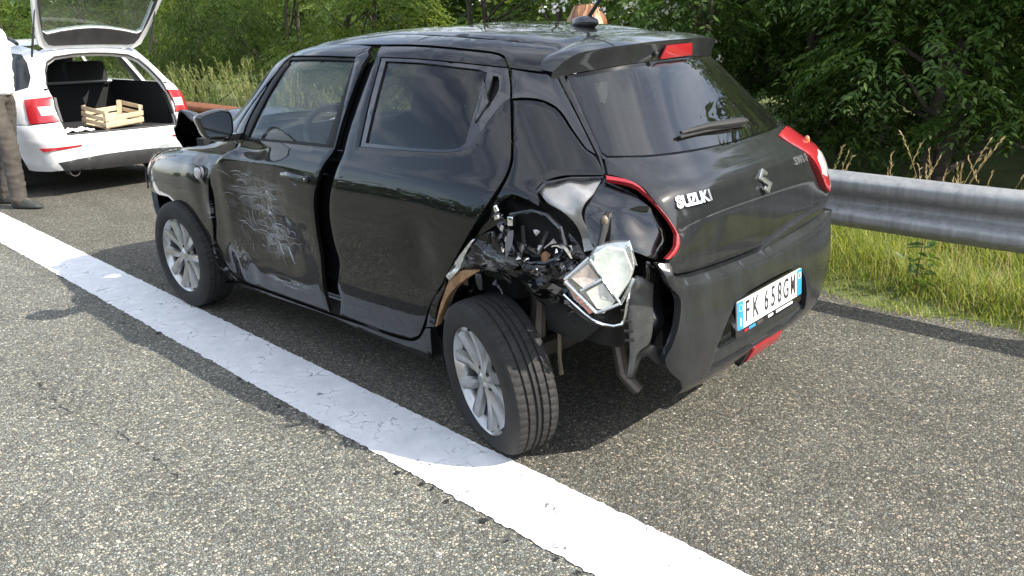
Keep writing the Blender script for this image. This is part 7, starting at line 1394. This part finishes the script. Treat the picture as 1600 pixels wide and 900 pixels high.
LM = dict(
    ash=leaf_mat('ash_leaves', (.035, .075, .016), (.070, .130, .028), (.130, .195, .046), .42),
    robinia=leaf_mat('robinia_leaves', (.085, .140, .022), (.130, .190, .034), (.185, .235, .05), .45),
    willow=leaf_mat('willow_leaves', (.050, .090, .018), (.080, .130, .028), (.12, .170, .042), .42),
    wild=leaf_mat('bush_leaves', (.060, .115, .020), (.095, .160, .030), (.145, .21, .045), .4),
    far=leaf_mat('distant_leaves', (.045, .085, .018), (.075, .125, .028), (.115, .165, .04)),
    grass=leaf_mat('grass_blades', (.13, .19, .03), (.21, .27, .05), (.34, .35, .10), .4, .6),
    dry=leaf_mat('dry_grass', (.28, .22, .10), (.42, .34, .17), (.55, .46, .26), .3, .7),
    tall=leaf_mat('tall_grass', (.09, .13, .03), (.16, .19, .055), (.30, .29, .13), .35, .6))
bark = mat('bark', (.06, .048, .036), .9, var=.5, vscale=12, bump=.8, bscale=25)
RN = np.random.default_rng(11)
def unit(a): return a/np.maximum(np.linalg.norm(a, axis=-1, keepdims=True), 1e-9)
def sprigs(P, D, stem, nl, ll, lw, droop=.35):
    """feather-like sprays of folded leaflets: P places, D directions"""
    n = len(P); D = unit(D); up = np.array([0, 0, 1.]); side = unit(np.cross(D, up)+RN.normal(size=(n, 3))*.25); nor = np.cross(side, D)
    Vs = []; 
    for k in range(nl):
        t = .15+.85*(k//2*2+1)/nl if k < nl-1 else 1.0
        sg = (1 if k % 2 else -1) if k < nl-1 else 0
        st = stem*RN.uniform(.85, 1.15, (n, 1))
        b = P+D*st*t-up*(st*droop*t*t)
        d = unit(D*(.55 if sg else 1)+side*sg*.85-up*(droop*.9)+RN.normal(size=(n, 3))*.16)
        l = ll*RN.uniform(.7, 1.2, (n, 1))*(1.15-.35*abs(t-.55)*2)
        w = unit(np.cross(d, nor)+RN.normal(size=(n, 3))*.3)*(lw*.5)*RN.uniform(.8, 1.2, (n, 1)); nn = np.cross(w, d); nn = unit(nn)
        Vs.append(np.stack([b, b+d*l*.42+w+nn*lw*.12, b+d*l-up*l*.12, b+d*l*.42-w+nn*lw*.12], 1))
    V = np.concatenate(Vs).reshape(-1, 3); m = len(V)//4; i = np.arange(m)*4
    F = np.concatenate([np.stack([i, i+1, i+2], 1), np.stack([i, i+2, i+3], 1)])
    return V, F
def crown_points(clumps, per, flat=.75):
    P = []; D = []
    for (x, y, z, r) in clumps:
        n = int(per*r*r)+3
        d = unit(RN.normal(size=(n, 3))); d[:, 2] = np.abs(d[:, 2])*.9-.25*RN.random(n); rr = r*(.55+.45*RN.random((n, 1))**.6)
        P.append(np.array([x, y, z])+d*rr*[1, 1, flat]); D.append(d*[1, 1, .35]-[0, 0, .15])
    return np.concatenate(P), np.concatenate(D)
def tree(name, label, cat, base, clumps, lm, leaf, per, trunk_r=.12, lean=(0, 0), group=None, nstem=1):
    e = empty(name, base, 0, label, cat, group)
    P, D = crown_points(clumps, per); stem, nl, ll, lw, droop = leaf
    V, F = sprigs(P, D, stem, nl, ll, lw, droop)
    mesh_np('crown', V, F, LM[lm], e, smooth=False)
    mb = MB(); r_ = random.Random(int(abs(base[0]*100)+abs(base[1]*31)))
    top = max(c[2] for c in clumps)
    for s in range(nstem):
        ox, oy = (r_.uniform(-.3, .3), r_.uniform(-.2, .2)) if nstem > 1 else (0, 0)
        tp = [Vector((ox+lean[0]*t+r_.uniform(-.05, .05)*(t > 0), oy+lean[1]*t+r_.uniform(-.05, .05)*(t > 0), -.1+top*.85*t)) for t in np.linspace(0, 1, 7)]
        mb.tube(tp, [trunk_r*(1-.8*t) for t in np.linspace(0, 1, 7)], 8)
        for c in clumps[s::nstem]:
            z0 = max(.3, min(c[2]*.75, top*.8)); k = min(5, int(z0/(top*.85)*6)); a = tp[k]
            b = Vector(c[:3]); md_ = (a+b)/2+Vector((0, 0, -.1*c[3])); mb.tube([a, md_, b], [trunk_r*.45*(1-k/8), trunk_r*.28, trunk_r*.10], 6)
    mb.build('trunk', bark, e)
    return e
def clumps(n, rx, ry, z0, z1, r0, r1, seed):
    r_ = random.Random(seed); out = []
    for i in range(n):
        t = (i+.5)/n; z = z0+(z1-z0)*t; k = .45+.9*math.sin(PI*min(1, .25+.72*t))*.75
        out.append((r_.uniform(-rx, rx)*k, r_.uniform(-ry, ry)*k, z+r_.uniform(-.2, .2), r_.uniform(r0, r1)))
    return out
ASH = (.23, 9, .074, .031, .45); ASHB = (.34, 7, .17, .075, .4); ROB = (.20, 9, .055, .030, .4); WIL = (.30, 9, .085, .017, .9); BUS = (.15, 7, .060, .032, .3)
G1 = 'trees behind the guard rail'
# right: ash thicket, tall trees over it (they keep it in the shade)
ash_spots = [(2.65, -5.7, 'bushy young tree right of the white-flowering shrub'), (1.2, -5.0, 'slender young tree standing straight behind the black car\'s tail light'), (.05, -4.45, 'young tree with low drooping sprays behind the guard rail, middle of the dark thicket'), (-1.15, -4.4, 'young tree at the right edge of the view behind dry stalks')]
for i, (x, y, lb) in enumerate(ash_spots):
    tree('broadleaf_tree', lb, 'tree', (x, y, .05), clumps(15, .85, .55, .45, 3.0, .42, .72, 20+i), 'ash', ASH, 430, .07, group='young trees in the dark thicket', nstem=2)
tree('broadleaf_tree', 'young tree beyond the right edge of the view, nearest to the rail', 'tree', (-3.4, -6.2, .05), clumps(12, .9, .6, .5, 3.6, .5, .75, 29), 'ash', ASH, 200, .07, group='young trees in the dark thicket', nstem=2)
tall = [(.6, -8.3, 'tall dark tree rising behind the middle of the dark thicket'), (-2.6, -8.7, 'tall dark tree rising at the right edge behind the dark thicket')]
for i, (x, y, lb) in enumerate(tall):
    tree('tall_tree', lb, 'tree', (x, y, .1), clumps(26, 1.9, 1.5, 1.0, 5.4, .9, 1.4, 40+i), 'ash', ASHB, 125, .20, group=G1)
for i, (x, y) in enumerate([(-6.4, -10.6), (-10.4, -11.4), (-14.6, -12.0)]):
    tree('tall_tree', ('first', 'second', 'farthest')[i]+' tall dark tree behind the rail, beyond the right edge of the view', 'tree', (x, y, .1), clumps(24, 2.0, 1.5, .6, 5.0, 1.0, 1.5, 50+i), 'ash', ASHB, 70, .2, group=G1)
# middle and left: lit bushes and trees, going away along the road
mids = [(4.6, -5.4, 'wild', BUS, 22, 1.2, .7, .4, 5.0, .5, .8, 300, 'leafy green bush behind the roof of the black car, left of the flowering shrub', 'bush', 'tree'),
        (6.4, -5.6, 'wild', BUS, 22, 1.2, .8, .4, 5.2, .5, .8, 280, 'leafy green bush behind the front half of the black roof', 'bush', 'tree'),
        (8.9, -5.2, 'robinia', ROB, 18, 1.0, .8, .9, 4.0, .5, .8, 300, 'bright yellow-green tree above the black car\'s windscreen', 'broadleaf_tree', 'tree'),
        (11.6, -5.8, 'willow', WIL, 20, 1.3, 1.0, .5, 5.0, .7, 1.0, 210, 'dark drooping tree between the raised tailgate and the black car', 'drooping_tree', 'tree'),
        (14.4, -5.2, 'willow', WIL, 16, 1.3, .9, .4, 4.6, .6, .9, 200, 'mid-green drooping tree just right of the raised tailgate', 'drooping_tree', 'tree'),
        (17.6, -5.6, 'robinia', ROB, 18, 1.4, 1.0, .5, 4.6, .6, .9, 240, 'light green tree seen through the raised tailgate\'s right half', 'broadleaf_tree', 'tree'),
        (21.5, -5.4, 'wild', BUS, 18, 1.6, 1.0, .4, 4.6, .7, 1.0, 200, 'light green bush seen through the raised tailgate\'s glass', 'bush', 'tree'),
        (26.0, -5.0, 'robinia', ROB, 20, 2.0, 1.2, .4, 5.2, .8, 1.1, 180, 'bright tree at the left edge above the white car\'s roof rail', 'broadleaf_tree', 'tree'),
        (31.5, -4.4, 'robinia', ROB, 20, 2.2, 1.2, .4, 5.5, .9, 1.2, 130, 'farthest bright tree at the left edge above the white shirt', 'broadleaf_tree', 'tree')]
for i, (x, y, lm, lf_, n, rx, ry, z0, z1, r0, r1, per, lb, nm, ct) in enumerate(mids):
    tree(nm, lb, 'bush' if nm == 'bush' else 'tree', (x, y, .08), clumps(n, rx, ry, z0*.5, z1, r0, r1, 70+i)+clumps(5, rx*1.3, ry*1.2, .25, 1.3, r0, r1*.9, 170+i), lm, lf_, per*1.25, .055, group=G1, nstem=2)
# a far wood closing the gaps, on this side and across the motorway
def wood(name, x0, x1, y0, y1, z1, n, s):
    P = np.column_stack([RN.uniform(x0, x1, n), RN.uniform(y0, y1, n), RN.random(n)**.8*z1*(.75+.25*np.sin(np.linspace(0, 1, n)))]); P[:, 2] *= .8+.2*np.sin(P[:, 0]*.55)+.1*np.sin(P[:, 0]*1.3)
    V, F = sprigs(P, RN.normal(size=(n, 3))*[1, 1, .5], s, 5, s*.8, s*.45, .3)
    return mesh_np(name, V, F, LM['far'], None, smooth=False, kind='stuff')
wood('far_wood', 5, 75, -18, -11.5, 5.0, 6500, .75)
wood('far_wood', -24, 5, -18, -13, 5.0, 3400, .7)
wood('far_wood', -60, 90, 26, 32, 8, 4200, 1.3)
# flowering shrub
fs = tree('flowering_shrub', 'dark shrub dotted with white blossom behind the car\'s spoiler', 'shrub', (2.2, -3.9, .05), clumps(14, .85, .5, .4, 2.6, .4, .62, 91), 'ash', BUS, 330, .05, nstem=3)
P, D = crown_points(clumps(14, .9, .45, .8, 2.4, .45, .66, 92), 60); P = P[P[:, 1] > -.1]; P[:, 1] += .15
fl = []; Ff = []
for p in P:
    for k in range(7):
        c = p+RN.normal(size=3)*.022; a = unit(RN.normal(size=3)); b = unit(np.cross(a, RN.normal(size=3))); s = RN.uniform(.010, .020); i0 = len(fl)
        fl += [c+a*s, c+b*s, c-a*s, c-b*s]; Ff.append((i0, i0+1, i0+2, i0+3))
mesh_np('blossom', np.array(fl), Ff, leaf_mat('white_petals', (.55, .50, .46), (.72, .70, .66), (.80, .80, .78), .3, .7), fs, smooth=False, kind='stuff')

# grass
def blades(n, x0, x1, y0, y1, h0, h1, w, lean, edge=False, dens=None):
    x = RN.uniform(x0, x1, n); y = y1-(y1-y0)*RN.random(n)
    if edge:
        k = y < -1.80-.10*np.sin(x*2.3)-.07*np.sin(x*5.1+1)-.05+.10*RN.normal(size=n); x, y = x[k], y[k]; n = len(x)
    h = RN.uniform(h0, h1, n)*(.6+.4*np.sin(x*3.1+y*2)*np.sin(y*4.3)+.25*RN.random(n)); h *= np.clip((-1.70-y)/.35, .30, 1); a = RN.uniform(0, 2*PI, n); d = np.column_stack([np.cos(a), np.sin(a), 0*a]); s = np.column_stack([-np.sin(a), np.cos(a), 0*a])*(w*RN.uniform(.6, 1.3, n))[:, None]
    ln = (lean*RN.uniform(.2, 1.3, n)*h)[:, None]; B = np.column_stack([x, y, 0*x+.0]); up = np.array([0, 0, 1.])
    M_ = B+up*(h*.55)[:, None]+d*ln*.35; T = B+up*(h*RN.uniform(.8, 1, n))[:, None]+d*ln
    V = np.stack([B-s, B+s, M_+s*.75, M_-s*.75, T], 1).reshape(-1, 3); i = np.arange(n)*5
    F = np.concatenate([np.stack([i, i+1, i+2], 1), np.stack([i, i+2, i+3], 1), np.stack([i+3, i+2, i+4], 1)])
    return V, F
def grass(name, m, *a, **k):
    V, F = blades(*a, **k); return mesh_np(name, V, F, LM[m], None, smooth=False, kind='stuff')
grass('grass', 'grass', 60000, -3.4, 2.2, -4.2, -1.62, .10, .36, .0034, .7, edge=True)
grass('dry_grass', 'dry', 13000, -3.4, 2.2, -4.0, -1.62, .08, .26, .0022, 1.0, edge=True)
grass('grass', 'tall', 26000, 2.2, 34, -4.6, -1.72, .25, .60, .006, .6, edge=True)
grass('grass', 'grass', 12000, -20, -3.4, -5, -1.7, .15, .4, .006, .6, edge=True)
# tall flowering grasses: each clump a thing
def tall_clump(x, y, n, h, spread, label, m='dry', group='tall dry grasses above the guard rail', lean=(.0, .15), w=.0022, head=.012):
    e = empty('tall_grass', (x, y, 0), 0, label, 'grass clump', group)
    V = []; F = []; HV = []; HF = []
    for k in range(n):
        b = np.array([RN.normal()*spread, RN.normal()*spread*.6, 0]); hh = h*RN.uniform(.72, 1.08); a = RN.uniform(0, 2*PI); l = RN.uniform(.06, .34)*hh
        d = np.array([math.cos(a)*l+lean[0]*hh, math.sin(a)*l*.6+lean[1]*hh*.4, 0]); s = np.array([RN.normal(), RN.normal(), 0]); s = s/np.linalg.norm(s)
        pts = [b+d*t*t+np.array([0, 0, hh*(t-.12*t*t*l/hh)]) for t in np.linspace(0, 1, 8)]; i0 = len(V)
        for j, p in enumerate(pts): V += [p+s*w*(1-.07*j), p-s*w*(1-.07*j)]
        F += [(i0+2*j, i0+2*j+1, i0+2*j+3, i0+2*j+2) for j in range(7)]
        dv = pts[-1]-pts[-2]; dv = dv/np.linalg.norm(dv)
        for q_ in range(16):
            t = q_/16; c = pts[-1]-dv*.16*(1-t)+d*.0; o_ = RN.normal(size=3)*.30+dv; o_ = o_/np.linalg.norm(o_); i1 = len(HV); ww = unit(np.cross(o_, RN.normal(size=3)))*head*.26
            HV += [c-ww*.4, c+o_*head*1.0+ww, c+o_*head*2.4, c+o_*head*1.0-ww]; HF.append((i1, i1+1, i1+2, i1+3))
    mesh_np('stalks', np.array(V), F, LM[m], e, smooth=False); mesh_np('seed_heads', np.array(HV), HF, LM[m], e, smooth=False)
    return e
for x, y, n, h, sp, lb in ((.02, -2.15, 5, .80, .05, 'few dry stalks right beside the black car\'s tail light'), (-.42, -2.10, 9, .83, .07, 'leaning dry grass clump above the rail, next to the car-side stalks'), (-.62, -2.2, 8, .90, .06, 'tallest dry grass clump above the rail with an upright seed head'), (-.83, -2.1, 12, .80, .09, 'broad dry grass clump leaning right above the rail'), (-1.10, -2.12, 9, .82, .07, 'dry grass clump at the right edge of the view')):
    tall_clump(x, y, n, h, sp, lb)
for i, (x, y, n, h, lb) in enumerate(((6.6, -2.3, 46, 1.00, 'pale tall grass just left of the black car\'s mirror'), (7.6, -2.4, 60, 1.15, 'tallest pale grass with feathery heads between the two cars'), (8.7, -2.4, 60, 1.05, 'pale tall grass beside the white car\'s right tail light'), (10.2, -2.6, 50, 1.1, 'pale tall grass behind the white car\'s right tail light'), (5.2, -2.3, 36, .95, 'pale tall grass seen through the black car\'s front window'), (3.8, -2.3, 30, .95, 'pale grass seen through the black car\'s side glass'))):
    tall_clump(x, y, n, h, .30, lb, 'tall', 'tall pale grasses between the cars', w=.004, head=.02)
# a broad-leaved weed in the grass
we = empty('weed', (-.62, -2.0, 0), 0, 'dark broad-leaved weed in the bright grass below the rail', 'weed')
V, F = sprigs(np.array([[0, 0, .02+.05*k] for k in range(6)]), np.array([[math.cos(k*2.2), math.sin(k*2.2), .9] for k in range(6)]), .10, 5, .09, .032, .25)
mesh_np('leaves', V, F, LM['ash'], we, smooth=False)
MB().tube([(0, 0, 0), (.01, 0, .15), (0, .01, .33)], [.005, .004, .002], 6).build('stem', bark, we)
